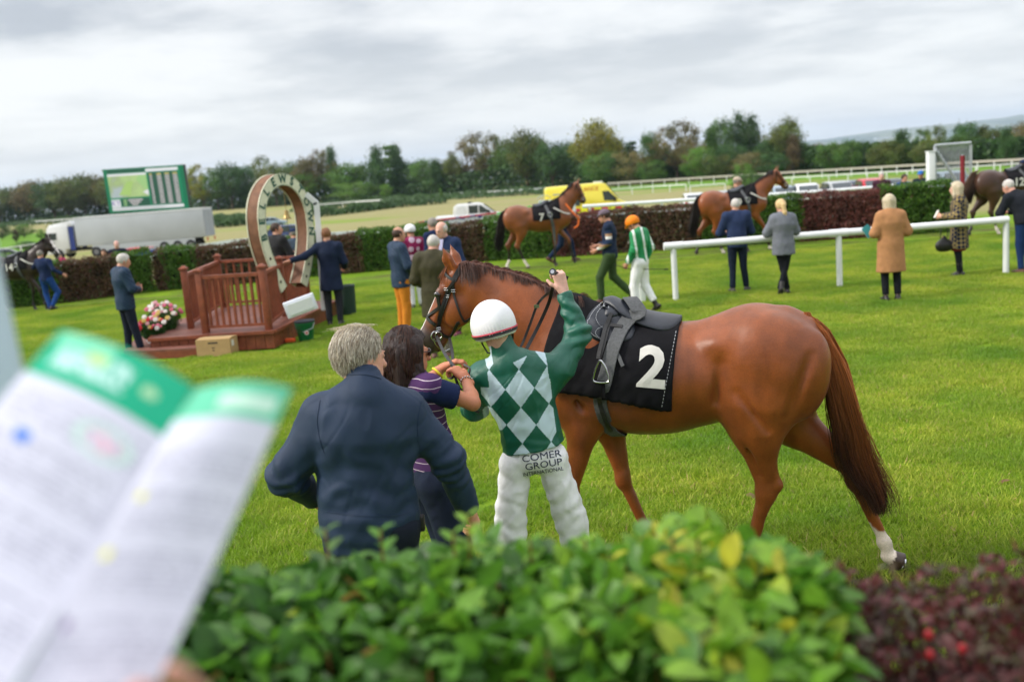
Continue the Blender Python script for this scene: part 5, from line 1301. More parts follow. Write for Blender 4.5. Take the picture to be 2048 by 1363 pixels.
HLAB = ['green hedge section behind horse 14 at the far left', 'long dark brown hedge section between horse 14 and the man in the quilted jacket', 'green hedge section just right of the grey-haired man in quilted jacket', 'narrow brown hedge strip between two green hedge sections left of the podium',
        'green hedge section left of the wooden podium post', 'dark brown hedge section behind the wooden podium railings', 'green hedge section seen through the horseshoe arch', 'brown hedge section behind the man in navy overcoat', 'green hedge section behind the men talking in a group', 'brown hedge section between the talking men and horse 7',
        'green hedge section behind the hind legs of horse 7', 'reddish hedge section in front of horse 7 head', 'thin brown hedge section behind the jockey in orange cap', 'green hedge section behind the horse with brown coat at the rail', 'reddish purple hedge section behind the camel coat woman', 'tall clipped green hedge section ending beside the white gate']
for (a, b, ty, _), lab in zip(HSEC, HLAB):
    p0, p1 = np.array(hedge_at(a)), np.array(hedge_at(b)); d = p1-p0; Ln = np.linalg.norm(d); d /= Ln; nn_ = np.array([-d[1], d[0]]); zh = float(np.interp((a+b)/2, [0, 400, 1000, 1500, 1850], [1.06, 1.12, 1.16, 1.24, 1.30]))*(1.03 if ty == 'g' else .97)
    dep = .8; root = empty('hedge_section', (*((p0+p1)/2), 0), 0, lab, 'hedge', 'clipped hedge along the parade ring')
    r = np.random.RandomState(int(a)+200); c = np.array([*((p0+p1)/2+nn_*dep/2), zh/2-.03]); R = np.array([[d[0], nn_[0], 0], [d[1], nn_[1], 0], [0, 0, 1]])
    MB().box(c+np.array([*(nn_*.08), 0]), (Ln*1.0, dep*.62, zh*.86), R).obj('core', M_core, root)
    n = int(Ln*zh*2100*(.8 if a == 1212 else 1)); u = r.rand(n)*(Ln+.12)-.06; v = r.rand(n)*zh; P = np.stack([u, 0*u, v], 1); out = np.tile([0, -1.0, .2], (n, 1))
    n2 = int(Ln*dep*1500); u2 = r.rand(n2)*Ln; P2 = np.stack([u2, r.rand(n2)*dep, 0*u2+zh], 1); P = np.vstack([P, P2]); out = np.vstack([out, np.tile([0, 0, 1.0], (n2, 1))])
    lump = .09*vn(np.stack([P[:, 0], P[:, 1]*0+P[:, 2], P[:, 2]*0+a], 1), 2.2, 1)+.05*vn(P, 7, 2); P = P+out*(lump*.7+.035*r.randn(len(P)))[:, None]
    edge = np.minimum(u if False else P[:, 0], Ln-P[:, 0]); P[:, 0] += .08*vn(P, 5, 4)
    cl = vn(P, 3.5, 5)[:, None]; t = r.rand(len(P))[:, None]
    if ty == 'g': C = np.array([.036, .105, .010])*(1-t)+np.array([.095, .190, .018])*t; C[r.rand(len(P)) < .02] = [.12, .05, .03]
    elif ty == 'b': C = np.array([.130, .050, .034])*(1-t)+np.array([.085, .072, .028])*t; C[r.rand(len(P)) < .06] = [.06, .10, .02]
    else: C = np.array([.165, .042, .036])*(1-t)+np.array([.110, .052, .034])*t
    C = C*(1+.35*cl); Pw = np.array([*p0, 0])+P@R.T; V, F, cc = leaf_quads(Pw, out@R.T, .060, np.clip(C, .004, 1), int(a)+203)
    o = obj('foliage', mesh_np('foliage', V, F, False, cc), M_leaf, root); o['kind'] = 'stuff'
    if ty != 'g':
        mb = MB()
        for i in range(int(Ln*9)):
            x = r.rand()*Ln; q = np.array([*(p0+d*x+nn_*r.rand()*.3), 0]); mb.tube([q, q+V3(.05*r.randn(), .03*r.randn(), zh*.9)], .008, 3)
        o = mb.obj('stems', M_bark, root); o['kind'] = 'stuff'
        if a in (1212, 1606):
            mb = MB()
            for i in range(int(Ln*1.2)):
                x = r.rand()*Ln; q = np.array([*(p0+d*x-nn_*.02), .2+r.rand()*.6]); mb.box(q, (.02+.03*r.rand(), .01, .05+.1*r.rand()))
            obj('pale_gap', mb.mesh('pale_gap'), mat('pale_tag', (.5, .48, .45), .8), root)['kind'] = 'stuff'

# ------------------------------------------------------------------ white plastic rail on the lawn
M_pvc = mat('white_pvc', (.74, .75, .76), .38, noise=.05, nscale=5, spec=.5)
RY = 17.88; root = empty('parade_rail', (6.1, RY, 0), 0, 'white plastic rail on posts that people lean on', 'rail')
MB().tube([(2.86, RY, .985), (9.02, RY, .985)], .062, 16).obj('rail', M_pvc, root, True)
for x in (3.02, 6.0, 9.02):
    MB().tube([(x, RY, 0), (x, RY, .98)], .052, 14).obj('post', M_pvc, root, True); MB().tube([(x-.17, RY, .985), (x+.17 if x < 9 else x+.03, RY, .985)], .070, 16).obj('coupler', M_pvc, root, True)
root = empty('gate_post', G(1283, 603), 0, 'short white post half hidden behind the jockey in orange cap', 'post'); g = G(1283, 603)
MB().tube([(g[0], g[1], 0), (g[0], g[1], .98)], .085, 14).obj('post', M_pvc, root, True)
MB().tube([(g[0], g[1], .93), (g[0], g[1], 1.0)], .095, 14).obj('cap', M_pvc, root, True)

# ------------------------------------------------------------------ wooden podium
M_red = mat('redwood_stain', (.205, .055, .026), .5, noise=.28, nscale=9, bump=.3, bscale=40, spec=.35)
M_deck = mat('deck_stain', (.165, .060, .040), .6, noise=.3, nscale=6, bump=.4, bscale=50)
M_dark = mat('dark_void', (.012, .010, .009), .9)
pod = empty('podium', (-4.8, 17.8, 0), 0, 'red-brown stained timber podium with balustrade and a step', 'podium')
deck = np.array([(-5.92, 16.18), (-3.84, 15.98), (-3.42, 19.7), (-5.75, 20.1), (-6.25, 17.9)]); DZ = .29
def inpoly_x(y, P):
    xs_ = []
    for i in range(len(P)):
        a, b = P[i], P[(i+1) % len(P)]
        if (a[1]-y)*(b[1]-y) < 0: xs_.append(a[0]+(b[0]-a[0])*(y-a[1])/(b[1]-a[1]))
    return (min(xs_), max(xs_)) if len(xs_) > 1 else None
y = 16.08
rr = random.Random(3)
while y < 20.0:
    q = inpoly_x(y, deck)
    if q: MB().box(((q[0]+q[1])/2, y, DZ-.012+rr.uniform(-.001, .002)), (q[1]-q[0]+.02, .132, .024)).obj('plank', M_deck, pod)
    y += .14
for i in range(len(deck)):
    a, b = deck[i], deck[(i+1) % len(deck)]; d = (b-a); Ln = np.linalg.norm(d); d /= Ln; no = np.array([d[1], -d[0]])
    MB().bar((*(a-d*.02+no*.012), DZ-.022), (*(b+d*.02+no*.012), DZ-.022), .045, .05).obj('edge_trim', M_red, pod)
    k = max(1, int(Ln/.15))
    for j in range(k):
        c = a+d*Ln*(j+.5)/k; MB().box((*(c-no*.02), (DZ-.05)/2), (Ln/k-.008, .022, DZ-.05), np.array([[d[0], -d[1], 0], [d[1], d[0], 0], [0, 0, 1]])).obj('plank', M_red, pod)
MB().poly([(*(p*.985+np.array([-4.9, 17.9])*.015), .0) for p in deck], DZ-.06, (0, 0, 1)).obj('underframe', M_dark, pod)
stp = [(-6.28, 15.92), (-5.02, 15.72), (-5.02, 16.07), (-5.92, 16.14), (-6.30, 17.6), (-6.66, 17.62)]
MB().poly([(*p, .115) for p in stp], .03, (0, 0, 1)).obj('step_tread', M_deck, pod); MB().poly([(p[0]*.99-.06, p[1]*.998+.03, .0) for p in stp], .115, (0, 0, 1)).obj('step_riser', M_red, pod)
def railing(a, b, za, posts=(1, 1), h=1.02, nb=None):
    a = np.array(a); b = np.array(b); d = b-a; Ln = np.linalg.norm(d); d /= Ln; z0 = DZ
    R = np.array([[d[0], -d[1], 0], [d[1], d[0], 0], [0, 0, 1]])
    for p, f in zip((a, b), posts):
        if f:
            MB().box((*p, z0+h/2), (.105, .105, h), R).obj('post', M_red, pod, bevel=.008); mb = MB(); mb.box((*p, z0+h+.012), (.145, .145, .03), R); mb.box((*p, z0+h+.045), (.12, .12, .04), R, taper=(.35, .35)); mb.obj('post_cap', M_red, pod)
    for z, w, hh in ((h-.10, .075, .055), (.10, .055, .045)): MB().bar((*(a+d*.05), z0+z), (*(b-d*.05), z0+z), w, hh).obj('rail', M_red, pod)
    nb = nb or int(Ln/.155)
    for j in range(1, nb): c = a+d*Ln*j/nb; MB().box((*c, z0+(h-.0)/2), (.036, .036, h-.22), R).obj('baluster', M_red, pod)
pB, pC, pA, pD, pE = (-5.02, 16.30), (-3.94, 16.12), (-5.50, 17.05), (-5.72, 19.9), (-3.93, 19.5)
railing(pB, pC, 0, (1, 1), nb=10); railing(pA, pD, 0, (1, 1)); pm = (-4.0, 17.7); railing(pC, pm, 0, (0, 1), nb=11); railing(pm, pE, 0, (0, 1), nb=11); railing(pE, pD, 0, (0, 0))
# prize-giving horseshoe
M_cream = mat('cream_paint', (.62, .62, .46), .5, noise=.08, nscale=12); M_letter = mat('letter_green', (.004, .075, .050), .5); M_ply = mat('weathered_ply', (.17, .075, .038), .7, noise=.4, nscale=7, bump=.3, bscale=30)
hs = empty('horseshoe_sign', (-3.66, 17.35, DZ), 0, 'cream horseshoe arch lettered BELLEWSTOWN fixed to the podium', 'sign')
ph = rad(66); hd_ = V3(math.cos(ph), math.sin(ph), 0); hn = V3(math.sin(ph), -math.cos(ph), 0); hc = V3(-3.79, 17.72, 0); KS = 1.0
def hpt(x, z, dep=0): return hc+hd_*x+V3(0, 0, z)-hn*dep
def cl_(n=96):
    P = []
    for t in np.linspace(0, 1, n):
        a = math.pi*(1-t)*1.0; P.append((0, 0))
    arm = [(-.30, .80), (-.475, 1.10), (-.615, 1.42), (-.69, 1.72), (-.70, 1.98)]; top_ = [(.70*math.cos(a)*1.0, 1.98+.72*math.sin(a)) for a in np.linspace(math.pi*.94, math.pi*.06, 12)]
    Q = arm+top_+[(-x, z) for x, z in arm[::-1]]; return cr_spline([(x, z, 0) for x, z in Q], 6)[:, :2]
CLN = cl_(); Tn = np.gradient(CLN, axis=0); Tn /= np.linalg.norm(Tn, axis=1)[:, None]; No = np.stack([Tn[:, 1]*-1, Tn[:, 0]], 1); BW = .105
def band(mb, off0, off1, d0, d1):
    V = []; n = len(CLN)
    for i in range(n):
        for o_, dd in ((off0, d0), (off1, d0), (off1, d1), (off0, d1)): p = CLN[i]+No[i]*o_; V.append(hpt(p[0], p[1], dd))
    F = [(0, 1, 2, 3), (4*n-1, 4*n-2, 4*n-3, 4*n-4)]
    for i in range(n-1):
        for k in range(4): F.append((4*i+k, 4*i+(k+1) % 4, 4*i+4+(k+1) % 4, 4*i+4+k))
    mb.add(V, F); return mb
band(MB(), -BW, BW, 0, .018).obj('face_board', M_cream, hs, True); band(MB(), -BW, BW, .24, .258).obj('back_board', M_cream, hs, True)
band(MB(), BW-.030, BW-.012, .019, .238).obj('outer_lining', M_ply, hs, True); band(MB(), -BW+.012, -BW+.030, .019, .238).obj('inner_lining', M_ply, hs, True)
band(band(MB(), BW-.012, BW-.006, -.003, .0), -BW+.006, -BW+.012, -.003, .0).obj('edge_line', M_letter, hs)
sL = np.concatenate([[0], np.cumsum(np.linalg.norm(np.diff(CLN, axis=0), axis=1))]); sL /= sL[-1]
def place_flat(V, F, f, sc):
    x0 = [np.interp(f, sL, CLN[:, k]) for k in (0, 1)]; t = unit([np.interp(f, sL, Tn[:, k]) for k in (0, 1)]); nn2 = V3(-t[1], t[0])[:2]
    return MB().add([hpt(x0[0]+t[0]*v[0]*sc+nn2[0]*v[1]*sc, x0[1]+t[1]*v[0]*sc+nn2[1]*v[1]*sc, -.004-v[2]*sc) for v in V], F)
for i, ch in enumerate('BELLEWSTOWN'):
    V, F = text_mesh(ch, 1.0, .008, bold=.035); place_flat(V, F, .215+.057*i, .205).obj('letter', M_letter, hs)
q = [(-.03, -.03, 0), (.03, -.03, 0), (.03, .03, 0), (-.03, .03, 0)]
for f in (.035, .085, .135, .865, .915, .965): place_flat(np.array(q)+V3(0, 0, .004), [(0, 1, 2, 3)], f, .75).obj('nail_mark', M_dark, hs)
# brass bell hanging inside the arch
bl = empty('bell', hpt(.28, 2.15, .2), 0, 'small brass bell hanging inside the horseshoe arch', 'bell')
mb = MB(); c = hpt(.28, 2.0, .2); mb.lathe(c, [(.012, .16), (.03, .15), (.045, .08), (.06, .02), (.085, 0), (.078, -.004)], 14); mb.tube([c+V3(0, 0, .15), c+V3(0, 0, .5)], .005, 5); mb.obj('bell_body', mat('dull_brass', (.35, .25, .10), .4, metal=.8), bl, True)
MB().tube([c, c-V3(0, 0, .5)], .004, 5).obj('rope', M_bark, bl)
# white leaning post, white box panel, bucket, box, flower pot, bin
wp = empty('white_banner_pole', W(648, 500, 18.3)*[1, 1, 0], 0, 'white bent banner pole leaning behind the horseshoe arch', 'pole')
mb = MB(); mb.bar(W(648, 620, 18.3), W(633, 405, 18.3), .10, .04, (0, 1, 0)); mb.bar(W(634, 407, 18.3), W(612, 388, 18.3), .09, .04, (0, 1, 0)); mb.obj('pole', M_pvc, wp)
bx = W(601, 611, 15.9); R = frame(V3(.30, -1, 0)); R = R@rotm((0, 1, 0), rad(14)); o = empty('white_box', bx*[1, 1, 0], 0, 'blank white box panel tilted against the podium railing', 'panel')
MB().box(bx, (.50, .10, .26), R).obj('panel', mat('white_card', (.72, .74, .82), .6), o, bevel=.008)
MB().box(bx+R@V3(0, .06, 0), (.40, .03, .18), R).obj('back_frame', M_pvc, o)
g = V3(-3.46, 16.62, 0); o = empty('bucket', g, 0, 'green plastic bucket with round badge beside the podium', 'bucket'); M_buck = mat('green_plastic', (.008, .16, .06), .35, spec=.5)
MB().lathe(g, [(.115, .0), (.125, .01), (.158, .27), (.168, .28), (.168, .30), (.155, .30), (.15, .27), (.115, .03), (.01, .03)], 24).obj('pail', M_buck, o, True)
MB().lathe(g+V3(0, 0, .30), [(.165, .0), (.178, .01), (.172, .035), (.12, .04), (.02, .03)], 24).obj('rim', mat('dark_plastic', (.015, .02, .03), .5), o, True)
c = g+V3(.05, -.150, .14); mb = MB(); R = frame(V3(.3, -1, .1)); mb.lathe(c, [(.035, 0), (.035, .004), (.0, .004)], 16, np.stack([R[:, 0], R[:, 2], R[:, 1]], 1)); mb.obj('badge', M_numeral, o); MB().lathe(c+R[:, 1]*.005, [(.02, 0), (.02, .003), (0, .003)], 14, np.stack([R[:, 0], R[:, 2], R[:, 1]], 1)).obj('badge_centre', mat('badge_red', (.5, .04, .05), .5), o)
MB().tube([g+V3(-.165, 0, .28), g+V3(-.14, -.10, .20), g+V3(0, -.17, .16), g+V3(.14, -.10, .20), g+V3(.165, 0, .28)], .005, 6).obj('handle', M_steel, o, True)
o = empty('sponge', (-3.72, 16.5, 0), 0, 'flat orange sponge on the grass beside the green bucket', 'sponge'); MB().box((-3.70, 16.50, .035), (.17, .10, .06)).obj('sponge', mat('orange_sponge', (.65, .09, .02), .9, bump=.6, bscale=90), o, bevel=.012)
# cardboard box
M_card = mat('cardboard', (.42, .27, .12), .8, noise=.12, nscale=9, bump=.2, bscale=80); o = empty('cardboard_box', (-4.72, 15.78, 0), rad(-6), 'closed brown cardboard box in front of the podium', 'box')
R = rotm((0, 0, 1), rad(-6)); c = V3(-4.72, 15.80, .135); MB().box(c, (.56, .34, .27), R).obj('carton', M_card, o)
for s in (-1, 1): MB().box(c+R@V3(0, s*.084, .140), (.555, .165, .006), R@rotm((1, 0, 0), s*-.05)).obj('flap', M_card, o)
MB().box(c+R@V3(0, 0, .1485), (.56, .055, .003), R).obj('tape', mat('tape', (.55, .42, .22), .3), o)
mb = MB(); mb.box(c+R@V3(0, -.1715, .08), (.16, .003, .022), R); mb.box(c+R@V3(.0, -.1715, .0), (.05, .003, .012), R); mb.box(c+R@V3(.0, -.1715, -.04), (.04, .003, .012), R); mb.obj('print', mat('print_black', (.03, .03, .03), .8), o)
MB().box(c+R@V3(.2815, -.05, .05), (.003, .10, .09), R).obj('label_sticker', M_numeral, o)
# flowers in pots by the step
def flowers(loc, lab, seed, n, cols, rad_=.22, ht=.34):
    r = np.random.RandomState(seed); loc = V3(*loc); o = empty('flower_pot', loc, 0, lab, 'flower pot'); MB().lathe(loc, [(.07, 0), (.105, .17), (.115, .18), (.115, .20), (.10, .20), (.01, .19)], 16).obj('pot', mat('pale_pot', (.55, .60, .66), .4), o, True)
    P = []; C = []
    for i in range(2600): d = r.randn(3); d /= np.linalg.norm(d); q = loc+V3(0, 0, .22+ht*.4)+d*V3(rad_, rad_, ht*.5)*r.rand()**.4; P.append(q); C.append(np.array([.03, .09, .015])*(.6+r.rand()))
    P = np.array(P); V, F, c = leaf_quads(P, P-loc, .035, np.array(C), seed); obj('foliage', mesh_np('foliage', V, F, False, c), M_leaf, o)['kind'] = 'stuff'
    for i in range(n):
        d = r.randn(3); d[2] = abs(d[2])*1.1+.15; d[1] = d[1]-.4; d /= np.linalg.norm(d); q = loc+V3(0, 0, .24+ht*.42)+d*V3(rad_*1.08, rad_*1.08, ht*.56); c = cols[r.randint(len(cols))]; mb = MB(); s = .022+.02*r.rand()
        for j in range(6): a = j*1.047; mb.ball(q+V3(math.cos(a)*s*.6, math.sin(a)*s*.3, math.sin(a)*s*.5), (s*.62, s*.4, s*.55), 6)
        m = mat('petal_%d' % cols.index(c), c, .6); mb.obj('flower_head', m, o, True)
PK, RD, WH, YL, LP = (.65, .16, .24), (.55, .015, .03), (.75, .70, .66), (.62, .45, .12), (.72, .36, .40)
flowers((-6.05, 16.72, .0), 'pot of mixed pink, white and yellow flowers on the grass by the step', 4, 34, [PK, WH, YL, LP, RD], .22, .34)
flowers((-6.12, 17.55, .02), 'larger pot of pale pink geraniums beside the podium deck', 6, 34, [PK, LP, LP, WH], .30, .50)
flowers((-5.98, 17.15, .02), 'small pot of bright red geraniums between the other two flower pots', 8, 16, [RD, (.6, .02, .10), PK], .20, .40)
g = G(693, 628); o = empty('litter_bin', g, 0, 'dark green open bin standing behind the man in navy overcoat', 'bin'); MB().lathe(V3(g[0]+.05, g[1], 0), [(.15, 0), (.17, .55), (.18, .56), (.17, .58), (.15, .56), (.14, .05), (.01, .05)], 16).obj('bin_body', mat('bin_green', (.012, .035, .025), .5), o, True)

# ------------------------------------------------------------------ people on the lawn and at the rail
def at(px, py): g = G(px, py); return V3(g[0], g[1], 0)
M_blkj = cmat('black_trousers', (.007, .008, .012)); M_shoe = mat('dark_shoes', (.012, .010, .009), .4); M_brown = mat('brown_shoes', (.10, .04, .025), .5)
HW = hmat('white_hair', (.62, .58, .54), (.38, .35, .33)); HG = hmat('grey_hair2', (.30, .27, .24), (.16, .14, .12)); HB = hmat('brown_hair', (.06, .032, .018), (.03, .016, .01)); HGi = hmat('ginger_hair', (.26, .11, .045), (.16, .07, .03)); HBl = hmat('blonde_hair', (.72, .52, .27), (.50, .33, .14)); HAs = hmat('ash_blonde_hair', (.66, .56, .40), (.36, .29, .20))
def quilt(name, col):
    m = cmat(name, col, .6); T = m.node_tree; n = T.nodes; l = T.links; b = [x for x in n if x.type == 'BUMP'][0]; w1 = n.new('ShaderNodeTexChecker'); w1.inputs['Scale'].default_value = 14
    co = n.new('ShaderNodeTexCoord'); mp = n.new('ShaderNodeMapping'); mp.inputs['Rotation'].default_value = (0, .785, 0); l.new(co.outputs['Object'], mp.inputs[0]); wv = n.new('ShaderNodeTexWave'); wv.inputs['Scale'].default_value = 7; l.new(mp.outputs[0], wv.inputs['Vector']); l.new(wv.outputs[0], b.inputs['Height']); b.inputs['Strength'].default_value = .6; return m
M_quilt = quilt('navy_quilting', (.016, .036, .072)); M_quilt2 = quilt('slate_quilting', (.022, .042, .080))
# 1 left man, arms folded
J, k = stdJ(1.70, hf=(.25, 1, -.35), head=(.02, .07, 1.62), el_l=(-.27, .05, 1.16), wr_l=(-.08, .24, 1.16), el_r=(.27, .05, 1.16), wr_r=(.06, .25, 1.12), kn_r=(.12, .05, .5), an_r=(.16, .10, .085), td_r=(.5, 1, 0))
J = placeJ(J, at(266, 712), rad(-48)); make_person(J, k, 'grey-haired man in blue quilted jacket standing with folded arms left of the flowers', dict(m=M_quilt, hem=.14, thick=.02, fat=1.15, fold=.004, arm=1.15), dict(m=cmat('navy_cords', (.009, .013, .026))), dict(m=M_brown), ('short', HW), seed=1)
# 2 man in overcoat, hand on the railing
J, k = stdJ(1.76, head=(-.01, .05, 1.645), hf=(-.15, 1, -.2), el_l=(-.40, -.16, 1.30), wr_l=(-.64, -.30, 1.25), hd_l=(-1, -.2, -.1), hp_l=(0, 0, -1), el_r=(.27, .02, 1.14), wr_r=(.22, .22, 1.02))
J = placeJ(J, at(672, 650), rad(-2)); _, H_, R_ = make_person(J, k, 'ginger-haired man in long navy overcoat resting a hand on the podium rail', dict(m=cmat('navy_overcoat', (.010, .018, .045), .8), hem=.30, thick=.022, fat=1.06, fold=.004, name='overcoat', hemw=.215), dict(m=cmat('charcoal_trousers', (.02, .022, .028))), dict(m=M_shoe), ('short', HGi), seed=2)
# 3 orange trousers
J, k = stdJ(1.76, hf=(0, 1, -.1), head=(0, .05, 1.645), el_l=(-.27, .05, 1.15), wr_l=(-.12, .24, 1.06), el_r=(.28, .04, 1.14), wr_r=(.14, .24, 1.04))
J = placeJ(J, at(812, 668), rad(-62)); make_person(J, k, 'balding man in navy jacket and mustard orange trousers', dict(m=M_quilt2, hem=.16, thick=.022, fat=1.12, fold=.004, arm=1.15, belly=.02), dict(m=cmat('mustard_trousers', (.58, .20, .018), .8), thick=.016), dict(m=M_brown), ('bald', HB), seed=3)
# 4 olive wax coat
J, k = stdJ(1.74, hf=(.25, 1, -.3), head=(.02, .06, 1.62), el_l=(-.28, .0, 1.14), wr_l=(-.17, .22, 1.02), el_r=(.28, .04, 1.14), wr_r=(.14, .24, 1.06))
J = placeJ(J, at(884, 716), rad(-8)); make_person(J, k, 'man with cropped white hair in olive wax coat seen from behind', dict(m=cmat('olive_wax', (.045, .040, .018), .6, noise=.25), hem=.34, thick=.026, fat=1.16, fold=.005, arm=1.2, hemw=.235, name='wax_coat'), dict(m=cmat('tweed', (.12, .11, .085), .9, nscale=60, noise=.5)), dict(m=M_brown), ('crop', HW), skin=(.60, .31, .24), seed=4)
# 5 white-haired man facing us
J, k = stdJ(1.82, hf=(.15, 1, -.25), head=(.0, .06, 1.64), el_l=(-.28, .0, 1.14), wr_l=(-.2, .2, 1.0), el_r=(.28, 0, 1.14), wr_r=(.2, .2, 1.0))
Jt = placeJ(J, at(905, 672), rad(152)); p_, H_, R_ = make_person(Jt, k, 'white-haired man in open navy jacket and pale lilac shirt facing the group', dict(m=cmat('navy_blue_jacket', (.012, .026, .075), .75), hem=.14, thick=.02, fat=1.15, fold=.004, collar_h=.03), dict(m=M_blkj), dict(m=mat('maroon_shoes', (.10, .012, .03), .5)), ('bald', HW), skin=(.66, .36, .28), seed=5)
T = torsoF(Jt); mb = MB(); n0 = Jt['neck']; mb.poly([n0+T@V3(-.05, .105, .01), n0+T@V3(.05, .105, .01), n0+T@V3(.035, .150, -.16), n0+T@V3(0, .152, -.24), n0+T@V3(-.035, .150, -.16)], .012, T[:, 1]); mb.obj('shirt_front', cmat('lilac_shirt', (.52, .50, .72), .8), p_)
# 6 man behind
J, k = stdJ(1.75, hf=(0, 1, -.2)); J = placeJ(J, V3(*W(868, 470, 19.2)[:2], 0), rad(48)); make_person(J, k, 'brown-haired man in navy jumper half hidden behind the white-haired man', dict(m=cmat('navy_jumper', (.010, .020, .065), .85), hem=.1, thick=.016, fat=1.05), dict(m=M_blkj), dict(m=M_shoe), ('short', HG), seed=6)
# 7 maroon jockey
m = cmat('maroon_silk', (.25, .010, .075), .5); T_ = m.node_tree; n = T_.nodes; l = T_.links
co = n.new('ShaderNodeTexCoord'); vo = n.new('ShaderNodeTexVoronoi'); vo.inputs['Scale'].default_value = 6.0; vo.inputs['Randomness'].default_value = .3; l.new(co.outputs['Object'], vo.inputs['Vector']); lt = n.new('ShaderNodeMath'); lt.operation = 'LESS_THAN'; lt.inputs[1].default_value = .36; l.new(vo.outputs['Distance'], lt.inputs[0])
mx = n.new('ShaderNodeMix'); mx.data_type = 'RGBA'; mx.inputs[6].default_value = (.25, .010, .075, 1); mx.inputs[7].default_value = (.72, .52, .64, 1); l.new(lt.outputs[0], mx.inputs[0]); l.new(mx.outputs[2], n['Principled BSDF'].inputs['Base Color'])
J, k = stdJ(1.62, hf=(-.5, 1, -.2)); J = placeJ(J, V3(*W(824, 500, 19.6)[:2], 0), rad(20)); make_person(J, k, 'jockey in maroon silks with pale patches and white helmet behind the balding man', dict(m=m, hem=.02, thick=.016, fat=.95, name='silks'), dict(m=M_breech, thick=.016), dict(m=M_shoe, boot=.3), ('crop', HB), seed=7, helmet=(M_white_silk, True))
# 8 walking man in gilet and cap
def stripe_mat(name, cols, sc, axis=2):
    m = cmat(name, cols[0]); T_ = m.node_tree; n = T_.nodes; l = T_.links; co = n.new('ShaderNodeTexCoord'); sp = n.new('ShaderNodeSeparateXYZ'); l.new(co.outputs['Object'], sp.inputs[0]); ml = n.new('ShaderNodeMath'); ml.operation = 'MULTIPLY'; ml.inputs[1].default_value = sc; l.new(sp.outputs[axis], ml.inputs[0])
    fr = n.new('ShaderNodeMath'); fr.operation = 'FRACT'; l.new(ml.outputs[0], fr.inputs[0]); cr_ = n.new('ShaderNodeValToRGB'); cr_.color_ramp.interpolation = 'CONSTANT'; e = cr_.color_ramp.elements; e[0].color = (*cols[0], 1); e[1].position = 1/len(cols); e[1].color = (*cols[1], 1)
    for i, c in enumerate(cols[2:]): x = cr_.color_ramp.elements.new((i+2)/len(cols)); x.color = (*c, 1)
    l.new(fr.outputs[0], cr_.inputs[0]); l.new(cr_.outputs[0], n['Principled BSDF'].inputs['Base Color']); return m
M_stripe = stripe_mat('striped_sleeves', [(.014, .03, .07), (.72, .70, .68), (.36, .22, .13), (.014, .03, .07)], 5.2)
J, k = stdJ(1.72, hf=(0, 1, -.25), head=(0, .07, 1.63), el_l=(-.24, -.02, 1.16), wr_l=(-.12, .24, 1.02), el_r=(.26, -.02, 1.16), wr_r=(.16, .26, 1.08), hip_l=(-.09, 0, .91), kn_l=(-.10, .20, .52), an_l=(-.10, .20, .11), kn_r=(.10, -.02, .50), an_r=(.10, -.36, .15), td_r=(.1, 1, -.45))
J = placeJ(J, at(1226, 607), rad(78)); o_, H_, R_ = make_person(J, k, 'man walking left in navy gilet, striped sleeves, green trousers and peaked cap', dict(m=cmat('navy_gilet', (.010, .020, .048), .8), hem=.10, thick=.022, fat=1.04, sleeve='none', name='gilet'), dict(m=cmat('green_cords', (.040, .070, .026), .9), thick=.014), dict(m=M_brown), ('short', HB), seed=8, hat=cmat('plaid_cap', (.16, .12, .15), .9, noise=.5, nscale=40))
for s in 'lr':
    S = SDF(); S.rc(J['sh_'+s], J['el_'+s], .066, .054, k=.02); S.rc(J['el_'+s], J['wr_'+s]*.85+J['el_'+s]*.15, .052, .042, k=.02, cap='b'); V, F = S.mesh(.012); obj('sleeve', mesh_np('sleeve', V, F), M_stripe, o_)
# 9 jockey in orange helmet
m = cmat('green_white_silk', (.02, .22, .08), .5); T_ = m.node_tree; n = T_.nodes; l = T_.links; co = n.new('ShaderNodeTexCoord'); mp = n.new('ShaderNodeMapping'); mp.inputs['Rotation'].default_value = (0, .12, rad(0)); l.new(co.outputs['Object'], mp.inputs[0]); sp = n.new('ShaderNodeSeparateXYZ'); l.new(mp.outputs[0], sp.inputs[0])
ml = n.new('ShaderNodeMath'); ml.operation = 'MULTIPLY'; ml.inputs[1].default_value = 6.2; l.new(sp.outputs[0], ml.inputs[0]); fr = n.new('ShaderNodeMath'); fr.operation = 'FRACT'; l.new(ml.outputs[0], fr.inputs[0]); lt = n.new('ShaderNodeMath'); lt.operation = 'LESS_THAN'; lt.inputs[1].default_value = .24; l.new(fr.outputs[0], lt.inputs[0])
mx = n.new('ShaderNodeMix'); mx.data_type = 'RGBA'; mx.inputs[6].default_value = (.02, .24, .085, 1); mx.inputs[7].default_value = (.72, .78, .74, 1); l.new(lt.outputs[0], mx.inputs[0]); l.new(mx.outputs[2], n['Principled BSDF'].inputs['Base Color'])
J, k = stdJ(1.64, hf=(0, 1, -.5), head=(0, .10, 1.60), el_l=(-.24, -.0, 1.16), wr_l=(-.20, .16, .92), el_r=(.26, -.10, 1.16), wr_r=(.24, -.02, .95), kn_r=(.10, -.02, .50), an_r=(.10, -.22, .14), td_r=(.1, 1, -.6), kn_l=(-.1, .10, .5), an_l=(-.1, .08, .085))
J = placeJ(J, at(1286, 626), rad(58)); make_person(J, k, 'jockey in orange helmet and green and white silks walking to the left', dict(m=m, hem=.02, thick=.018, fat=.98, name='silks', fold=.006, arm=1.15), dict(m=M_breech, thick=.018, fold=.005, len=.8), dict(m=M_shoe, boot=.30, name='boots'), ('crop', HB), seed=9, helmet=(cmat('orange_silk', (.80, .22, .008), .5), True))
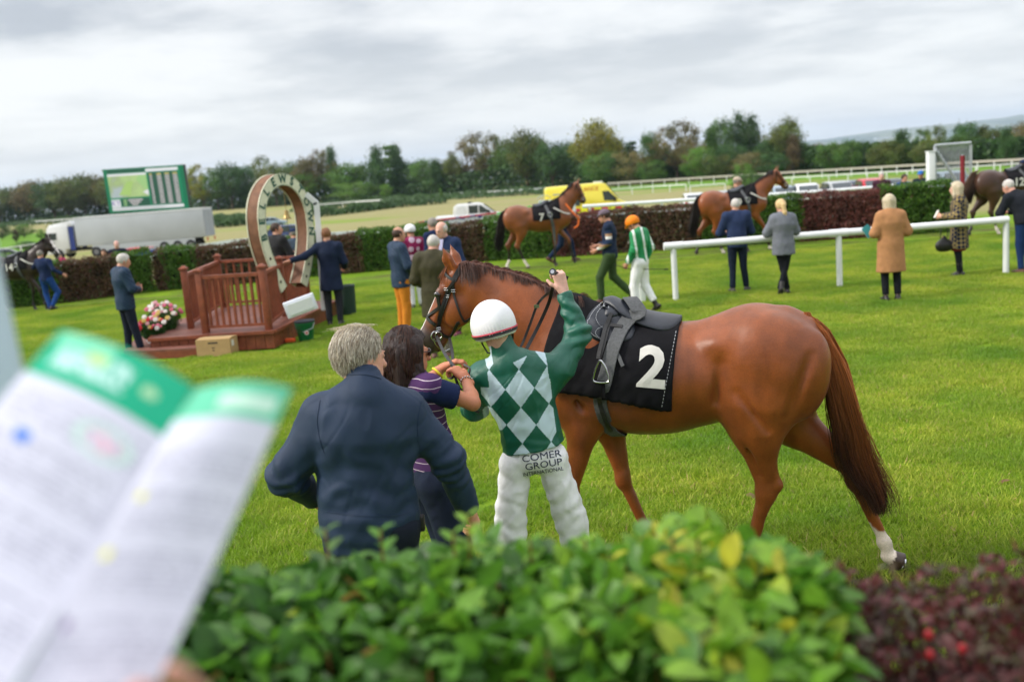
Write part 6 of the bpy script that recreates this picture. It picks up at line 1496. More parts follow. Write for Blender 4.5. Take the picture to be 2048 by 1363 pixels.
o = empty('riding_whip', J['wr_l'], 0, 'thin black riding whip held low by the jockey in orange helmet', 'whip'); a = J['wr_l']+V3(-.22, .02, .0); MB().tube([a, J['wr_l']+V3(.03, 0, -.09), J['wr_l']+V3(.62, -.02, -.14)], .007, 6).obj('whip', M_leather, o); MB().box(J['wr_l']+V3(.64, -.02, -.142), (.07, .008, .025)).obj('flap', M_leather, o)
# 10 navy jumper at the rail
J, k = stdJ(1.72, hf=(.1, 1, -.25), head=(.02, .10, 1.62), neck=(0, .05, 1.48), chest=(0, .03, 1.31), el_l=(-.30, .10, 1.12), wr_l=(-.14, .34, 1.08), el_r=(.30, .10, 1.12), wr_r=(.14, .34, 1.08), kn_r=(.11, .02, .5), an_l=(-.12, -.02, .085), an_r=(.16, .06, .085), td_r=(.7, 1, 0))
J = placeJ(J, at(1478, 583)-V3(0, 0, 0), rad(0)); make_person(J, k, 'white-haired man in navy blue jumper leaning on the white rail', dict(m=cmat('navy_blue_fleece', (.020, .034, .085), .85), hem=.10, thick=.018, fat=1.10, arm=1.15), dict(m=cmat('indigo_jeans', (.008, .014, .030))), dict(m=mat('grey_boots', (.06, .055, .05), .7)), ('crop', HW), seed=10)
# 11 blonde ponytail
J, k = stdJ(1.66, hf=(-.1, 1, -.15), sh_l=(-.155, -.0, 1.415), sh_r=(.155, -.0, 1.415), head=(-.01, .07, 1.64), el_l=(-.28, .08, 1.16), wr_l=(-.14, .32, 1.12), el_r=(.27, .08, 1.16), wr_r=(.12, .32, 1.10), kn_l=(-.02, .03, .50), an_l=(.06, .05, .085), kn_r=(.02, .0, .50), an_r=(-.12, -.10, .12), td_r=(0, 1, -1.2))
J = placeJ(J, at(1570, 588), rad(2)); make_person(J, k, 'woman with long blonde ponytail in grey coat leaning on the white rail', dict(m=cmat('grey_coat', (.16, .17, .20), .8), hem=.20, thick=.026, fat=1.16, arm=1.15, hemw=.215), dict(m=M_blkj, thick=.004), dict(m=mat('black_boots', (.02, .018, .017), .5), boot=.12, name='boots'), ('tail', HBl), seed=11)
# 12 camel coat
J, k = stdJ(1.68, hf=(.1, 1, -.2), sh_l=(-.155, -.01, 1.415), sh_r=(.155, -.01, 1.415), head=(.0, .05, 1.645), el_l=(-.27, -.02, 1.15), wr_l=(-.20, .22, 1.10), el_r=(.27, -.02, 1.15), wr_r=(.18, .22, 1.06))
J = placeJ(J, at(1783, 601), rad(-2)); cwl = J['wr_l'].copy(); make_person(J, k, 'blonde woman in long camel coat with racecard, seen from behind', dict(m=cmat('camel_wool', (.40, .195, .088), .9), hem=.46, thick=.026, fat=1.22, hemw=.245, arm=1.15, name='camel_coat', fold=.004), dict(m=M_blkj, len=.94), dict(m=M_shoe), ('bob', HAs), seed=12, skin=(.58, .36, .27))
o = empty('racecard', cwl, 0, 'small white racecard held by the woman in the camel coat', 'racecard'); MB().box(cwl+V3(-.06, .10, .06), (.13, .012, .19), rotm((0, 1, 0), -.6)).obj('card', M_numeral, o); MB().box(cwl+V3(-.066, .085, .066), (.13, .006, .19), rotm((0, 1, 0), -.6)).obj('cover', mat('teal_print', (.05, .35, .40), .5), o)
# 13 patterned coat
m = cmat('dotted_coat', (.012, .018, .04), .85); T_ = m.node_tree; n = T_.nodes; l = T_.links; co = n.new('ShaderNodeTexCoord'); mp = n.new('ShaderNodeMapping'); mp.inputs['Rotation'].default_value = (0, .785, 0); l.new(co.outputs['Object'], mp.inputs[0]); ck = n.new('ShaderNodeTexChecker'); ck.inputs['Scale'].default_value = 19; l.new(mp.outputs[0], ck.inputs['Vector']); ck.inputs[1].default_value = (.26, .19, .075, 1); ck.inputs[2].default_value = (.008, .015, .042, 1); l.new(ck.outputs[0], n['Principled BSDF'].inputs['Base Color'])
J, k = stdJ(1.70, hf=(.2, 1, -.05), sh_l=(-.155, -.01, 1.415), sh_r=(.155, -.01, 1.415), head=(0, .05, 1.645), el_l=(-.25, .02, 1.16), wr_l=(-.14, .28, 1.15), el_r=(.25, .04, 1.16), wr_r=(.08, .30, 1.13))
J = placeJ(J, at(1918, 552), rad(62)); pw = J['wr_l'].copy(); pr = J['wr_r'].copy(); make_person(J, k, 'blonde woman in navy and gold patterned coat looking left at the rail', dict(m=m, hem=.42, thick=.024, fat=1.18, hemw=.24, name='patterned_coat'), dict(m=M_blkj, thick=.0, name='tights'), dict(m=M_shoe, boot=.16, name='boots'), ('long', HAs), seed=13, lip=(.5, .08, .08), skin=(.64, .38, .28))
T = torsoF(J); S = SDF(); h0 = J['pelvis']-T[:, 2]*.36*k; S.rc(h0, h0-T[:, 2]*.10, .19, .175, k=.01, flat=(T[:, 1], .74), cap='ab'); V, F = S.mesh(.012)
obj('skirt', mesh_np('skirt', V, F), cmat('dark_red_skirt', (.16, .01, .02), .8), [o for o in bpy.data.objects if o.get('label', '').startswith('blonde woman in navy and gold')][0])
o = empty('phone', pw, 0, 'pale phone in the hands of the woman in the patterned coat', 'phone'); MB().box((pw+pr)/2+V3(-.10, .0, .05), (.015, .075, .15), rotm((0, 1, 0), .5)).obj('phone', M_numeral, o, bevel=.004)
o = empty('handbag', pw, 0, 'black handbag hanging from the arm of the woman in the patterned coat', 'handbag'); c = pw*.8+J['el_l']*.2-V3(.02, -.0, .50); S = SDF(); S.rc(c-V3(.06, 0, .04), c+V3(.06, 0, -.04), .10, .10, k=.03, flat=((0, 1, 0), .7)); S.rc(c, c+V3(0, 0, .10), .12, .05, k=.05, flat=((0, 1, 0), .6)); V, F = S.mesh(.012); obj('bag', mesh_np('bag', V, F), M_leather, o)
MB().tube(cr_spline([c+V3(-.07, 0, .10), c+V3(-.03, 0, .40), c+V3(0, 0, .52), c+V3(.05, 0, .40), c+V3(.07, 0, .10)], 5), .010, 6).obj('handle', M_leather, o, True); MB().ball(c+V3(-.05, -.05, .13), .010, 8).obj('clasp', mat('gold', (.7, .45, .12), .3, metal=1), o, True)
# 14 man leaning at the right edge
J, k = stdJ(1.78, hf=(-.2, 1, -.5), head=(-.06, .30, 1.53), neck=(-.03, .20, 1.41), chest=(-.01, .12, 1.25), waist=(0, .03, 1.06), sh_l=(-.22, .16, 1.34), sh_r=(.18, .16, 1.36), el_l=(-.30, .26, 1.08), wr_l=(-.10, .46, 1.06), el_r=(.28, .26, 1.10), wr_r=(.1, .46, 1.06))
J = placeJ(J, at(2043, 546)+V3(.05, 0, 0), rad(22)); make_person(J, k, 'man in black jacket and blue jeans bending over the rail corner', dict(m=cmat('black_jacket', (.010, .012, .018), .8), hem=.08, thick=.02, fat=1.15, arm=1.15), dict(m=cmat('blue_jeans', (.010, .030, .10), .9)), dict(m=M_brown), ('crop', HW), seed=14, skin=(.62, .32, .24))
# ------------------------------------------------------------------ other horses on the ring
def small_horse(label, ox, oy, rz, pose, colfn, num, tailpath, manecols, nseed=1, res=.019, sc=1.0, breast=True):
    V, F, C, hp = horse_mesh(pose, res, colfn, False); root = empty('racehorse', (ox, oy, 0), rz, label, 'horse', 'racehorses led round the parade ring'); root.scale = (sc, sc, sc)
    lobj('body', mesh_np('body', V, F, True, C), M_coat, root); bv = BVHTree.FromPolygons(V.tolist(), F.tolist())
    for s in (1, -1): lobj('eye', MB().ball(hp(.088, .050, s*.088), (.024, .014, .02), 8).mesh('eye', True), M_eye, root)
    hair_tail(root, tailpath, 700, .006, manecols[0], manecols[1], .06, m=M_hair, seed=nseed)
    cr = pose['crest_line']; hair_mane(root, cr, 700, .12, .0055, manecols[0], manecols[1], M_hair, near=.6, seed=nseed, bvh=bv)
    def dr(s, ph, off):
        c = np.array([s, 0, 1.30]); d = np.array([0, math.sin(ph), math.cos(ph)]); l, n, i, ds = bv.ray_cast(Vector(c+d), Vector(-d))
        return np.array(l)+np.array(n)*off, np.array(n)
    G_ = []
    for i in range(18):
        s = 1.16+.72*i/17; row = []
        for q in range(-26, 27):
            h, n = dr(s, rad(q*4.0), .016); h[1] *= 1.01
            row.append(h)
        row = np.array(row); zl = 1.10; keep = row[:, 2] > zl-.03; rr_ = row.copy(); rr_[~keep, 2] = zl-.03; rr_[~keep, 1] = np.sign(row[~keep, 1])*np.abs(row[keep, 1]).max(); G_.append(rr_)
    G_ = np.array(G_); ns_, nv_ = G_.shape[:2]; g = np.arange(ns_*nv_).reshape(ns_, nv_); FF = np.stack([g[:-1, :-1], g[1:, :-1], g[1:, 1:], g[:-1, 1:]], -1).reshape(-1, 4)
    o = lobj('number_cloth', mesh_np('number_cloth', G_.reshape(-1, 3), FF), M_cloth, root); mm = o.modifiers.new('t', 'SOLIDIFY'); mm.thickness = .006; mm.offset = 0
    Vt, Ft = text_mesh(num, 1.0, 0, bold=.03)
    yy = -np.abs(G_[..., 1]).max()-.012
    for sg in (-1,):
        me = bpy.data.meshes.new('numeral'); me.from_pydata([(1.38+v[0]*.27, yy+.03*abs(v[1]*.27), 1.30+v[1]*.27) for v in Vt], [], Ft); lobj('numeral', me, M_numeral, root)
    seat = [(1.62, 1.735, .05), (1.54, 1.73, .09), (1.42, 1.68, .12), (1.28, 1.655, .12), (1.20, 1.65, .05)]; mb = MB()
    Q = cr_spline(seat, 3); Vs = []; Fs = []
    for s, z, w in Q:
        for kx in range(8): a = -1+2*kx/7; Vs.append((s, a*w, z-.5*w*a*a))
        for kx in range(8): a = 1-2*kx/7; Vs.append((s, a*w, z-.5*w*a*a-.03))
    for i in range(len(Q)-1):
        for kx in range(16): Fs.append((i*16+kx, i*16+(kx+1) % 16, (i+1)*16+(kx+1) % 16, (i+1)*16+kx))
    mb.add(Vs, Fs); lobj('saddle', mb.mesh('saddle', True), M_saddle, root)
    P = []; Nn = []
    for ph in range(-180, 181, 12): h, n = dr(1.52+.09*math.cos(rad(ph))*-1+.09, rad(ph), .024); P.append(h); Nn.append(n)
    mb = MB(); strap(mb, P, Nn, .075, .006); lobj('surcingle', mb.mesh('surcingle', True), M_webbing, root)
    lobj('stirrup', ring((1.60, yy-.01, 1.36), (0, 1, 0), .06, .010, 14).mesh('stirrup', True), M_steel, root)
    if breast:
        mb = MB(); P = []; Nn = []
        for s, z in ((1.72, 1.52), (1.85, 1.44), (1.98, 1.37), (2.12, 1.33)):
            l, n, i, ds = bv.ray_cast(Vector((s, -1, z)), Vector((0, 1, 0)))
            if l is None: l, n, i, ds = bv.find_nearest(Vector((s, -.1, z)))
            P.append(np.array(l)+np.array(n)*.02); Nn.append(np.array(n))
        strap(mb, cr_spline(P, 3), cr_spline(Nn, 3), .035, .01); lobj('breast_girth', mb.mesh('breast_girth', True), M_numeral if breast == 'w' else M_webbing, root)
    b_ = empty('bridle', (0, 0, 0)); b_.parent = root
    for pts in ([hp(-.11, -.0, -.1), hp(.08, -.02, -.105), hp(.30, -.01, -.085)], [hp(.24, .085, 0), hp(.24, .0, -.085), hp(.25, -.10, -.05)], [hp(-.11, .02, -.09), hp(.10, -.16, -.085)]):
        lobj('strap', MB().tube(cr_spline(pts, 4), .011, 5).mesh('strap', True), M_leather, b_)
    lobj('bit_ring', ring(hp(.33, -.02, -.085), (0, 1, 0), .035, .007, 12).mesh('bit_ring', True), M_steel, b_)
    return root, hp
def bay_cols(base, dark, socks=(), blaze=None, star=False):
    def f(V, hp):
        C = np.tile(np.array(base), (len(V), 1)); C *= (1+.22*fbm(V, 4, 7, 2))[:, None]
        w = np.clip((.62-V[:, 2])/.14, 0, 1)[:, None]; C = C*(1-w)+np.array(dark)*w
        for (x, y, r, h) in socks: m = (V[:, 2] < h) & (np.abs(V[:, 0]-x) < r) & (np.sign(V[:, 1]) == y) & (V[:, 2] > .06); C[m] = [.66, .58, .52]
        C[V[:, 2] < .055] = [.10, .08, .07]
        a = V-hp(0, 0); u = hp(1, 0)-hp(0, 0); v = hp(0, 1)-hp(0, 0); al = a@u; be = a@v; w = np.clip((al-.28)/.12, 0, 1)*(np.abs(be) < .16)*(al < .6); C = C*(1-w[:, None]*.8)+np.array([.03, .025, .022])*w[:, None]*.8
        if blaze: m = (be > .045) & (al > .0) & (al < .42) & (np.abs(V[:, 1]) < blaze); C[m] = [.75, .68, .66]
        return np.clip(C, .004, 1)
    return f
BK = ((.018, .012, .010), (.012, .009, .008))
up7 = dict(neck=[(1.95, 1.47), (2.16, 1.73), (2.28, 1.92)], head=((2.40, 2.00), rad(-66)), crest_line=[(1.80, 1.74), (1.95, 1.84), (2.08, 1.94), (2.2, 2.04), (2.30, 2.12)],
    legs=dict(nh=[(.72, .96), (.50, .60), (.48, .20), (.42, .02)], fh=[(.84, .98), (.72, .58), (.88, .17), (.96, 0)], nf=[(1.82, .96), (2.10, .60), (2.18, .24), (2.24, .02)], ff=[(1.72, .95), (1.70, .56), (1.66, .18), (1.70, 0)], nh_dir=(-.3, -1)))
T7 = [(1.60, .545, .50), (1.50, .36, .46), (1.3, .26, .43), (1.1, .22, .42), (.8, .16, .36), (.6, .16, .3), (.5, .2, .26)]
def ox_of(px, py, Y_, s_local): return W(px, py, Y_)[0]-s_local
h7, hp7 = small_horse('bay racehorse in number cloth 7 walking right along the hedge', ox_of(1005, 440, 26.3, .38), 26.2, rad(3), up7, bay_cols((.20, .060, .018), (.018, .012, .010), ((.45, 1, .12, .25), (.93, -1, .14, .25), (.42, 1, .2, .2))), '7', T7, BK, 3, breast='w')
up9 = dict(up7, neck=[(1.95, 1.47), (2.20, 1.70), (2.38, 1.86)], head=((2.52, 1.93), rad(-52)), crest_line=[(1.80, 1.74), (1.98, 1.82), (2.15, 1.90), (2.3, 1.98), (2.42, 2.05)],
    legs=dict(nh=[(.84, .98), (.80, .58), (.94, .17), (1.0, 0)], fh=[(.70, .95), (.46, .60), (.40, .22), (.34, .05)], nf=[(1.74, .95), (1.72, .56), (1.66, .18), (1.72, 0)], ff=[(1.84, .96), (2.08, .58), (2.18, .22), (2.24, 0)], fh_dir=(-.4, -1)))
up9['legs'] = dict(fh=[(.84, .98), (.78, .58), (.92, .17), (1.0, 0)], nh=[(.70, .95), (.46, .60), (.40, .22), (.34, .05)], ff=[(1.84, .96), (2.08, .58), (2.18, .22), (2.24, 0)], nf=[(1.74, .95), (1.72, .56), (1.66, .18), (1.72, 0)], nh_dir=(-.4, -1))
h9, hp9 = small_horse('bay racehorse in number cloth 9 behind the man leaning on the rail', ox_of(1393, 430, 25.8, .36), 25.7, rad(5), up9, bay_cols((.22, .060, .015), (.020, .012, .010), ((.95, -1, .16, .16), (2.2, -1, .16, .14))), '9', T7, BK, 4, breast='w')
up12 = dict(up9, head=((2.52, 1.93), rad(-40)))
h12, hp12 = small_horse('dark bay racehorse in number cloth 12 leaving at the right edge', ox_of(1938, 400, 25.2, .36), 25.0, rad(3), up12, bay_cols((.055, .024, .014), (.016, .010, .009), ((.95, -1, .2, .26), (2.2, -1, .2, .22), (1.7, 1, .2, .2))), '12', [(1.66, .52, .50), (1.62, .34, .46), (1.4, .20, .42), (1.1, .14, .38), (.85, .14, .34)], ((.10, .05, .03), (.02, .012, .01)), 5)
up14 = dict(up9, head=((2.50, 1.92), rad(-58)))
h14, hp14 = small_horse('dark brown racehorse in number cloth 14 with a white blaze at the left edge', ox_of(98, 560, 25.3, 2.2*.88), 25.3, rad(-6), up14, bay_cols((.030, .016, .012), (.012, .009, .008), ((.45, 1, .3, .26), (.93, -1, .3, .26), (1.68, -1, .2, .28), (2.2, 1, .2, .26)), blaze=.05), '14', T7, BK, 6, breast='w', sc=.88)
rr9 = empty('lead_rope', (0, 0, 0), 0, 'orange lead rein hanging from the neck of horse 7', 'lead rein'); a = W(1131, 407, 25.85)
MB().tube(cr_spline([a, W(1140, 418, 25.8), W(1152, 431, 25.75), W(1157, 436, 25.8), W(1156, 450, 25.8), W(1148, 456, 25.8)], 5), .022, 6).obj('rein', mat('orange_web', (.70, .13, .015), .6), rr9, True)
rr9.location = (a[0], a[1], 0); 
for c in rr9.children: c.matrix_parent_inverse = PM(rr9).inverted()
# handlers
M_navyt = cmat('navy_top', (.010, .022, .07), .85); M_jean = cmat('bright_jeans', (.012, .05, .20), .9)
J, k = stdJ(1.52, hf=(-.2, 1, -.1), el_l=(-.40, .05, 1.26), wr_l=(-.54, .18, 1.34), el_r=(.34, -.06, 1.18), wr_r=(.50, .10, 1.02), chest=(-.03, -.02, 1.32), neck=(-.06, -.03, 1.48), head=(-.08, .02, 1.63), kn_l=(-.12, .05, .5), an_l=(.02, -.02, .085), kn_r=(.22, .14, .52), an_r=(.14, -.1, .14))
J = placeJ(J, at(133, 612)*[1, .965, 1], rad(-15)); make_person(J, k, 'groom in navy top and bright blue jeans leading horse 14', dict(m=M_navyt, hem=.08, thick=.016, fat=1.06), dict(m=M_jean, thick=.012), dict(m=M_shoe), ('crop', HG), seed=21, res=.017)
J, k = stdJ(1.72, kn_l=(-.1, .24, .52), an_l=(-.1, .30, .10), kn_r=(.1, -.06, .50), an_r=(.1, -.40, .16), td_r=(0, 1, -.6), wr_r=(.2, .4, 1.2), el_r=(.26, .1, 1.2))
J = placeJ(J, V3(W(1127, 510, 27.1)[0], 27.1, 0), rad(-88)); make_person(J, k, 'groom in dark blue jeans mostly hidden behind horse 7', dict(m=cmat('brown_top', (.06, .03, .02))), dict(m=cmat('dark_jeans', (.010, .022, .06)), thick=.014), dict(m=M_brown), ('short', HB), seed=22, res=.017)
J, k = stdJ(1.90, hf=(.3, 1, -.3), wr_r=(.20, .50, 1.12), el_r=(.26, .2, 1.16)); J = placeJ(J, V3(W(1476, 440, 27.0)[0], 27.0, 0), rad(-75)); make_person(J, k, 'groom in beige cap and black jacket behind horse 9', dict(m=cmat('black_fleece', (.014, .010, .014))), dict(m=M_blkj), dict(m=M_shoe), ('crop', HG), seed=23, res=.017, hat=cmat('beige_cap', (.45, .36, .28)), )
def bystander(px, py, Y_, rz, lab, topm, hair, seed, hat=None, h=1.72, skin=SKIN):
    z0 = 0; w = W(px, py, Y_); J, k = stdJ(h, hf=(0, 1, -.2)); k2_ = w[2]-J['head'][2]; J = placeJ(J, V3(w[0], Y_, k2_), rz)
    return make_person(J, k, lab, dict(m=topm, thick=.02, fat=1.08), dict(m=M_blkj), dict(m=M_shoe), hair, seed=seed, res=.019, hat=hat, skin=skin, hands=True)
bystander(1763, 352, 31.0, rad(160), 'white-haired spectator in dark jacket behind the hedge, leftmost of three', cmat('plum_jacket', (.05, .015, .03)), ('short', HW), 31, skin=(.62, .36, .30))
bystander(1808, 356, 31.2, rad(190), 'dark-haired spectator in royal blue coat behind the hedge, middle of three', cmat('royal_coat', (.012, .05, .30)), ('short', HB), 32)
bystander(1842, 349, 31.0, rad(140), 'spectator in bright blue cap and dark green coat behind the hedge', cmat('dark_green_coat', (.010, .022, .030)), ('crop', HB), 33, hat=cmat('blue_cap', (.03, .14, .42)))
bystander(208, 505, 30.6, rad(190), 'brown-haired spectator in blue top behind the left hedge', M_navyt, ('crop', HB), 34); bystander(233, 489, 30.6, rad(200), 'bald spectator in navy top behind the left hedge, right of another', cmat('deep_navy', (.01, .012, .03)), ('bald', HG), 35, skin=(.64, .36, .30))
bystander(122, 512, 62, rad(180), 'distant figure in magenta jacket beyond the left hedge', cmat('magenta_jacket', (.42, .03, .12)), ('crop', HB), 36)
bystander(2046, 330, 26.3, rad(-80), 'groom in blue cap by the neck of horse 12, at the right edge', cmat('teal_top', (.02, .10, .20)), ('crop', HB), 37, hat=cmat('navy_cap', (.01, .02, .06)), h=1.9)
J, k = stdJ(1.84, hf=(.9, 1, 0), wr_l=(-.05, .28, 1.15), wr_r=(.08, .28, 1.12), el_l=(-.27, .08, 1.15), el_r=(.27, .08, 1.15)); J = placeJ(J, V3(W(556, 500, 20.8)[0], 20.8, .0), rad(-40)); make_person(J, k, 'dark-haired man in black jacket seen through the left side of the horseshoe', dict(m=cmat('charcoal_jacket', (.020, .020, .022)), thick=.022, fat=1.12, arm=1.15), dict(m=M_blkj), dict(m=M_shoe), ('short', HB), seed=38)
J, k = stdJ(1.66, hf=(-.2, 1, -.1)); J = placeJ(J, V3(W(591, 500, 22.0)[0], 22.0, .0), rad(20)); make_person(J, k, 'man in navy cap and slate jacket seen through the horseshoe arch', dict(m=cmat('slate_jacket', (.06, .085, .12)), thick=.022, fat=1.12), dict(m=M_blkj), dict(m=M_shoe), ('crop', HG), seed=39, hat=cmat('navy_cap', (.01, .02, .06)))

# ------------------------------------------------------------------ just beyond the hedge: running rail, banners, gate
def board(p, q, h, label, m, name='banner', cat='banner', th=.05, extra=None):
    p, q = np.array(p), np.array(q); o = empty(name, (*((p+q)/2)[:2], gz((p[1]+q[1])/2)), 0, label, cat); d = unit(q-p); n = np.cross(d, [0, 0, 1.]); n = unit(n)
    MB().poly([p, q, q-V3(0, 0, h), p-V3(0, 0, h)], th, -n).obj('panel', m, o)
    for f in (.1, .5, .9): c = p+(q-p)*f-n*.06; MB().bar(V3(c[0], c[1], gz(c[1])), c-V3(0, 0, .03), .06, .06, (0, 1, 0)).obj('post', M_pvc, o)
    return o, d, n
M_sheet = mat('white_sheet', (.70, .72, .74), .55); M_navyp = mat('navy_print2', (.02, .04, .20), .6); M_bluep = mat('royal_print', (.03, .07, .32), .6); M_redp = mat('red_print', (.55, .03, .05), .6); M_grn = mat('bright_green', (.10, .50, .06), .55)
bY = 32.0
o, d, n = board(W(120, 530, bY), W(470, 478, bY), .30, 'long white advertising banner behind the left hedge', M_sheet)
p, q = W(150, 522, bY-.08), W(330, 496, bY-.08); MB().poly([p, q, q-V3(0, 0, .12), p-V3(0, 0, .12)], .01, -n).obj('blue_band', M_bluep, o)
for i in range(9): c = W(158+i*7, 529-i*1.0, bY-.14); MB().box(c, (.05, .01, .05)).obj('lettering', M_sheet, o)
o, d, n = board(W(470, 478, bY), W(838, 452, bY), .45, 'plain white banner with small print behind the podium', M_sheet)
for i in range(26):
    c = W(668+i*6.4, 474-i*.62, bY-.1); MB().box(c, (.06, .012, .04)).obj('lettering', M_grn if i % 5 == 0 else mat('grey_print', (.35, .38, .42), .6), o)
o, d, n = board(W(838, 443, bY), W(993, 424, bY), .50, 'white banner with red top edge and navy lettering, cut off by the hedge', M_sheet)
p, q = W(838, 443, bY-.02), W(993, 424, bY-.02); MB().poly([p, q, q-V3(0, 0, .05), p-V3(0, 0, .05)], .02, -n).obj('red_edge', M_redp, o)
def arcs(c, w, h): return MB().tube([c+V3(w*math.cos(t), 0, h*math.sin(t)) for t in np.linspace(.1, 3.04, 9)], .018, 4)
for x, kd in ((853, 'a'), (878, 'd'), (889, 'd'), (897, 'v'), (905, 'v'), (916, 'a'), (926, 'd'), (937, 'v'), (946, 'a'), (960, 'b')):
    y = 443-(x-838)*.122+5; c = W(x, y, bY-.12)
    (arcs(c, .08, .06) if kd == 'a' else MB().box(c, (.13 if kd != 'v' else .03, .01, .035 if kd != 'b' else .07))).obj('lettering', M_navyp, o)
for x in range(892, 966, 9): c = W(x, 443-(x-838)*.122+14.5, bY-.12); MB().box(c, (.07 if x % 2 else .04, .01, .10)).obj('lettering', M_navyp, o)
o, d, n = board(W(993, 429, bY), W(1100, 414, bY), .5, 'white lower banner behind the back of horse 7', M_sheet)
o, d, n = board(W(988, 427, bY+.6), W(1062, 411, bY+.6), .22, 'bright green slanted banner between the pickup and horse 7', M_grn)
MB().box(W(1052, 416, bY+.45), (.07, .01, .06)).obj('mark', M_sheet, o)
o, d, n = board(W(1077, 401, 33.2), W(1150, 396, 33.2), 1.1, 'white notice board with green wreath emblem behind horse 7', M_sheet, 'notice_board', 'sign')
for s in (-1, 1):
    for j in range(6): t = j/5*2.2-1.1; c = W(1089, 410, 33.05)+V3(s*.10+s*.07*math.cos(t), 0, .10*math.sin(t)); MB().ball(c, (.035, .01, .022), 6, rotm((0, 1, 0), s*t)).obj('leaf_mark', M_grn, o)
MB().tube([W(1089, 410, 33.05)+V3(.30*math.cos(t), 0, .30*math.sin(t)+.02) for t in np.linspace(.7, 2.44, 9)], .010, 4).obj('arc_mark', mat('grey_print', (.35, .38, .42), .6), o)
rr_ = empty('running_rail', (10, 33, 0), 0, 'white running rail on posts just beyond the hedge on the right', 'rail')
a, b, c3 = W(1165, 413, 33.5), W(1640, 383, 33.0), W(1865, 366, 32.6)
MB().tube([a, b, c3], .062, 10).obj('rail', M_pvc, rr_, True); Pq = [a+(b-a)*f for f in np.linspace(.03, .95, 7)]+[b+(c3-b)*f for f in (.2, .7)]
for p in Pq: MB().tube([V3(p[0], p[1]+.05, -.2), p], .045, 8).obj('post', M_pvc, rr_, True)
# white lattice screen: each triangle of the pattern is a pierced slat
o = empty('lattice_banner', (8, 32.6, 0), 0, 'white and grey patterned mesh banner along the hedge top on the right', 'banner'); p, q = W(1150, 432, 31.6), W(1606, 398, 31.2)
MB().poly([p, q, q-V3(0, 0, .35), p-V3(0, 0, .35)], .02, (0, 1, 0)).obj('sheet', M_sheet, o); mb = MB()
for i in range(60): c = p+(q-p)*(i+.5)/60+V3(0, -.02, -.06); mb.add([c+V3(-.05, 0, -.05), c+V3(.05, 0, -.05), c+V3(0, 0, .05)], [(0, 1, 2)])
obj('pattern', mb.mesh('pattern'), mat('grey_blue_print', (.20, .24, .32), .6), o)['kind'] = 'stuff'
# gate
M_galv = mat('galvanised', (.42, .44, .48), .45, metal=.3, noise=.15, nscale=20); gt = empty('gate', (14.0, 30.5, 0), 0, 'tall galvanised bar gate standing open above the hedge', 'gate'); gY = 30.4
A, B, Cc, D = W(1870, 291, gY), W(1945, 289, gY), W(1942, 372, gY), W(1870, 375, gY)
A[0] = D[0]; B[0] = Cc[0]; zb = .9
for u_, v_, w_2 in ((A, V3(A[0], gY, zb), .09), (B, V3(B[0], gY, zb), .09)): MB().tube([u_, v_], .04, 8).obj('stile', M_galv, gt, True)
MB().tube([A, V3(B[0], gY, A[2])], .04, 8).obj('top_rail', M_galv, gt, True); MB().tube([V3(A[0], gY, zb), V3(B[0], gY, zb)], .04, 8).obj('bottom_rail', M_galv, gt, True); MB().tube([A+V3(0, -.05, -.1), V3(B[0]-.45, gY-.05, zb+.3)], .045, 8).obj('brace', M_galv, gt, True)
for i in range(1, 15): x = A[0]+(B[0]-A[0])*i/15; MB().tube([V3(x, gY, zb), V3(x, gY, A[2])], .016, 6).obj('bar', M_galv, gt, True)
o = empty('gate_pillar', (A[0]-.15, gY, 0), 0, 'square white gate pillar left of the bar gate', 'pillar'); c = W(1861, 303, gY); MB().box((c[0], gY, (c[2])/2), (.20, .22, c[2])).obj('pillar', M_pvc, o, bevel=.01); MB().box((c[0], gY, c[2]), (.23, .25, .03)).obj('cap', M_pvc, o)
o = empty('padded_post', (W(1925, 340, 29.9)[0], 29.9, 0), 0, 'dark red padded post in front of the bar gate', 'post'); c = W(1925, 311, 29.9); MB().tube([(c[0], 29.9, 0), (c[0], 29.9, c[2])], .065, 10).obj('padding', mat('dark_red_pad', (.20, .010, .02), .5), o, True); MB().tube([(c[0], 29.9, c[2]), (c[0], 29.9, c[2]+.03)], .03, 8).obj('pole', M_galv, o, True)

# ------------------------------------------------------------------ vehicles
M_glass = mat('vehicle_glass', (.03, .045, .055), .08, spec=.8); M_tyre = mat('tyre', (.012, .012, .013), .8); M_black = mat('black_trim', (.012, .012, .014), .5)
def paint(name, c): return mat(name, c, .28, coat=.5, spec=.5, noise=.03, nscale=3)
def prism(prof, y0, y1, inset=0.0): 
    """side profile (x,z) -> body between y0 and y1"""
    n = len(prof); V = [(x, y0, z) for x, z in prof]+[(x, y1, z) for x, z in prof]
    return MB().add(V, [tuple(range(n)), tuple(range(2*n-1, n-1, -1))]+[(i, (i+1) % n, (i+1) % n+n, i+n) for i in range(n)])
def wheel(parent, x, y, r, w=.22, rim=True):
    o = empty('wheel', (0, 0, 0)); o.parent = parent
    lobj('tyre', MB().tube([(x, y-w/2, r), (x, y+w/2, r)], r, 18).mesh('tyre', True, 0), M_tyre, o)
    lobj('rim', MB().tube([(x, y-w/2-.01, r), (x, y+w/2+.01, r)], r*.55, 12).mesh('rim'), mat('rim_grey', (.16, .16, .17), .5), o)
def L(name, mb, m, p, bevel=0, smooth=False): return lobj(name, mb.mesh(name, smooth, bevel), m, p)
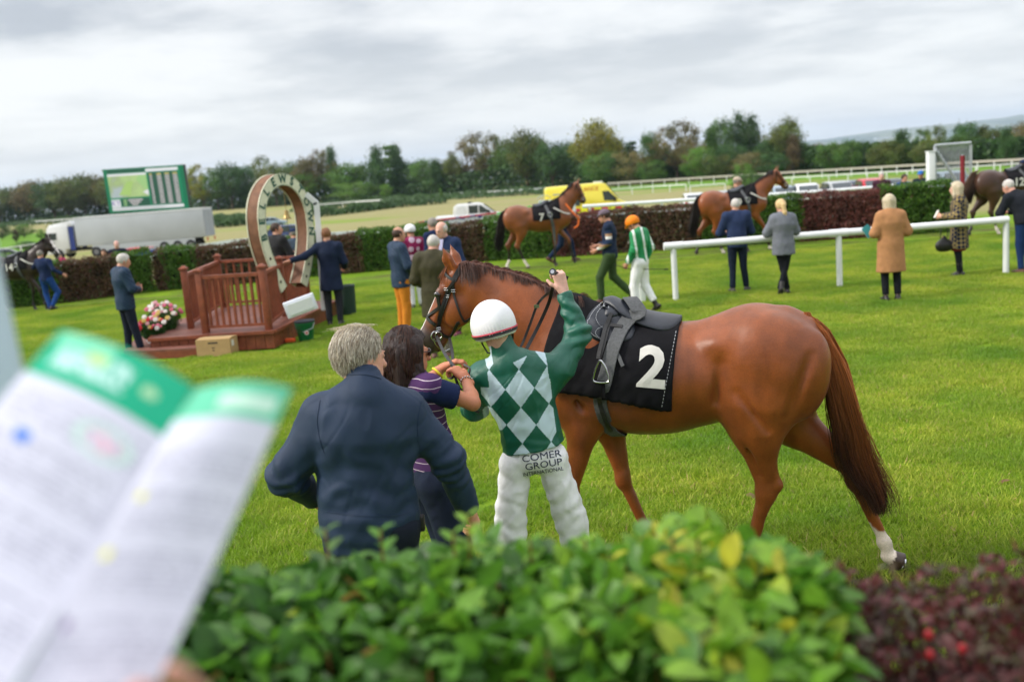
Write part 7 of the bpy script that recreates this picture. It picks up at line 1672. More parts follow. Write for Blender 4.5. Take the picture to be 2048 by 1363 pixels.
def car(label, loc, rz, m, kind='hatch', group='cars parked beyond the hedge'):
    o = empty('parked_car', loc, rz, label, 'car', group); Lh = 2.1; 
    L('body', prism([(-2.1, .35), (-2.12, .75), (-2.0, .95), (1.0, .95), (2.0, .80), (2.12, .6), (2.1, .32)], -.86, .86), m, o, .07)
    L('cabin', prism([(-1.95, .93), (-1.55, 1.42), (-.2, 1.47), (.45, 1.40), (1.15, .93)], -.72, .72), m, o, .07)
    L('windscreen', prism([(.52, 1.36), (1.14, .97), (1.18, .97), (.56, 1.37)], -.64, .64), M_glass, o); L('rear_window', prism([(-1.62, 1.36), (-1.98, .98), (-2.02, .98), (-1.66, 1.37)], -.62, .62), M_glass, o)
    for s in (-1, 1):
        L('side_window', MB().poly([(-1.5, s*.735, .98), (-1.3, s*.725, 1.35), (-.25, s*.725, 1.39), (-.25, s*.735, .98)], .01, (0, s, 0)), M_glass, o); L('side_window', MB().poly([(-.15, s*.735, .98), (-.15, s*.725, 1.39), (.42, s*.725, 1.34), (.95, s*.735, .98)], .01, (0, s, 0)), M_glass, o)
        L('headlight', MB().box((2.07, s*.62, .68), (.08, .30, .14)), mat('lamp_glass', (.7, .7, .72), .1), o); L('tail_light', MB().box((-2.09, s*.68, .80), (.06, .20, .20)), mat('red_lens', (.45, .01, .015), .2), o)
        L('wing_mirror', MB().box((.75, s*.92, 1.0), (.12, .16, .12)), m, o)
        for x in (-1.3, 1.32): wheel(o, x, s*.78, .31)
    return o
def gpos(px, Y_): w = W(px, 500, Y_); return (w[0]+0, Y_, gz(Y_))
def carpos(px, py, Y_): w = W(px, py, Y_); return (w[0], Y_, gz(Y_))
PW, PS, PB, PR, PD, PBl = paint('white_paint', (.72, .73, .74)), paint('silver_paint', (.38, .40, .42)), paint('pale_blue_paint', (.25, .33, .42)), paint('red_paint', (.50, .015, .03)), paint('dark_grey_paint', (.05, .06, .08)), paint('navy_paint', (.02, .04, .12))
_w = carpos(264, 500, 80); c1 = car('red hatchback in front of the lorry beyond the left hedge', (_w[0], 80, _w[2]-.8), rad(174), PR)
for (px, py, Y_, rz, m, lab) in ((590, 460, 74, 0, PBl, 'blue car seen through the horseshoe arch'), (1385, 385, 76, 85, PW, 'white car in front of the straw field, leftmost of the parked row'), (1436, 382, 75, 82, PS, 'silver car just right of the leftmost white parked car'), (1492, 376, 74, 86, PW, 'white car parked behind the neck of horse 9'), (1560, 378, 72, 84, PB, 'pale blue car parked behind the head of horse 9'),
        (1610, 374, 70, 80, PW, 'white car parked just right of the head of horse 9'), (1668, 370, 70, 88, PS, 'silver car parked behind the reddish hedge section'), (1694, 370, 73, 85, PBl, 'navy car parked between the silver and the red car'), (1736, 370, 69, 84, PR, 'red car parked left of the white-haired spectator'),
        (1742, 356, 90, 80, PR, 'red car in the farther parked row'), (1780, 358, 92, 85, PD, 'dark grey car in the farther parked row'), (1725, 357, 91, 86, PW, 'white car in the farther parked row'), (4, 462, 100, 20, PD, 'dark car at the far left edge beyond the hedge'), (540, 408, 150, 5, PB, 'small pale blue car on the far side left of the horseshoe arch'), (1890, 366, 60, 85, PB, 'pale blue car seen through the bars of the gate'), (760, 470, 36, 0, PW, None)):
    if lab is None: continue
    o = copy_tree(c1); w = carpos(px, py, Y_); o.location = w; o.rotation_euler[2] = rad(rz); o['label'] = lab
    for ch in o.children:
        if ch.name.split('.')[0] in ('body', 'cabin', 'wing_mirror') and m is not PR:
            ch.data = ch.data.copy() if False else ch.data
            for sl in range(1):
                ch.material_slots[0].link = 'OBJECT'; ch.material_slots[0].material = m
# pickup
Y_ = 66; w = carpos(948, 430, Y_); o = empty('pickup_truck', w, 0, 'white pickup truck with crew cab beyond the hedge', 'pickup'); 
L('body', prism([(-2.5, .45), (-2.5, 1.15), (-.75, 1.15), (1.45, 1.15), (2.5, 1.02), (2.6, .8), (2.6, .42)], -.9, .9), PW, o, .06); L('cab', prism([(-1.35, 1.12), (-1.25, 1.72), (-1.05, 1.84), (.35, 1.86), (.65, 1.76), (1.45, 1.13)], -.78, .78), PW, o, .06)
for s in (-1, 1):
    for q in ([(-1.1, 1.2), (-1.05, 1.68), (-.55, 1.72), (-.55, 1.2)], [(-.3, 1.2), (-.3, 1.72), (.30, 1.72), (.30, 1.2)], [(.38, 1.2), (.38, 1.72), (.58, 1.66), (1.12, 1.2)]): L('side_window', MB().poly([(x, s*.785, z) for x, z in q], .012, (0, s, 0)), M_glass if q[0][0] > -1 else M_sheet, o)
    L('wing_mirror', MB().box((1.0, s*1.0, 1.28), (.14, .20, .2)), M_black, o); L('tail_light', MB().box((-2.5, s*.8, .95), (.06, .14, .35)), MC['red_lens'], o)
    for x in (-1.6, 1.7): wheel(o, x, s*.82, .38)
L('windscreen', prism([(.70, 1.72), (1.40, 1.18), (1.44, 1.18), (.74, 1.73)], -.66, .66), M_glass, o); L('door_panel', MB().box((.5, -.91, .75), (1.6, .02, .30)), M_redp, o); L('light_bar', MB().box((-.2, 0, 1.90), (.25, 1.0, .08)), M_black, o)
# ambulance
Y_ = 76; w = carpos(1172, 400, Y_); o = empty('ambulance', w, rad(1), 'yellow ambulance with red and yellow chequered stripe behind horse 7', 'ambulance'); PY = paint('ambulance_yellow', (.85, .72, .06))
L('body', prism([(-3.05, .40), (-3.10, 2.55), (-2.95, 2.72), (1.05, 2.78), (1.45, 2.70), (2.35, 1.45), (3.15, 1.12), (3.30, .85), (3.25, .38)], -1.0, 1.0), PY, o, .10)
for s in (-1, 1):
    yy = s*1.006
    L('cab_window', MB().poly([(1.25, yy, 1.45), (1.15, yy, 2.15), (1.62, yy, 2.15), (2.22, yy, 1.55), (2.18, yy, 1.38)], .012, (0, s, 0)), M_glass, o); L('side_window', MB().poly([(-1.40, yy, 1.2), (-1.40, yy, 1.95), (-.55, yy, 1.95), (-.55, yy, 1.2)], .012, (0, s, 0)), M_glass, o)
    for i in range(12):
        for j in range(2): L('chequer', MB().box((-2.9+i*.52, yy, .62+j*.26), (.51, .012, .25)), M_redp if (i+j) % 2 else mat('fluo_yellow', (.80, .85, .02), .5), o)
    L('wing_mirror', MB().box((2.05, s*1.15, 1.5), (.12, .22, .32)), M_black, o); L('emblem', MB().box((-2.35, yy, 1.65), (.36, .012, .42)), mat('emblem_red', (.50, .10, .12), .6), o); L('badge', MB().box((-2.3, yy, 2.15), (.5, .012, .10)), mat('grey_print', (.35, .38, .42), .6), o)
    for x in (-1.85, 2.25): wheel(o, x, s*.9, .36)
V, F = text_mesh('AMBULANCE', .42, .006, bold=.006); me = bpy.data.meshes.new('lettering'); me.from_pydata([(v[0]-.35, -1.010, v[1]+2.38) for v in V], [], F); lobj('lettering', me, mat('orange_print', (.75, .25, .03), .6), o)
L('beacon', MB().lathe((-.65, 0, 2.76), [(.12, 0), (.12, .12), (.08, .18), (.01, .19)], 10), mat('amber_lens', (.8, .20, .01), .3), o, 0, True); L('roof_unit', MB().box((1.0, 0, 2.82), (.6, .8, .10)), M_sheet, o)
L('windscreen', prism([(1.52, 2.62), (2.34, 1.50), (2.38, 1.50), (1.56, 2.64)], -.85, .85), M_glass, o); L('bumper', MB().box((3.28, 0, .5), (.16, 1.9, .28)), M_black, o, .03); L('headlight', MB().box((3.18, -.75, .92), (.2, .35, .2)), MC['lamp_glass'], o)
# articulated lorry
Y_ = 101; w = carpos(280, 470, Y_); o = empty('lorry', w, rad(176), 'silver-grey articulated lorry with white cab under the big screen', 'lorry'); M_tr = mat('trailer_grey', (.42, .45, .48), .4, noise=.08, nscale=.5)
L('trailer_body', MB().box((-.6, 0, 2.55), (13.2, 2.5, 2.75)), M_tr, o, .06); L('trailer_roof', MB().box((-.6, 0, 3.96), (13.25, 2.55, .08)), M_sheet, o); L('rear_door', MB().box((-7.24, .62, 2.5), (.05, 1.2, 2.6)), mat('grey_door', (.30, .33, .38), .5), o); L('rear_door', MB().box((-7.24, -.62, 2.5), (.05, 1.2, 2.6)), MC['grey_door'], o)
for s in (-1, 1):
    L('side_skirt', MB().box((-.8, s*1.22, .85), (10.5, .05, .62)), M_tr, o); L('tail_light', MB().box((-7.26, s*1.0, .95), (.05, .25, .35)), MC['red_lens'], o)
    for x in (-5.6, -4.25, -2.9): wheel(o, x, s*1.15, .50, .3)
    for x in (4.1,): wheel(o, x, s*1.15, .50, .3)
    wheel(o, 8.0, s*1.15, .52, .3)
    L('cab_window', MB().poly([(8.0, s*1.252, 1.95), (7.95, s*1.252, 2.65), (8.75, s*1.252, 2.65), (8.95, s*1.252, 1.95)], .012, (0, s, 0)), M_glass, o); L('wing_mirror', MB().box((8.95, s*1.42, 2.35), (.15, .25, .7)), M_black, o)
L('cab', prism([(6.75, .95), (6.75, 3.35), (8.6, 3.45), (8.95, 3.05), (9.15, 1.9), (9.2, .5), (7.3, .5), (7.2, .95)], -1.25, 1.25), PW, o, .10); L('windscreen', prism([(8.93, 2.95), (9.10, 1.95), (9.14, 1.95), (8.97, 2.97)], -1.1, 1.1), M_glass, o)
L('air_deflector', prism([(6.3, 3.2), (6.5, 3.75), (8.3, 3.5), (8.3, 3.3)], -1.1, 1.1), PW, o, .06); L('fairing', MB().box((6.45, -1.2, 2.0), (.5, .06, 2.3)), M_navyp, o); L('fairing', MB().box((6.45, 1.2, 2.0), (.5, .06, 2.3)), M_navyp, o); L('chassis', MB().box((5.0, 0, .85), (5.0, 1.0, .3)), M_black, o); L('roof_hatch', MB().box((7.7, 0, 3.5), (.6, .6, .15)), M_black, o)
L('side_gap', MB().box((-.6, -1.262, 1.35), (13.0, .01, .03)), M_black, o)

# ------------------------------------------------------------------ big screen
sY = 112; P00, P10, P11, P01 = W(206, 344, sY), W(364, 324, sY), W(381, 412, sY), W(219, 432, sY)
c = (P00+P10+P11+P01)/4; sw = np.linalg.norm(P10-P00); sh_ = np.linalg.norm(P01-P00)*.995
o = empty('video_screen', (c[0], c[1], gz(sY)), 0, 'large outdoor video screen showing the course and a table of odds', 'screen')
ux = V3(1, .02, -.015); ux /= np.linalg.norm(ux); uz = V3(-.025, 0, 1)
def sp_(u, v, dep=0): return c+ux*(u-.5)*sw+uz*(.5-v)*sh_-V3(0, dep, 0)
def rect(name, u0, v0, u1, v1, m, dep, parent=o): return MB().poly([sp_(u0, v1, dep), sp_(u1, v1, dep), sp_(u1, v0, dep), sp_(u0, v0, dep)], .03, (0, -1, 0)).obj(name, m, parent)
def em(name, c_, s=.55): return mat(name, tuple(v*.3 for v in c_), .5, emit=(*c_, s*.62))
M_sg, M_sd, M_sw_, M_sk = em('screen_green', (.01, .26, .12)), em('screen_dark', (.02, .10, .06)), em('screen_white', (.80, .80, .84)), em('screen_row', (.62, .56, .58))
MB().box(c+V3(0, .5, 0), (sw, .8, sh_*.98)).obj('cabinet', M_black, o)
rect('frame', 0, 0, 1, 1, em('frame_green', (.01, .30, .14), .25), .0); rect('display', .04, .045, .95, .955, M_sg, .05); rect('display_header', .05, .03, .52, .10, M_sd, .09); rect('display_footer', .05, .88, .94, .95, M_sw_, .09); rect('display_title', .53, .04, .93, .11, M_sw_, .09); rect('display_logo_panel', .05, .70, .16, .87, M_sw_, .12); rect('display_table', .17, .69, .53, .87, M_sd, .09); rect('display_table', .55, .13, .92, .86, M_sd, .09)
pic = rect('display_picture', .05, .13, .53, .66, em('picture_base', (.5, .6, .4)), .10); m = MC['picture_base']; T_ = m.node_tree; n = T_.nodes; l = T_.links; co = n.new('ShaderNodeTexCoord'); tx = n.new('ShaderNodeTexNoise'); tx.inputs['Scale'].default_value = .55; tx.inputs['Detail'].default_value = 5; l.new(co.outputs['Object'], tx.inputs['Vector']); cr_ = n.new('ShaderNodeValToRGB'); e = cr_.color_ramp.elements; e[0].position = .38; e[0].color = (.40, .46, .55, 1); e[1].position = .62; e[1].color = (.42, .62, .20, 1); x = cr_.color_ramp.elements.new(.5); x.color = (.30, .40, .16, 1); l.new(tx.outputs[0], cr_.inputs[0]); l.new(cr_.outputs[0], n['Principled BSDF'].inputs['Emission Color'])
MB().poly([sp_(.40, .26, .14), sp_(.53, .60, .14), sp_(.53, .20, .14), sp_(.46, .14, .14)][::-1], .01, (0, -1, 0)).obj('display_field', em('pic_field', (.36, .60, .24)), o); rect('display_sky', .05, .12, .53, .17, M_sw_, .13); MB().poly([sp_(.46, .56, .16), sp_(.53, .64, .16), sp_(.53, .50, .16)], .01, (0, -1, 0)).obj('display_tent', M_sw_, o); MB().poly([sp_(.16, .60, .15), sp_(.30, .62, .15), sp_(.36, .30, .15), sp_(.28, .30, .15)], .01, (0, -1, 0)).obj('display_track', em('pic_track', (.40, .60, .18)), o)
for j, u0 in enumerate((.57, .66, .76, .86)):
    for i in range(14): rect('display_entry', u0, .16+i*.05, u0+(.03 if j == 0 else .055), .16+i*.05+.028, M_sk if i else em('amber_row', (.7, .6, .2)), .12)
for i in range(3):
    rect('display_entry', .20, .71+i*.052, .24, .71+i*.052+.03, em('lime_row', (.35, .6, .25)), .12); rect('display_entry', .26+.02*i, .71+i*.052, .44-.03*i, .71+i*.052+.03, M_sk, .12)
rect('display_entry', .06, .905, .70, .92, mat('grey_print', (.35, .38, .42), .6), .12); V, F = text_mesh('KY', 1.0); me = bpy.data.meshes.new('lettering'); me.from_pydata([tuple(sp_(.105+v[0]*.09, .785-v[1]*.16, .16)) for v in V], [], F); obj('lettering', me, mat('violet_print', (.08, .03, .30), .6), o)
for dx_ in (.0, 1.0, -2.4): MB().bar(V3(c[0]+dx_, sY+.5, gz(sY)), V3(c[0]+dx_, sY+.5, c[2]-sh_*.45), .5, .4, (0, 1, 0)).obj('support', M_black, o)

# ------------------------------------------------------------------ trees, house, far rails, hills
def tree_proto(kind, seed, n=4200):
    r = np.random.RandomState(seed); th, cw = {'round': (.22, .44), 'airy': (.25, .50), 'tall': (.15, .30), 'pine': (.12, .24), 'bush': (.02, .60), 'scrub': (.05, .42)}[kind]
    mb = MB(); mb.tube([V3(0, 0, -.02), V3(.01, 0, .3), V3(.0, .01, .72)], [.026, .020, .008], 7); cen = []
    nb = {'airy': 34, 'round': 46, 'tall': 40, 'pine': 34, 'bush': 40, 'scrub': 40}[kind]
    for i in range(nb):
        a = r.rand()*6.28; t = r.rand()
        if kind == 'pine': z = .25+.70*t; rr = cw*(1-.75*t)*(.5+.5*r.rand())
        elif kind == 'tall': z = .15+.82*t; rr = cw*math.sin(min(1, t*1.1+.15)*math.pi)**.6*r.rand()**.4
        else:
            ph_ = math.acos(1-2*r.rand()); q = (.80 if kind != 'airy' else .92)+.15*r.rand(); z = th+(1-th)*.52+(1-th)*.44*math.cos(ph_)*q; rr = cw*math.sin(ph_)*q*(1.0 if z > .35 else .85)
        c_ = V3(rr*math.cos(a), rr*math.sin(a), z); cen.append(c_)
        if i % 2 == 0: s0 = V3(0, 0, max(.1, z*.45)); mb.tube([s0, (s0+c_)/2+V3(0, 0, .03), c_], [.012, .008, .003], 4)
    cen = np.array(cen); k = r.randint(len(cen), size=n); sp0 = {'airy': .060, 'pine': .055}.get(kind, .085)
    P = cen[k]+sp0*r.randn(n, 3)*[1, 1, .62 if kind != 'pine' else .35]; out = P-V3(0, 0, .5); out /= np.linalg.norm(out, axis=1)[:, None]
    if kind in ('round', 'bush', 'scrub', 'tall'): n3 = n//4; d = r.randn(n3, 3); d /= np.linalg.norm(d, axis=1)[:, None]; P = np.vstack([P, V3(0, 0, th+(1-th)*.47)+d*V3(cw*.8, cw*.8, (1-th)*.42)*r.rand(n3, 1)**.3]); out = np.vstack([out, d]); k = np.concatenate([k, r.randint(len(cen), size=n3)])
    P = P[P[:, 2] > .0] if False else P
    tone = (r.rand(len(cen))*.7+.65)[k][:, None]; C = np.ones((len(P), 3))*tone*(.8+.4*r.rand(len(P), 1)); C[:, 0] *= 1+.35*(r.rand(len(cen))[k]-.35)
    V, F, cc = leaf_quads(P, out, .040 if kind != 'airy' else .034, C, seed, .8)
    return mb.mesh('trunk', True), mesh_np('crown', V, F, False, cc)
def tint(name, c):
    m = leafmat(name); T_ = m.node_tree; n = T_.nodes; l = T_.links; a = [x for x in n if x.type == 'ATTRIBUTE'][0]; mx = n.new('ShaderNodeMix'); mx.data_type = 'RGBA'; mx.blend_type = 'MULTIPLY'; mx.inputs[0].default_value = 1; mx.inputs[7].default_value = (*c, 1); l.new(a.outputs['Color'], mx.inputs[6])
    oi = n.new('ShaderNodeObjectInfo'); mr = n.new('ShaderNodeMapRange'); mr.inputs[3].default_value = .8; mr.inputs[4].default_value = 1.2; l.new(oi.outputs['Random'], mr.inputs[0]); m2 = n.new('ShaderNodeMix'); m2.data_type = 'RGBA'; m2.blend_type = 'MULTIPLY'; m2.inputs[0].default_value = 1; l.new(mx.outputs[2], m2.inputs[6]); l.new(mr.outputs[0], m2.inputs[7])
    for nd_ in n:
        if nd_.type == 'BSDF_PRINCIPLED': l.new(m2.outputs[2], nd_.inputs['Base Color'])
        if nd_.type == 'BSDF_TRANSLUCENT': l.new(m2.outputs[2], nd_.inputs[0])
    return m
TM = dict(g=tint('leaf_green', (.080, .170, .028)), d=tint('leaf_dark', (.048, .112, .027)), o=tint('leaf_olive', (.100, .135, .026)), y=tint('leaf_yellowing', (.19, .20, .024)), b=tint('leaf_brown', (.135, .120, .040)), l=tint('leaf_light', (.10, .21, .026)), p=tint('leaf_purple', (.040, .022, .024)), s=tint('leaf_straw', (.16, .125, .055)))
protos = {}
def proto(kind, v):
    if (kind, v) not in protos: protos[(kind, v)] = tree_proto(kind, 60+10*v+len(protos))
    return protos[(kind, v)]
CN = dict(g='green', d='dark green', o='olive', y='yellowing', b='brown-leaved', l='light green', p='purple-leaved', s='straw-coloured')
KN = dict(round='broad tree', airy='open-crowned tree', tall='narrow tree', pine='conifer', bush='rounded bush', scrub='low scrubby tree')
Dx = lambda x: float(np.interp(x, [-100, 0, 200, 400, 800, 1000, 1200, 1500, 1800, 2100], [430, 420, 400, 380, 330, 300, 262, 235, 188, 165]))
treeN = [0]; lastlab = {}
def tree(px, top, kind, c_, wpx, v=0, dd=0.0, where=None, base=None):
    D = Dx(px)+dd; b = W(px, 600, D); x = b[0]; z0 = gz(D) if D < 560 else -2.7
    for _ in range(3):      # walk sideways until the foot stands under the crown top seen in the photograph
        h = W(px, top, D); x = h[0]
    H_ = h[2]-z0; tr, cr_m = proto(kind, v); o = empty('tree' if kind not in ('bush',) else 'bush', (x, D, z0), random.uniform(0, 6.28), where or '', {'bush': 'bush'}.get(kind, 'tree'), 'trees along the far side of the course')
    wm = wpx/(FPX/D); cw = {'round': .52, 'airy': .56, 'tall': .36, 'pine': .30, 'bush': .66, 'scrub': .50}[kind]; o.scale = (wm/2/cw, wm/2/cw, H_/.98)
    t = bpy.data.objects.new('trunk', tr); COL.objects.link(t); t.parent = o; 
    if not tr.materials: tr.materials.append(M_bark)
    k = bpy.data.objects.new('crown', cr_m); COL.objects.link(k); k.parent = o
    if not cr_m.materials: cr_m.materials.append(TM['g'])
    k.material_slots[0].link = 'OBJECT'; k.material_slots[0].material = TM[c_]; o['label'] = where; return o
TL = [(-10, 378, 'round', 'o', 90, 0), (30, 372, 'round', 'd', 80, 1), (62, 364, 'round', 'b', 100, 0), (100, 362, 'round', 'd', 90, 1), (128, 357, 'round', 'o', 90, 2), (160, 351, 'round', 'o', 85, 0), (190, 349, 'round', 'b', 80, 1), (222, 352, 'round', 'o', 80, 2), (255, 350, 'round', 'd', 80, 0), (290, 345, 'round', 'o', 80, 1), (330, 342, 'round', 'd', 80, 0), (372, 350, 'round', 'o', 70, 2), (398, 332, 'airy', 'y', 60, 0), (428, 342, 'round', 'g', 70, 0), (455, 326, 'round', 'd', 72, 2), (490, 330, 'round', 'd', 66, 1), (526, 314, 'airy', 'o', 52, 1), (545, 330, 'round', 'o', 76, 0),
      (585, 325, 'round', 'g', 80, 2), (616, 314, 'round', 'b', 72, 1), (640, 303, 'airy', 'b', 62, 0), (660, 300, 'tall', 'd', 40, 0), (612, 345, 'round', 'l', 76, 1), (690, 328, 'round', 'l', 84, 2), (722, 330, 'round', 'g', 64, 0), (705, 364, 'bush', 'l', 110, 0), (750, 292, 'tall', 'd', 52, 1), (776, 292, 'pine', 'g', 60, 0), (790, 296, 'tall', 'd', 42, 0), (815, 322, 'round', 'd', 66, 1), (845, 320, 'round', 'g', 66, 0), (868, 318, 'tall', 'd', 46, 1), (880, 324, 'round', 'p', 52, 2), (905, 312, 'round', 'o', 50, 0), (925, 296, 'airy', 'b', 84, 0), (962, 268, 'airy', 'b', 104, 1), (985, 276, 'airy', 'o', 80, 0), (1000, 300, 'round', 'g', 70, 1),
      (1048, 262, 'round', 'o', 92, 2), (1022, 290, 'round', 'g', 80, 0), (1070, 276, 'round', 'g', 76, 0), (1100, 286, 'round', 'd', 70, 1), (1128, 284, 'round', 'd', 70, 2), (1188, 244, 'round', 'y', 96, 0), (1168, 275, 'round', 'y', 70, 1), (1215, 268, 'round', 'y', 66, 2), (1150, 300, 'round', 'g', 70, 1), (1236, 282, 'round', 'd', 60, 0), (1262, 284, 'pine', 'd', 42, 0), (1205, 300, 'bush', 'g', 96, 1), (1255, 303, 'bush', 'b', 92, 0), (1228, 312, 'bush', 'd', 76, 0), (1298, 263, 'round', 'g', 44, 1), (1350, 246, 'airy', 'b', 100, 1), (1335, 258, 'airy', 'b', 76, 0), (1382, 275, 'round', 'b', 60, 2), (1320, 300, 'round', 'd', 76, 0), (1300, 318, 'bush', 'g', 70, 1),
      (1396, 294, 'bush', 'l', 74, 0), (1420, 262, 'tall', 'g', 46, 0), (1440, 236, 'round', 'g', 50, 1), (1476, 228, 'round', 'd', 52, 0), (1502, 230, 'tall', 'd', 52, 1), (1460, 285, 'round', 'd', 66, 2), (1430, 305, 'bush', 'o', 76, 1), (1500, 305, 'bush', 'b', 84, 0), (1540, 278, 'round', 'd', 60, 1), (1572, 236, 'round', 'o', 70, 2), (1560, 262, 'round', 'o', 80, 0), (1545, 306, 'bush', 'd', 70, 0), (1585, 275, 'tall', 's', 38, 0), (1610, 286, 'tall', 'g', 44, 1), (1632, 288, 'scrub', 's', 50, 0), (1660, 285, 'scrub', 'g', 58, 1), (1672, 290, 'tall', 's', 30, 1), (1698, 280, 'scrub', 'g', 60, 0), (1705, 284, 'scrub', 'd', 64, 1), (1735, 283, 'scrub', 'd', 64, 0), (1765, 284, 'scrub', 'o', 60, 1), (1802, 264, 'tall', 'd', 50, 0), (1790, 280, 'scrub', 'o', 60, 0),
      (1835, 262, 'airy', 'g', 54, 0), (1868, 254, 'airy', 'o', 56, 1), (1850, 284, 'scrub', 'o', 66, 1), (1893, 278, 'scrub', 'g', 56, 0), (1935, 244, 'round', 'd', 62, 1), (1925, 266, 'scrub', 'g', 66, 0), (1965, 252, 'tall', 'o', 50, 1), (1990, 256, 'scrub', 'o', 60, 0), (2012, 258, 'tall', 'd', 44, 0), (2042, 246, 'round', 'b', 64, 2), (2060, 255, 'scrub', 'b', 66, 1), (1950, 290, 'scrub', 'b', 66, 1), (2015, 282, 'scrub', 'o', 76, 0)]
def near_what(px):
    for lim, s in ((60, 'at the far left end of the tree line'), (200, 'left of the video screen'), (372, 'behind the video screen'), (510, 'between the screen and the horseshoe arch'), (640, 'behind the horseshoe arch'), (735, 'between the horseshoe arch and the conifer'), (850, 'left of the white farmhouse'), (960, 'behind the white farmhouse'), (1080, 'between the farmhouse and the ambulance'), (1240, 'above the ambulance'), (1330, 'right of the ambulance'), (1420, 'above the horse with cloth 9, to its left'), (1530, 'above the groom with the beige cap'), (1620, 'where the distant hills begin'), (1780, 'below the distant hills'), (1880, 'left of the bar gate'), (1960, 'behind the bar gate'), (3000, 'at the far right end of the tree line')):
        if px < lim: return s
seen = {}
for i, (px, top, kind, c_, wpx, v) in enumerate(TL):
    lab = '%s %s %s' % (CN[c_], KN[kind], near_what(px)); key = lab; seen.setdefault(key, []).append((px, top)); n_ = len(seen[key])
    if n_ > 1: lab = '%s %s %s, %s one there' % (CN[c_], KN[kind], near_what(px), {2: 'second', 3: 'third', 4: 'fourth'}.get(n_, 'next'))
    tree(px, top, kind, c_, wpx, v, random.uniform(-12, 12) if kind != 'bush' else -18, lab)
# low undergrowth at the foot of the tree line, one mass
r = np.random.RandomState(8); P = []; C = []
for i in range(34000):
    px = r.uniform(-40, 2090); D = Dx(px)-4+r.rand()*10; b = W(px, 400, D); hh = 6.0+3.0*vn(np.array([[b[0]*.06, 0, 0]]), 1, 3)[0]; P.append((b[0], D, -2.7+hh*r.rand()**1.2)); C.append(np.array([.040, .088, .020])*(.5+r.rand()))
V, F, cc = leaf_quads(np.array(P), np.tile([0, -1., .3], (len(P), 1)), 1.1, np.array(C), 4); o = obj('undergrowth', mesh_np('undergrowth', V, F, False, cc), M_leaf); tag(o, 'dark undergrowth along the foot of the far trees', kind='stuff')
# standalone bushes on the course
for px, top, D, wpx, c_, lab in ((1486, 326, 118, 52, 'g', 'rounded green bush on the course behind horse 9'), (1500, 346, 108, 78, 'd', 'low spreading dark bush below the rounded bush on the course'), (80, 458, 178, 20, 'l', 'small clipped conical bush left of the lorry cab'), (29, 458, 170, 14, 'p', 'small purple-leaved tree near the left edge'), (8, 505, 60, 40, 'l', 'bright green bush just behind the left hedge'), (36, 503, 80, 36, 'd', 'low grey-green bush left of horse 14 head'), (118, 466, 150, 30, 'd', 'dark bush just left of the lorry cab'), (50, 482, 135, 58, 'd', 'long low dark bush left of the lorry'), (880, 376, 225, 8, 'g', 'small tree in front of the farmhouse wing'), (770, 368, 320, 30, 'l', 'light green bush under the conifer'), (45, 448, 200, 50, 'g', 'green bush beyond the lawn at the left'), (115, 446, 200, 50, 'd', 'dark bush beyond the lorry cab'), (0, 450, 200, 44, 'd', 'dark bush at the left edge beyond the lawn')):
    z0 = gz(D); hh = W(px, top, D); tr, cm = proto('bush', 0); o = empty('bush', (hh[0], D, z0), random.uniform(0, 6), lab, 'bush'); wm = wpx/(FPX/D); o.scale = (wm/1.32, wm/1.32, (hh[2]-z0)/.98)
    t = bpy.data.objects.new('trunk', tr); COL.objects.link(t); t.parent = o; k = bpy.data.objects.new('crown', cm); COL.objects.link(k); k.parent = o; k.material_slots[0].link = 'OBJECT'; k.material_slots[0].material = TM[c_]
# dark green hedge-like strips of gorse across the infield
def strip(px, lab, hgt, wid, seed):
    r = np.random.RandomState(seed); Pc = [GF(x, y) for x, y in px]; Q = cr_spline(Pc, 10); L_ = np.concatenate([[0], np.cumsum(np.linalg.norm(np.diff(Q, axis=0), axis=1))]); n = int(min(14000, L_[-1]*150)); t = r.rand(n)*L_[-1]
    P = np.stack([np.interp(t, L_, Q[:, k]) for k in range(3)], 1); v = r.rand(n)*2-1; hh = hgt*np.sqrt(np.clip(1-v*v, 0, 1))*(.75+.3*vn(P, .5, seed)); P[:, 1] += v*wid/2; P[:, 2] = [gz(y) for y in P[:, 1]]+hh*(.35+.65*r.rand(n)**.4)
    C = (np.array([.050, .105, .026])*(.55+.8*r.rand(n))[:, None])*(1+.2*vn(P, .4, 3))[:, None]; V, F, cc = leaf_quads(P, np.tile([0, -.6, .8], (n, 1)), .65, C, seed); root = empty('gorse_strip', (*Q[len(Q)//2][:2], gz(Q[len(Q)//2][1])), 0, lab, 'hedge', 'green strips across the infield')
    obj('foliage', mesh_np('foliage', V, F, False, cc), M_leaf, root)['kind'] = 'stuff'
strip([(630, 434), (720, 424), (800, 414), (893, 406)], 'lower dark green hedge strip across the straw infield', 2.0, 10, 1); strip([(600, 421), (700, 411), (830, 402), (960, 394), (1092, 386)], 'upper long green hedge strip across the straw infield', 2.0, 26, 2); strip([(425, 455), (470, 452), (515, 447)], 'short green hedge strip between the lorry and the horseshoe arch', 1.8, 6, 3); strip([(428, 440), (480, 437), (520, 434)], 'farther short green hedge strip left of the horseshoe arch', 1.6, 8, 4); strip([(-10, 456), (60, 450), (120, 445), (190, 439)], 'long hedge strip in front of the trees at the far left', 2.6, 30, 5)
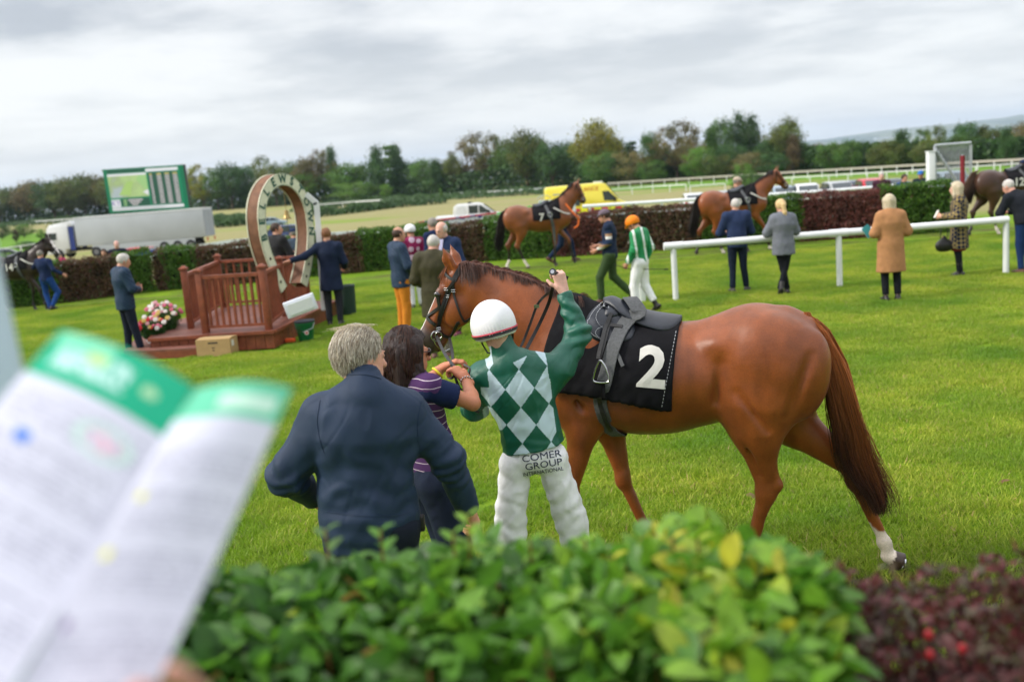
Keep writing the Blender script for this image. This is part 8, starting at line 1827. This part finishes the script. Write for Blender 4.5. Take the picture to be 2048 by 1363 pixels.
# far rails
def rail_line(px, hz, lab, spacing, seed, m=M_pvc, band=.28):
    Pt = []
    for x, y in px:       # height hz above the ground plane at -2.7
        g = G(x, y, -2.7+hz); Pt.append(g)
    Q = cr_spline(Pt, 8); root = empty('course_rail', (*Q[len(Q)//2][:2], -2.7), 0, lab, 'rail', 'white running rails across the course'); mb = MB()
    strap(mb, Q, np.tile([0, -1., 0], (len(Q), 1)), band, .05); mb.obj('rail', m, root)
    L_ = np.concatenate([[0], np.cumsum(np.linalg.norm(np.diff(Q, axis=0), axis=1))]); n = int(L_[-1]/spacing); n = min(n, 140); pm_ = MB().box((0, 0, -hz/2), (.13, .13, hz)).mesh('post')
    pm_.materials.append(M_pvc)
    for i in range(n+1): t = L_[-1]*i/n; q = [np.interp(t, L_, Q[:, k]) for k in range(3)]; p = bpy.data.objects.new('post', pm_); COL.objects.link(p); p.location = [q[0]-root.location[0], q[1]-root.location[1], q[2]+2.7]; p.parent = root
M_rail2 = mat('weathered_rail', (.42, .38, .33), .7)
rail_line([(0, 447), (209, 434), (400, 425)], 1.3, 'far running rail below the trees behind the video screen', 6, 1); rail_line([(628, 410), (700, 404), (765, 400)], 1.2, 'short stretch of white rail under the trees right of the horseshoe', 6, 2); rail_line([(890, 388), (1024, 381), (1095, 376)], 1.2, 'white rail below the farmhouse', 6, 3)
rail_line([(1215, 367), (1424, 354), (1640, 341), (1851, 329), (2060, 318)], 1.35, 'farther running rail below the trees on the right', 2.9, 4, M_rail2, .34); rail_line([(1222, 379), (1300, 373), (1372, 369)], 1.1, 'nearer short white rail right of the ambulance', 3.0, 5, M_pvc, .16); rail_line([(1548, 357), (1700, 348), (1855, 339), (2050, 326)], 1.1, 'nearer running rail behind the parked cars', 2.9, 6, M_pvc, .16); rail_line([(1380, 372), (1450, 367)], 1.1, 'short white rail left of the rounded bush', 3.0, 7, M_pvc, .16)
rail_line([(-10, 499), (60, 489), (130, 479)], 1.1, 'white rail across the grass left of the lorry', 4.5, 8, M_pvc, .12)
# mown green tracks laid over the straw
M_track = mat('mown_track', (.105, .215, .020), .95, noise=.2, nscale=.3, spec=.1); M_track2 = mat('rough_track', (.15, .20, .035), .95, noise=.3, nscale=.3, spec=.1)
def sheet(px, name, m, lab, dz):
    P = [GF(x, y) for x, y in px]; V = []
    for p in P: V.append((p[0], p[1], gz(p[1])+dz))
    me = bpy.data.meshes.new(name); me.from_pydata(V, [], [tuple(range(len(V)))]); o = obj(name, me, m); tag(o, lab, kind='structure')
sheet([(1100, 390), (1400, 374), (1640, 360), (2060, 336), (2060, 322), (1640, 346), (1100, 381)], 'track', M_track, 'bright green mown race track', .03); sheet([(-20, 470), (180, 462), (215, 478), (130, 500), (-20, 515)], 'grass_strip', M_track, 'green grass strip left of the lorry', .03); sheet([(1560, 372), (2060, 345), (2060, 337), (1560, 363)], 'grass_strip', M_track2, 'rough grass between the rails', .05)
# farmhouse
hD = 318; o = empty('farmhouse', (*W(912, 385, hD)[:2], -2.7), 0, 'white farmhouse with slate roof, chimneys and low wing under the trees', 'house'); M_wall = mat('whitewash', (.62, .62, .62), .8); M_slate = mat('slate', (.13, .12, .14), .7); hx, hy, hz_ = o.location
def hb(x0, x1, y0, y1, z1, nm='wall', m=M_wall): MB().box((hx+(x0+x1)/2, hy+(y0+y1)/2, hz_+z1/2), (x1-x0, y1-y0, z1)).obj(nm, m, o)
hb(-2.2, 3.0, 0, 6, 4.8); hb(-8, -2.2, 1, 6, 2.5); hb(3.0, 7.0, 2, 7, 3.7, 'wall', mat('grey_render', (.36, .38, .42), .8))
for x0, x1, y0, y1, z0, z1 in ((-2.6, 3.4, -.4, 6.4, 4.8, 6.3), (-8.4, -1.9, .6, 6.4, 2.5, 3.9), (2.8, 7.4, 1.6, 7.4, 3.7, 4.8)):
    ym = (y0+y1)/2; V = [(hx+a, hy+b, hz_+c_) for a, b, c_ in ((x0, y0, z0), (x1, y0, z0), (x1, y1, z0), (x0, y1, z0), (x0+1.2, ym, z1), (x1-1.2, ym, z1))]; MB().add(V, [(0, 1, 5, 4), (1, 2, 5), (2, 3, 4, 5), (3, 0, 4), (3, 2, 1, 0)]).obj('roof', M_slate, o)
for x, z in ((-.6, 6.9), (1.6, 6.9), (-4.6, 4.6)): MB().box((hx+x, hy+3, hz_+z-.7), (.8, .8, 1.7)).obj('chimney', M_wall, o)
for x, z in ((-1.4, 3.6), (.2, 3.6), (1.8, 3.6), (-1.4, 1.4), (.2, 1.4), (1.8, 1.4), (-6.5, 1.3), (-4.8, 1.3), (4.5, 2.4)): MB().box((hx+x, hy-.02+(0 if x > -2.3 and x < 3 else (1 if x < 0 else 2)), hz_+z), (.7, .10, 1.0)).obj('window', M_glass, o)
for px, lab in ((789, 'low pale stone gateway wall left of the farmhouse, under the conifer'), (830, 'low pale stone wall just left of the farmhouse')):
    p = GF(px, 393 if px < 800 else 390); o = empty('garden_wall', p, 0, lab, 'wall'); MB().box(p+V3(0, 0, .6), (5.2, .4, 1.2)).obj('wall', mat('pale_stone', (.40, .40, .42), .85), o)
    for s in (-1, 1): MB().box(p+V3(s*2.6, 0, .85), (.5, .5, 1.7)).obj('pier', MC['pale_stone'], o)
# distant hills and a far barn
hl = []
xs_ = np.linspace(-300, 4200, 60); prof = np.interp(xs_, [-300, 500, 1150, 1500, 2100, 2600, 4200], [-40, -10, 34, 52, 74, 84, 60])
r = np.random.RandomState(3); V = []; F = []
for j, (yy, f) in enumerate(((7400, 0), (8000, .45), (8700, .8), (9500, 1.0), (10900, .7))):
    for i, x in enumerate(xs_): V.append((x*(yy/4000), yy, -60+(prof[i]*2.2+60)*f+6*math.sin(x*.011+j)+3*math.sin(x*.037)))
n = len(xs_)
for j in range(4):
    for i in range(n-1): F.append((j*n+i, j*n+i+1, (j+1)*n+i+1, (j+1)*n+i))
me = bpy.data.meshes.new('hills'); me.from_pydata(V, [], F); [setattr(p, 'use_smooth', True) for p in me.polygons]
m = mat('hill_fields', (.060, .085, .050), .95); T_ = m.node_tree; nn2 = T_.nodes; l = T_.links; co = nn2.new('ShaderNodeTexCoord'); mp = nn2.new('ShaderNodeMapping'); mp.inputs['Scale'].default_value = (.0028, .0010, .0028); vo = nn2.new('ShaderNodeTexVoronoi'); vo.inputs['Scale'].default_value = 1; l.new(co.outputs['Object'], mp.inputs[0]); l.new(mp.outputs[0], vo.inputs['Vector']); sp = nn2.new('ShaderNodeSeparateColor'); l.new(vo.outputs['Color'], sp.inputs[0]); mx = nn2.new('ShaderNodeMix'); mx.data_type = 'RGBA'; l.new(sp.outputs[0], mx.inputs[0]); mx.inputs[6].default_value = (.035, .060, .035, 1); mx.inputs[7].default_value = (.16, .17, .08, 1); l.new(mx.outputs[2], nn2['Principled BSDF'].inputs['Base Color'])
tag(obj('hills', me, m), 'distant blue-green hills on the right horizon', kind='structure')
p = W(1770, 276, 8300); o = empty('distant_barn', (p[0], p[1], p[2]-26), 0, 'long white barn far off on the hills at the right', 'barn'); MB().box(p-V3(0, 0, 14), (165, 60, 28)).obj('wall', M_wall, o); MB().box(p+V3(0, 0, 3), (172, 66, 6)).obj('roof', M_sheet, o)
# the air
bm_ = MB().box((0, 5600, 95), (27000, 11700, 312)); hm = bpy.data.materials.new('haze'); hm.use_nodes = True; hn = hm.node_tree.nodes; hn.clear(); ho = hn.new('ShaderNodeOutputMaterial'); hv = hn.new('ShaderNodeVolumePrincipled'); hv.inputs['Color'].default_value = (.60, .78, 1, 1); hv.inputs['Density'].default_value = .000075; hm.node_tree.links.new(hv.outputs[0], ho.inputs['Volume'])
import os
if not os.environ.get('NOHAZE'):
    tag(bm_.obj('haze', hm), 'thin pale haze over the whole landscape', kind='stuff')
# ------------------------------------------------------------------ foreground: hedge on the bank, barberry, racecard, pole
def leaf_mesh(col, L_=.05, w=.026, curl=.25, fold=.3, seed=0):
    r = random.Random(seed); V = []; F = []; n = 7
    for i in range(n):
        t = i/(n-1); ww = w/2*math.sin(math.pi*min(1, t*.92+.06))**.75*(1 if i < n-1 else .05); z = -curl*L_*t*t; 
        for s in (-1, 0, 1): V.append((t*L_, s*ww, z+abs(s)*ww*fold))
    for i in range(n-1):
        for k in (0, 1): F.append((i*3+k, i*3+k+1, (i+1)*3+k+1, (i+1)*3+k))
    V = np.array(V); C = np.tile(np.array(col), (len(V), 1)); C[:, :] *= (1+.15*np.cos(np.arange(len(V))*1.7))[:, None]; C[1::3] = C[1::3]*1.15+[.01, .02, 0]
    return V, np.array(F), C
M_gloss = leafmat('glossy_leaf', .45, .45); MC['glossy_leaf'].node_tree.nodes['Principled BSDF'].inputs['Specular IOR Level'].default_value = .5
M_stem = mat('red_stem', (.16, .05, .02), .6)
def leafy(root, n, region, cols, L_, w, seed, shown=300, spr=None, nm='leaf', up=.35, stems=60):
    """region(r) -> stem tip point; leaves ring each stem"""
    r = np.random.RandomState(seed); vs = [leaf_mesh(c, L_, w, r.uniform(.05, .5), r.uniform(.1, .5), i) for i, c in enumerate(cols)]
    mes = []
    for V, F, C in vs: me = mesh_np(nm, V, F, True, C); me.materials.append(M_gloss); mes.append(me)
    items = []
    for i in range(n):
        tip, d0, ci = region(r); q = tip
        dirn = unit(V3(math.cos(ci*2.4), math.sin(ci*2.4), .0)*r.uniform(.4, 1.1)+d0*r.uniform(.1, 1.0)+V3(0, 0, up)*r.uniform(-.6, 1)+.25*r.randn(3)); sc = r.uniform(.55, 1.15)
        x = dirn; upv = unit(V3(0, 0, 1)*.8+.5*r.randn(3)); y = unit(np.cross(upv, x)); z = np.cross(x, y); items.append((q, np.stack([x, y, z], 1)*sc, r.randint(len(vs)) if not spr else spr(q, r)))
    def vis(it):
        z = it[0]-CAMP; dp = z@_f; X = 1024+FPX*(z@_r)/dp; Y_ = 681.5-FPX*(z@_u)/dp; return (0 if (-20 < X < 2070 and 900 < Y_ < 1380) else 10)+dp
    items.sort(key=vis); k = min(shown, len(items))
    for q, R, vi in items[:k]:
        o = bpy.data.objects.new(nm, mes[vi]); COL.objects.link(o); m = Matrix.Identity(4)
        for a in range(3):
            for b in range(3): m[a][b] = R[a, b]
            m[a][3] = q[a]
        o.parent = root; o.matrix_parent_inverse = PM(root).inverted(); o.matrix_basis = m
    VV, FF, CC = [], [], []; nn = 0
    for q, R, vi in items[k:]: V, F, C = vs[vi]; VV.append(V@R.T+q); FF.append(F+nn); CC.append(C); nn += len(V)
    obj('foliage', mesh_np('foliage', np.vstack(VV), np.vstack(FF), True, np.vstack(CC)), M_gloss, root)['kind'] = 'stuff'
# top outline of the green hedge, read along the photograph
def top_z(x, y): return float(np.interp(x, [-.65, -.42, -.30, -.15, 0, .12, .25, .38, .46], [1.860, 1.878, 1.884, 1.890, 1.887, 1.884, 1.890, 1.862, 1.81]))-.05*((y-1.36)/.3)**2+.022*vn(np.array([[x*9, y*9, 0]]), 1, 5)[0]
fh = empty('front_hedge', (-.05, 1.35, .95), 0, 'glossy bright green leafy hedge along the bottom of the picture', 'hedge')
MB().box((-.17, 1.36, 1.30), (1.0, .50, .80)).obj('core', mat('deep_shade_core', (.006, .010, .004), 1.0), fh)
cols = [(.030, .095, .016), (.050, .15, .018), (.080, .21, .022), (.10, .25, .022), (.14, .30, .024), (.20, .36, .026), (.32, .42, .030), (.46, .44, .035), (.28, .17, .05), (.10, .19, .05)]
def reg(r):
    x = r.uniform(-.78, .50); y = r.uniform(.98, 1.68); x = min(x, .30*y+.025-abs(.03*r.randn()))
    zt = top_z(x, y); ci = r.randint(1000); c = math.floor(x*26)+math.floor(y*26)*7; h = (math.sin(c*12.9898)*43758.5453) % 1
    if y < 1.16 and r.rand() < .7: z = zt-.02-r.rand()*.30; y = 1.08+.09*r.randn()*.5-.0; d0 = V3(0, -1, .4)
    else: z = zt+.035*(h-.3)-.16*r.rand()**2.2; d0 = V3(.1*r.randn(), -.3, .8)
    return V3(x, y, z), d0, ci*.37
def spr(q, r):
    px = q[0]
    b = np.interp(px, [-.6, -.2, .1, .22, .32, .42], [1.6, 2.6, 4.0, 5.6, 5.4, 4.2])+1.3*r.randn()+(q[2]-1.90)*18  # yellower upward and rightward: yellow growth, plus highlights painted into the leaf colour
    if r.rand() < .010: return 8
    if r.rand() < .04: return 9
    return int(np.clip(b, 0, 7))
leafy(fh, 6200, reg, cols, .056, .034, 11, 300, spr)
mb = MB(); r = np.random.RandomState(6)
for i in range(150):
    x, y = r.uniform(-.66, .44), r.uniform(1.02, 1.62); z = top_z(x, y)+.02*r.rand(); p = V3(x, y, z); a = p-V3(.03*r.randn(), .03*r.randn(), .22); mb.tube([a, (a+p)/2+.008*r.randn(3), p], [.0032, .0026, .0016], 5)
o = mb.obj('twigs', M_stem, fh, True); o['kind'] = 'stuff'
# shoots standing proud of the hedge
for j, (px, py, Yd, v0) in enumerate(((935, 1000, 1.50, 5), (905, 1035, 1.48, 4), (650, 1030, 1.5, 9), (1345, 1045, 1.42, 7), (1395, 1050, 1.42, 6), (1225, 1085, 1.45, 7), (1530, 1070, 1.45, 5), (1600, 1090, 1.45, 8), (1170, 1050, 1.5, 5), (1060, 1050, 1.5, 4), (760, 1030, 1.52, 3))):
    tip = W(px, py+28, Yd); o = MB().tube([tip-V3(.01, 0, .13), tip-V3(0, 0, .05), tip], [.003, .0024, .0015], 5).obj('shoot', M_stem, fh, True); r = np.random.RandomState(50+j)
    V, F, C = leaf_mesh(cols[v0], .046, .026, .3, .3, j); me = mesh_np('leaf', V, F, True, C); me.materials.append(M_gloss)
    for i in range(7):
        a = i*2.4; x = unit(V3(math.cos(a)*.8, math.sin(a)*.8, .7)); y = unit(np.cross([0, 0, 1], x)); z = np.cross(x, y); q = tip-V3(0, 0, .012*i+.004); m = Matrix.Identity(4); s_ = .6+.07*i
        for b in range(3): m[b][0], m[b][1], m[b][2], m[b][3] = x[b]*s_, y[b]*s_, z[b]*s_, q[b]
        ob = bpy.data.objects.new('leaf', me); COL.objects.link(ob); ob.parent = fh; ob.matrix_parent_inverse = PM(fh).inverted(); ob.matrix_basis = m
# barberry
br = empty('barberry_bush', (.75, 1.5, .95), 0, 'dark red barberry bush with red berries at the bottom right corner', 'bush')
MB().box((.78, 1.42, 1.28), (.60, .40, .62)).obj('core', mat('barberry_core', (.010, .006, .006), 1.0), br)
bc = [(.085, .014, .020), (.12, .020, .030), (.055, .012, .016), (.16, .035, .045), (.07, .040, .020), (.10, .08, .05)]
def topb(x, y): return float(np.interp(x, [.36, .45, .60, .80, 1.0], [1.755, 1.775, 1.77, 1.765, 1.75]))+.03*vn(np.array([[x*8, y*8, 3]]), 1, 2)[0]-.05*((y-1.38)/.25)**2
def regb(r):
    y = r.uniform(1.05, 1.66); x = r.uniform(.30*y+.01, 1.05); c = math.floor(x*30)+math.floor(y*30)*5; h = (math.sin(c*12.9898)*43758.5453) % 1
    z = topb(x, y)+.06*h*h-.14*r.rand()**1.8
    if y < 1.24 and r.rand() < .6: z -= .22*r.rand(); y = 1.20
    return V3(x, y, z), V3(.3*r.randn(), -.2, .8), r.rand()*50
leafy(br, 6200, regb, bc, .024, .012, 17, 300, None, up=.5)
r = np.random.RandomState(4); mb = MB()
for i in range(120):
    x, y = r.uniform(.38, 1.02), r.uniform(1.15, 1.62); z = topb(x, y)+.05*r.rand(); p = V3(x, y, z); a = p-V3(.05*r.randn(), .04*r.randn(), .20); mb.tube([a, (a+p)/2+.01*r.randn(3), p], [.0024, .002, .0010], 4)
o = mb.obj('twigs', mat('barberry_stem', (.10, .045, .030), .6), br, True); o['kind'] = 'stuff'
bm = MB().ball((0, 0, 0), (.0062, .0062, .0080), 10).mesh('berry', True); bm.materials.append(mat('berry_red', (.30, .006, .012), .4, spec=.4))
for px, py, Yd in ((1858, 1268, 1.28), (1860, 1308, 1.27), (1925, 1296, 1.27), (1692, 1205, 1.36)):
    o = bpy.data.objects.new('berry', bm); COL.objects.link(o); o.parent = br; o.matrix_parent_inverse = PM(br).inverted(); o.location = W(px, py, Yd)
# blurred white pole at the left edge
pl = empty('white_pole', (-.55, .98, .95), 0, 'blurred pale blue-white pole at the left edge of the picture', 'pole'); a, b = W(-100, 440, 1.0), W(-8, 860, .98); d = unit(a-b); MB().tube([b-d*1.1, a+d*1.0], .036, 24).obj('pole', mat('pale_blue_white', (.50, .60, .72), .4), pl, True)
MB().tube([b-d*1.12, b-d*1.06], .06, 20).obj('foot', M_pvc, pl, True)
# racecard: two printed leaves with a fold
rc_ = empty('racecard', W(150, 1200, .72), 0, 'open printed racecard with green header held up at the lower left', 'racecard')
def leaf_page(name, c00, c10, c11, c01, left, seed):
    nu, nv = 130, 200; u = np.linspace(0, 1, nu)[None, :, None]; v = np.linspace(0, 1, nv)[:, None, None]
    P = (1-v)*((1-u)*c00+u*c10)+v*((1-u)*c01+u*c11); nr = unit(np.cross(c10-c00, c01-c00)); 
    if nr[1] > 0: nr = -nr
    P = P+nr*(.008*np.sin(math.pi*u)*(1-.5*v)+.004*np.sin(v*5+u*2)); U, Vv = np.broadcast_to(u[..., 0], (nv, nu)), np.broadcast_to(v[..., 0], (nv, nu))
    C = np.tile(np.array([.58, .58, .68]), (nv, nu, 1)); G_ = np.array([.005, .36, .20]); Lt = np.array([.25, .62, .50]); X = np.stack([U*40, Vv*60, 0*U], -1).reshape(-1, 3)
    wn = vn(X*[1, 1, 1], 1.1, seed).reshape(nv, nu); lines = (np.sin(Vv*330) > .15) & (wn > -.15)
    col_txt = np.array([.28, .28, .36])
    body = lines & (Vv > .25) & (U > .06) & (U < .94) & (np.abs(((Vv*5.3) % 1)-.5) < .40); C[body] = C[body]*.2+col_txt*.8
    hd = Vv < (.20 if left else .14); C[hd] = (G_ if left else np.array([.12, .50, .32]))
    if left:
        t = hd & (U > .10) & (U < .63) & (Vv > .055) & (Vv < .155) & (wn > -.35); C[t] = [.42, .68, .62]; t = hd & (U > .05) & (U < .45) & (Vv < .07); C[t] = [.16, .56, .36]; t = hd & (U > .30) & (U < .44) & (np.abs(Vv-.075) < .02); C[t] = [.45, .70, .25]
        t = (((U-.78)/.06)**2+((Vv-.10)/.02)**2 < 1); C[t] = [.35, .60, .35]
        t = (((U-.26)/.055)**2+((Vv-.40)/.022)**2 < 1) & True; C[t] = [.02, .16, .62]
        q = (((U-.70)/.20)**2+((Vv-.31)/.052)**2); C[(q < 1) & (q > .55)] = [.50, .66, .60]; t = (q < .3) & (wn > 0); C[t] = [.75, .45, .55]
    else:
        t = hd & (U > .35) & (U < .92) & (Vv > .05) & (Vv < .11); C[t] = [.50, .72, .60]; t = (np.abs(U-.12) < .03) & (np.abs(Vv-.42) < .014); C[t] = [.75, .72, .10]; t = (np.abs(U-.10) < .035) & (np.abs(Vv-.60) < .016); C[t] = [.78, .75, .12]; t = (np.abs(U-.10) < .03) & (np.abs(Vv-.80) < .015); C[t] = [.20, .12, .28]
    g = np.arange(nu*nv).reshape(nv, nu); F = np.stack([g[:-1, :-1], g[1:, :-1], g[1:, 1:], g[:-1, 1:]], -1).reshape(-1, 4)
    o = obj(name, mesh_np(name, P.reshape(-1, 3), F, True, C.reshape(-1, 3)), mat('printed_paper', (1, 1, 1), .6, vcol=True, spec=.25), rc_); mm = o.modifiers.new('thick', 'SOLIDIFY'); mm.thickness = .0006; return o
A0, A1, A2, A3 = W(122, 660, .86), W(388, 778, .84), W(10, 1400, .60), W(-330, 1210, .62); leaf_page('page', A0, A1, A2, A3, True, 3)
B0, B1, B2, B3 = A1, W(584, 782, .86), W(300, 1400, .64), A2; leaf_page('page', B0, B1, B2, B3, False, 5)
# the photographer's hand behind the card: palm up, thumb closing on its front
wr = W(470, 1720, .58); tip = W(322, 1440, .60); hd2 = unit(tip-wr); pl_ = unit(V3(.1, -.9, .35)); S = SDF(); wr2 = tip-hd2*.125
S.rc(wr2-hd2*.20, wr2, .036, .027, k=.02); hand_prims(S, wr2, hd2, pl_, 1, .35, 1.0, .3); V, F = S.mesh(.005); V = relax(V, F, 1, .4)
hh = empty('person', (wr2[0], wr2[1], .95), 0, "photographer's bare hand holding the racecard at the bottom edge", 'person'); obj('hand', mesh_np('hand', V, F, True, np.tile(np.array([.55, .27, .22]), (len(V), 1))), M_skin, hh)
# a few fallen leaves on the lawn
lf, lF, lC = leaf_mesh((.42, .22, .14), .10, .06, .3, .5, 1); me = mesh_np('fallen_leaf', lf, lF, True, lC*0+[.40, .22, .15]); me.materials.append(M_gloss)
for i, (px, py, lab) in enumerate(((1492, 990, 'curled dry pale leaf on the grass between the legs of horse 2'), (1675, 1080, 'dry brown leaf on the worn grass right of horse 2'), (2020, 960, 'small dry leaf on the grass at the right edge'))):
    g = G(px, py, .03); o = bpy.data.objects.new('fallen_leaf', me); COL.objects.link(o); o.location = g; o.rotation_euler = (.5, .3, i*1.3); tag(o, lab, 'leaf', 'fallen leaves on the lawn')
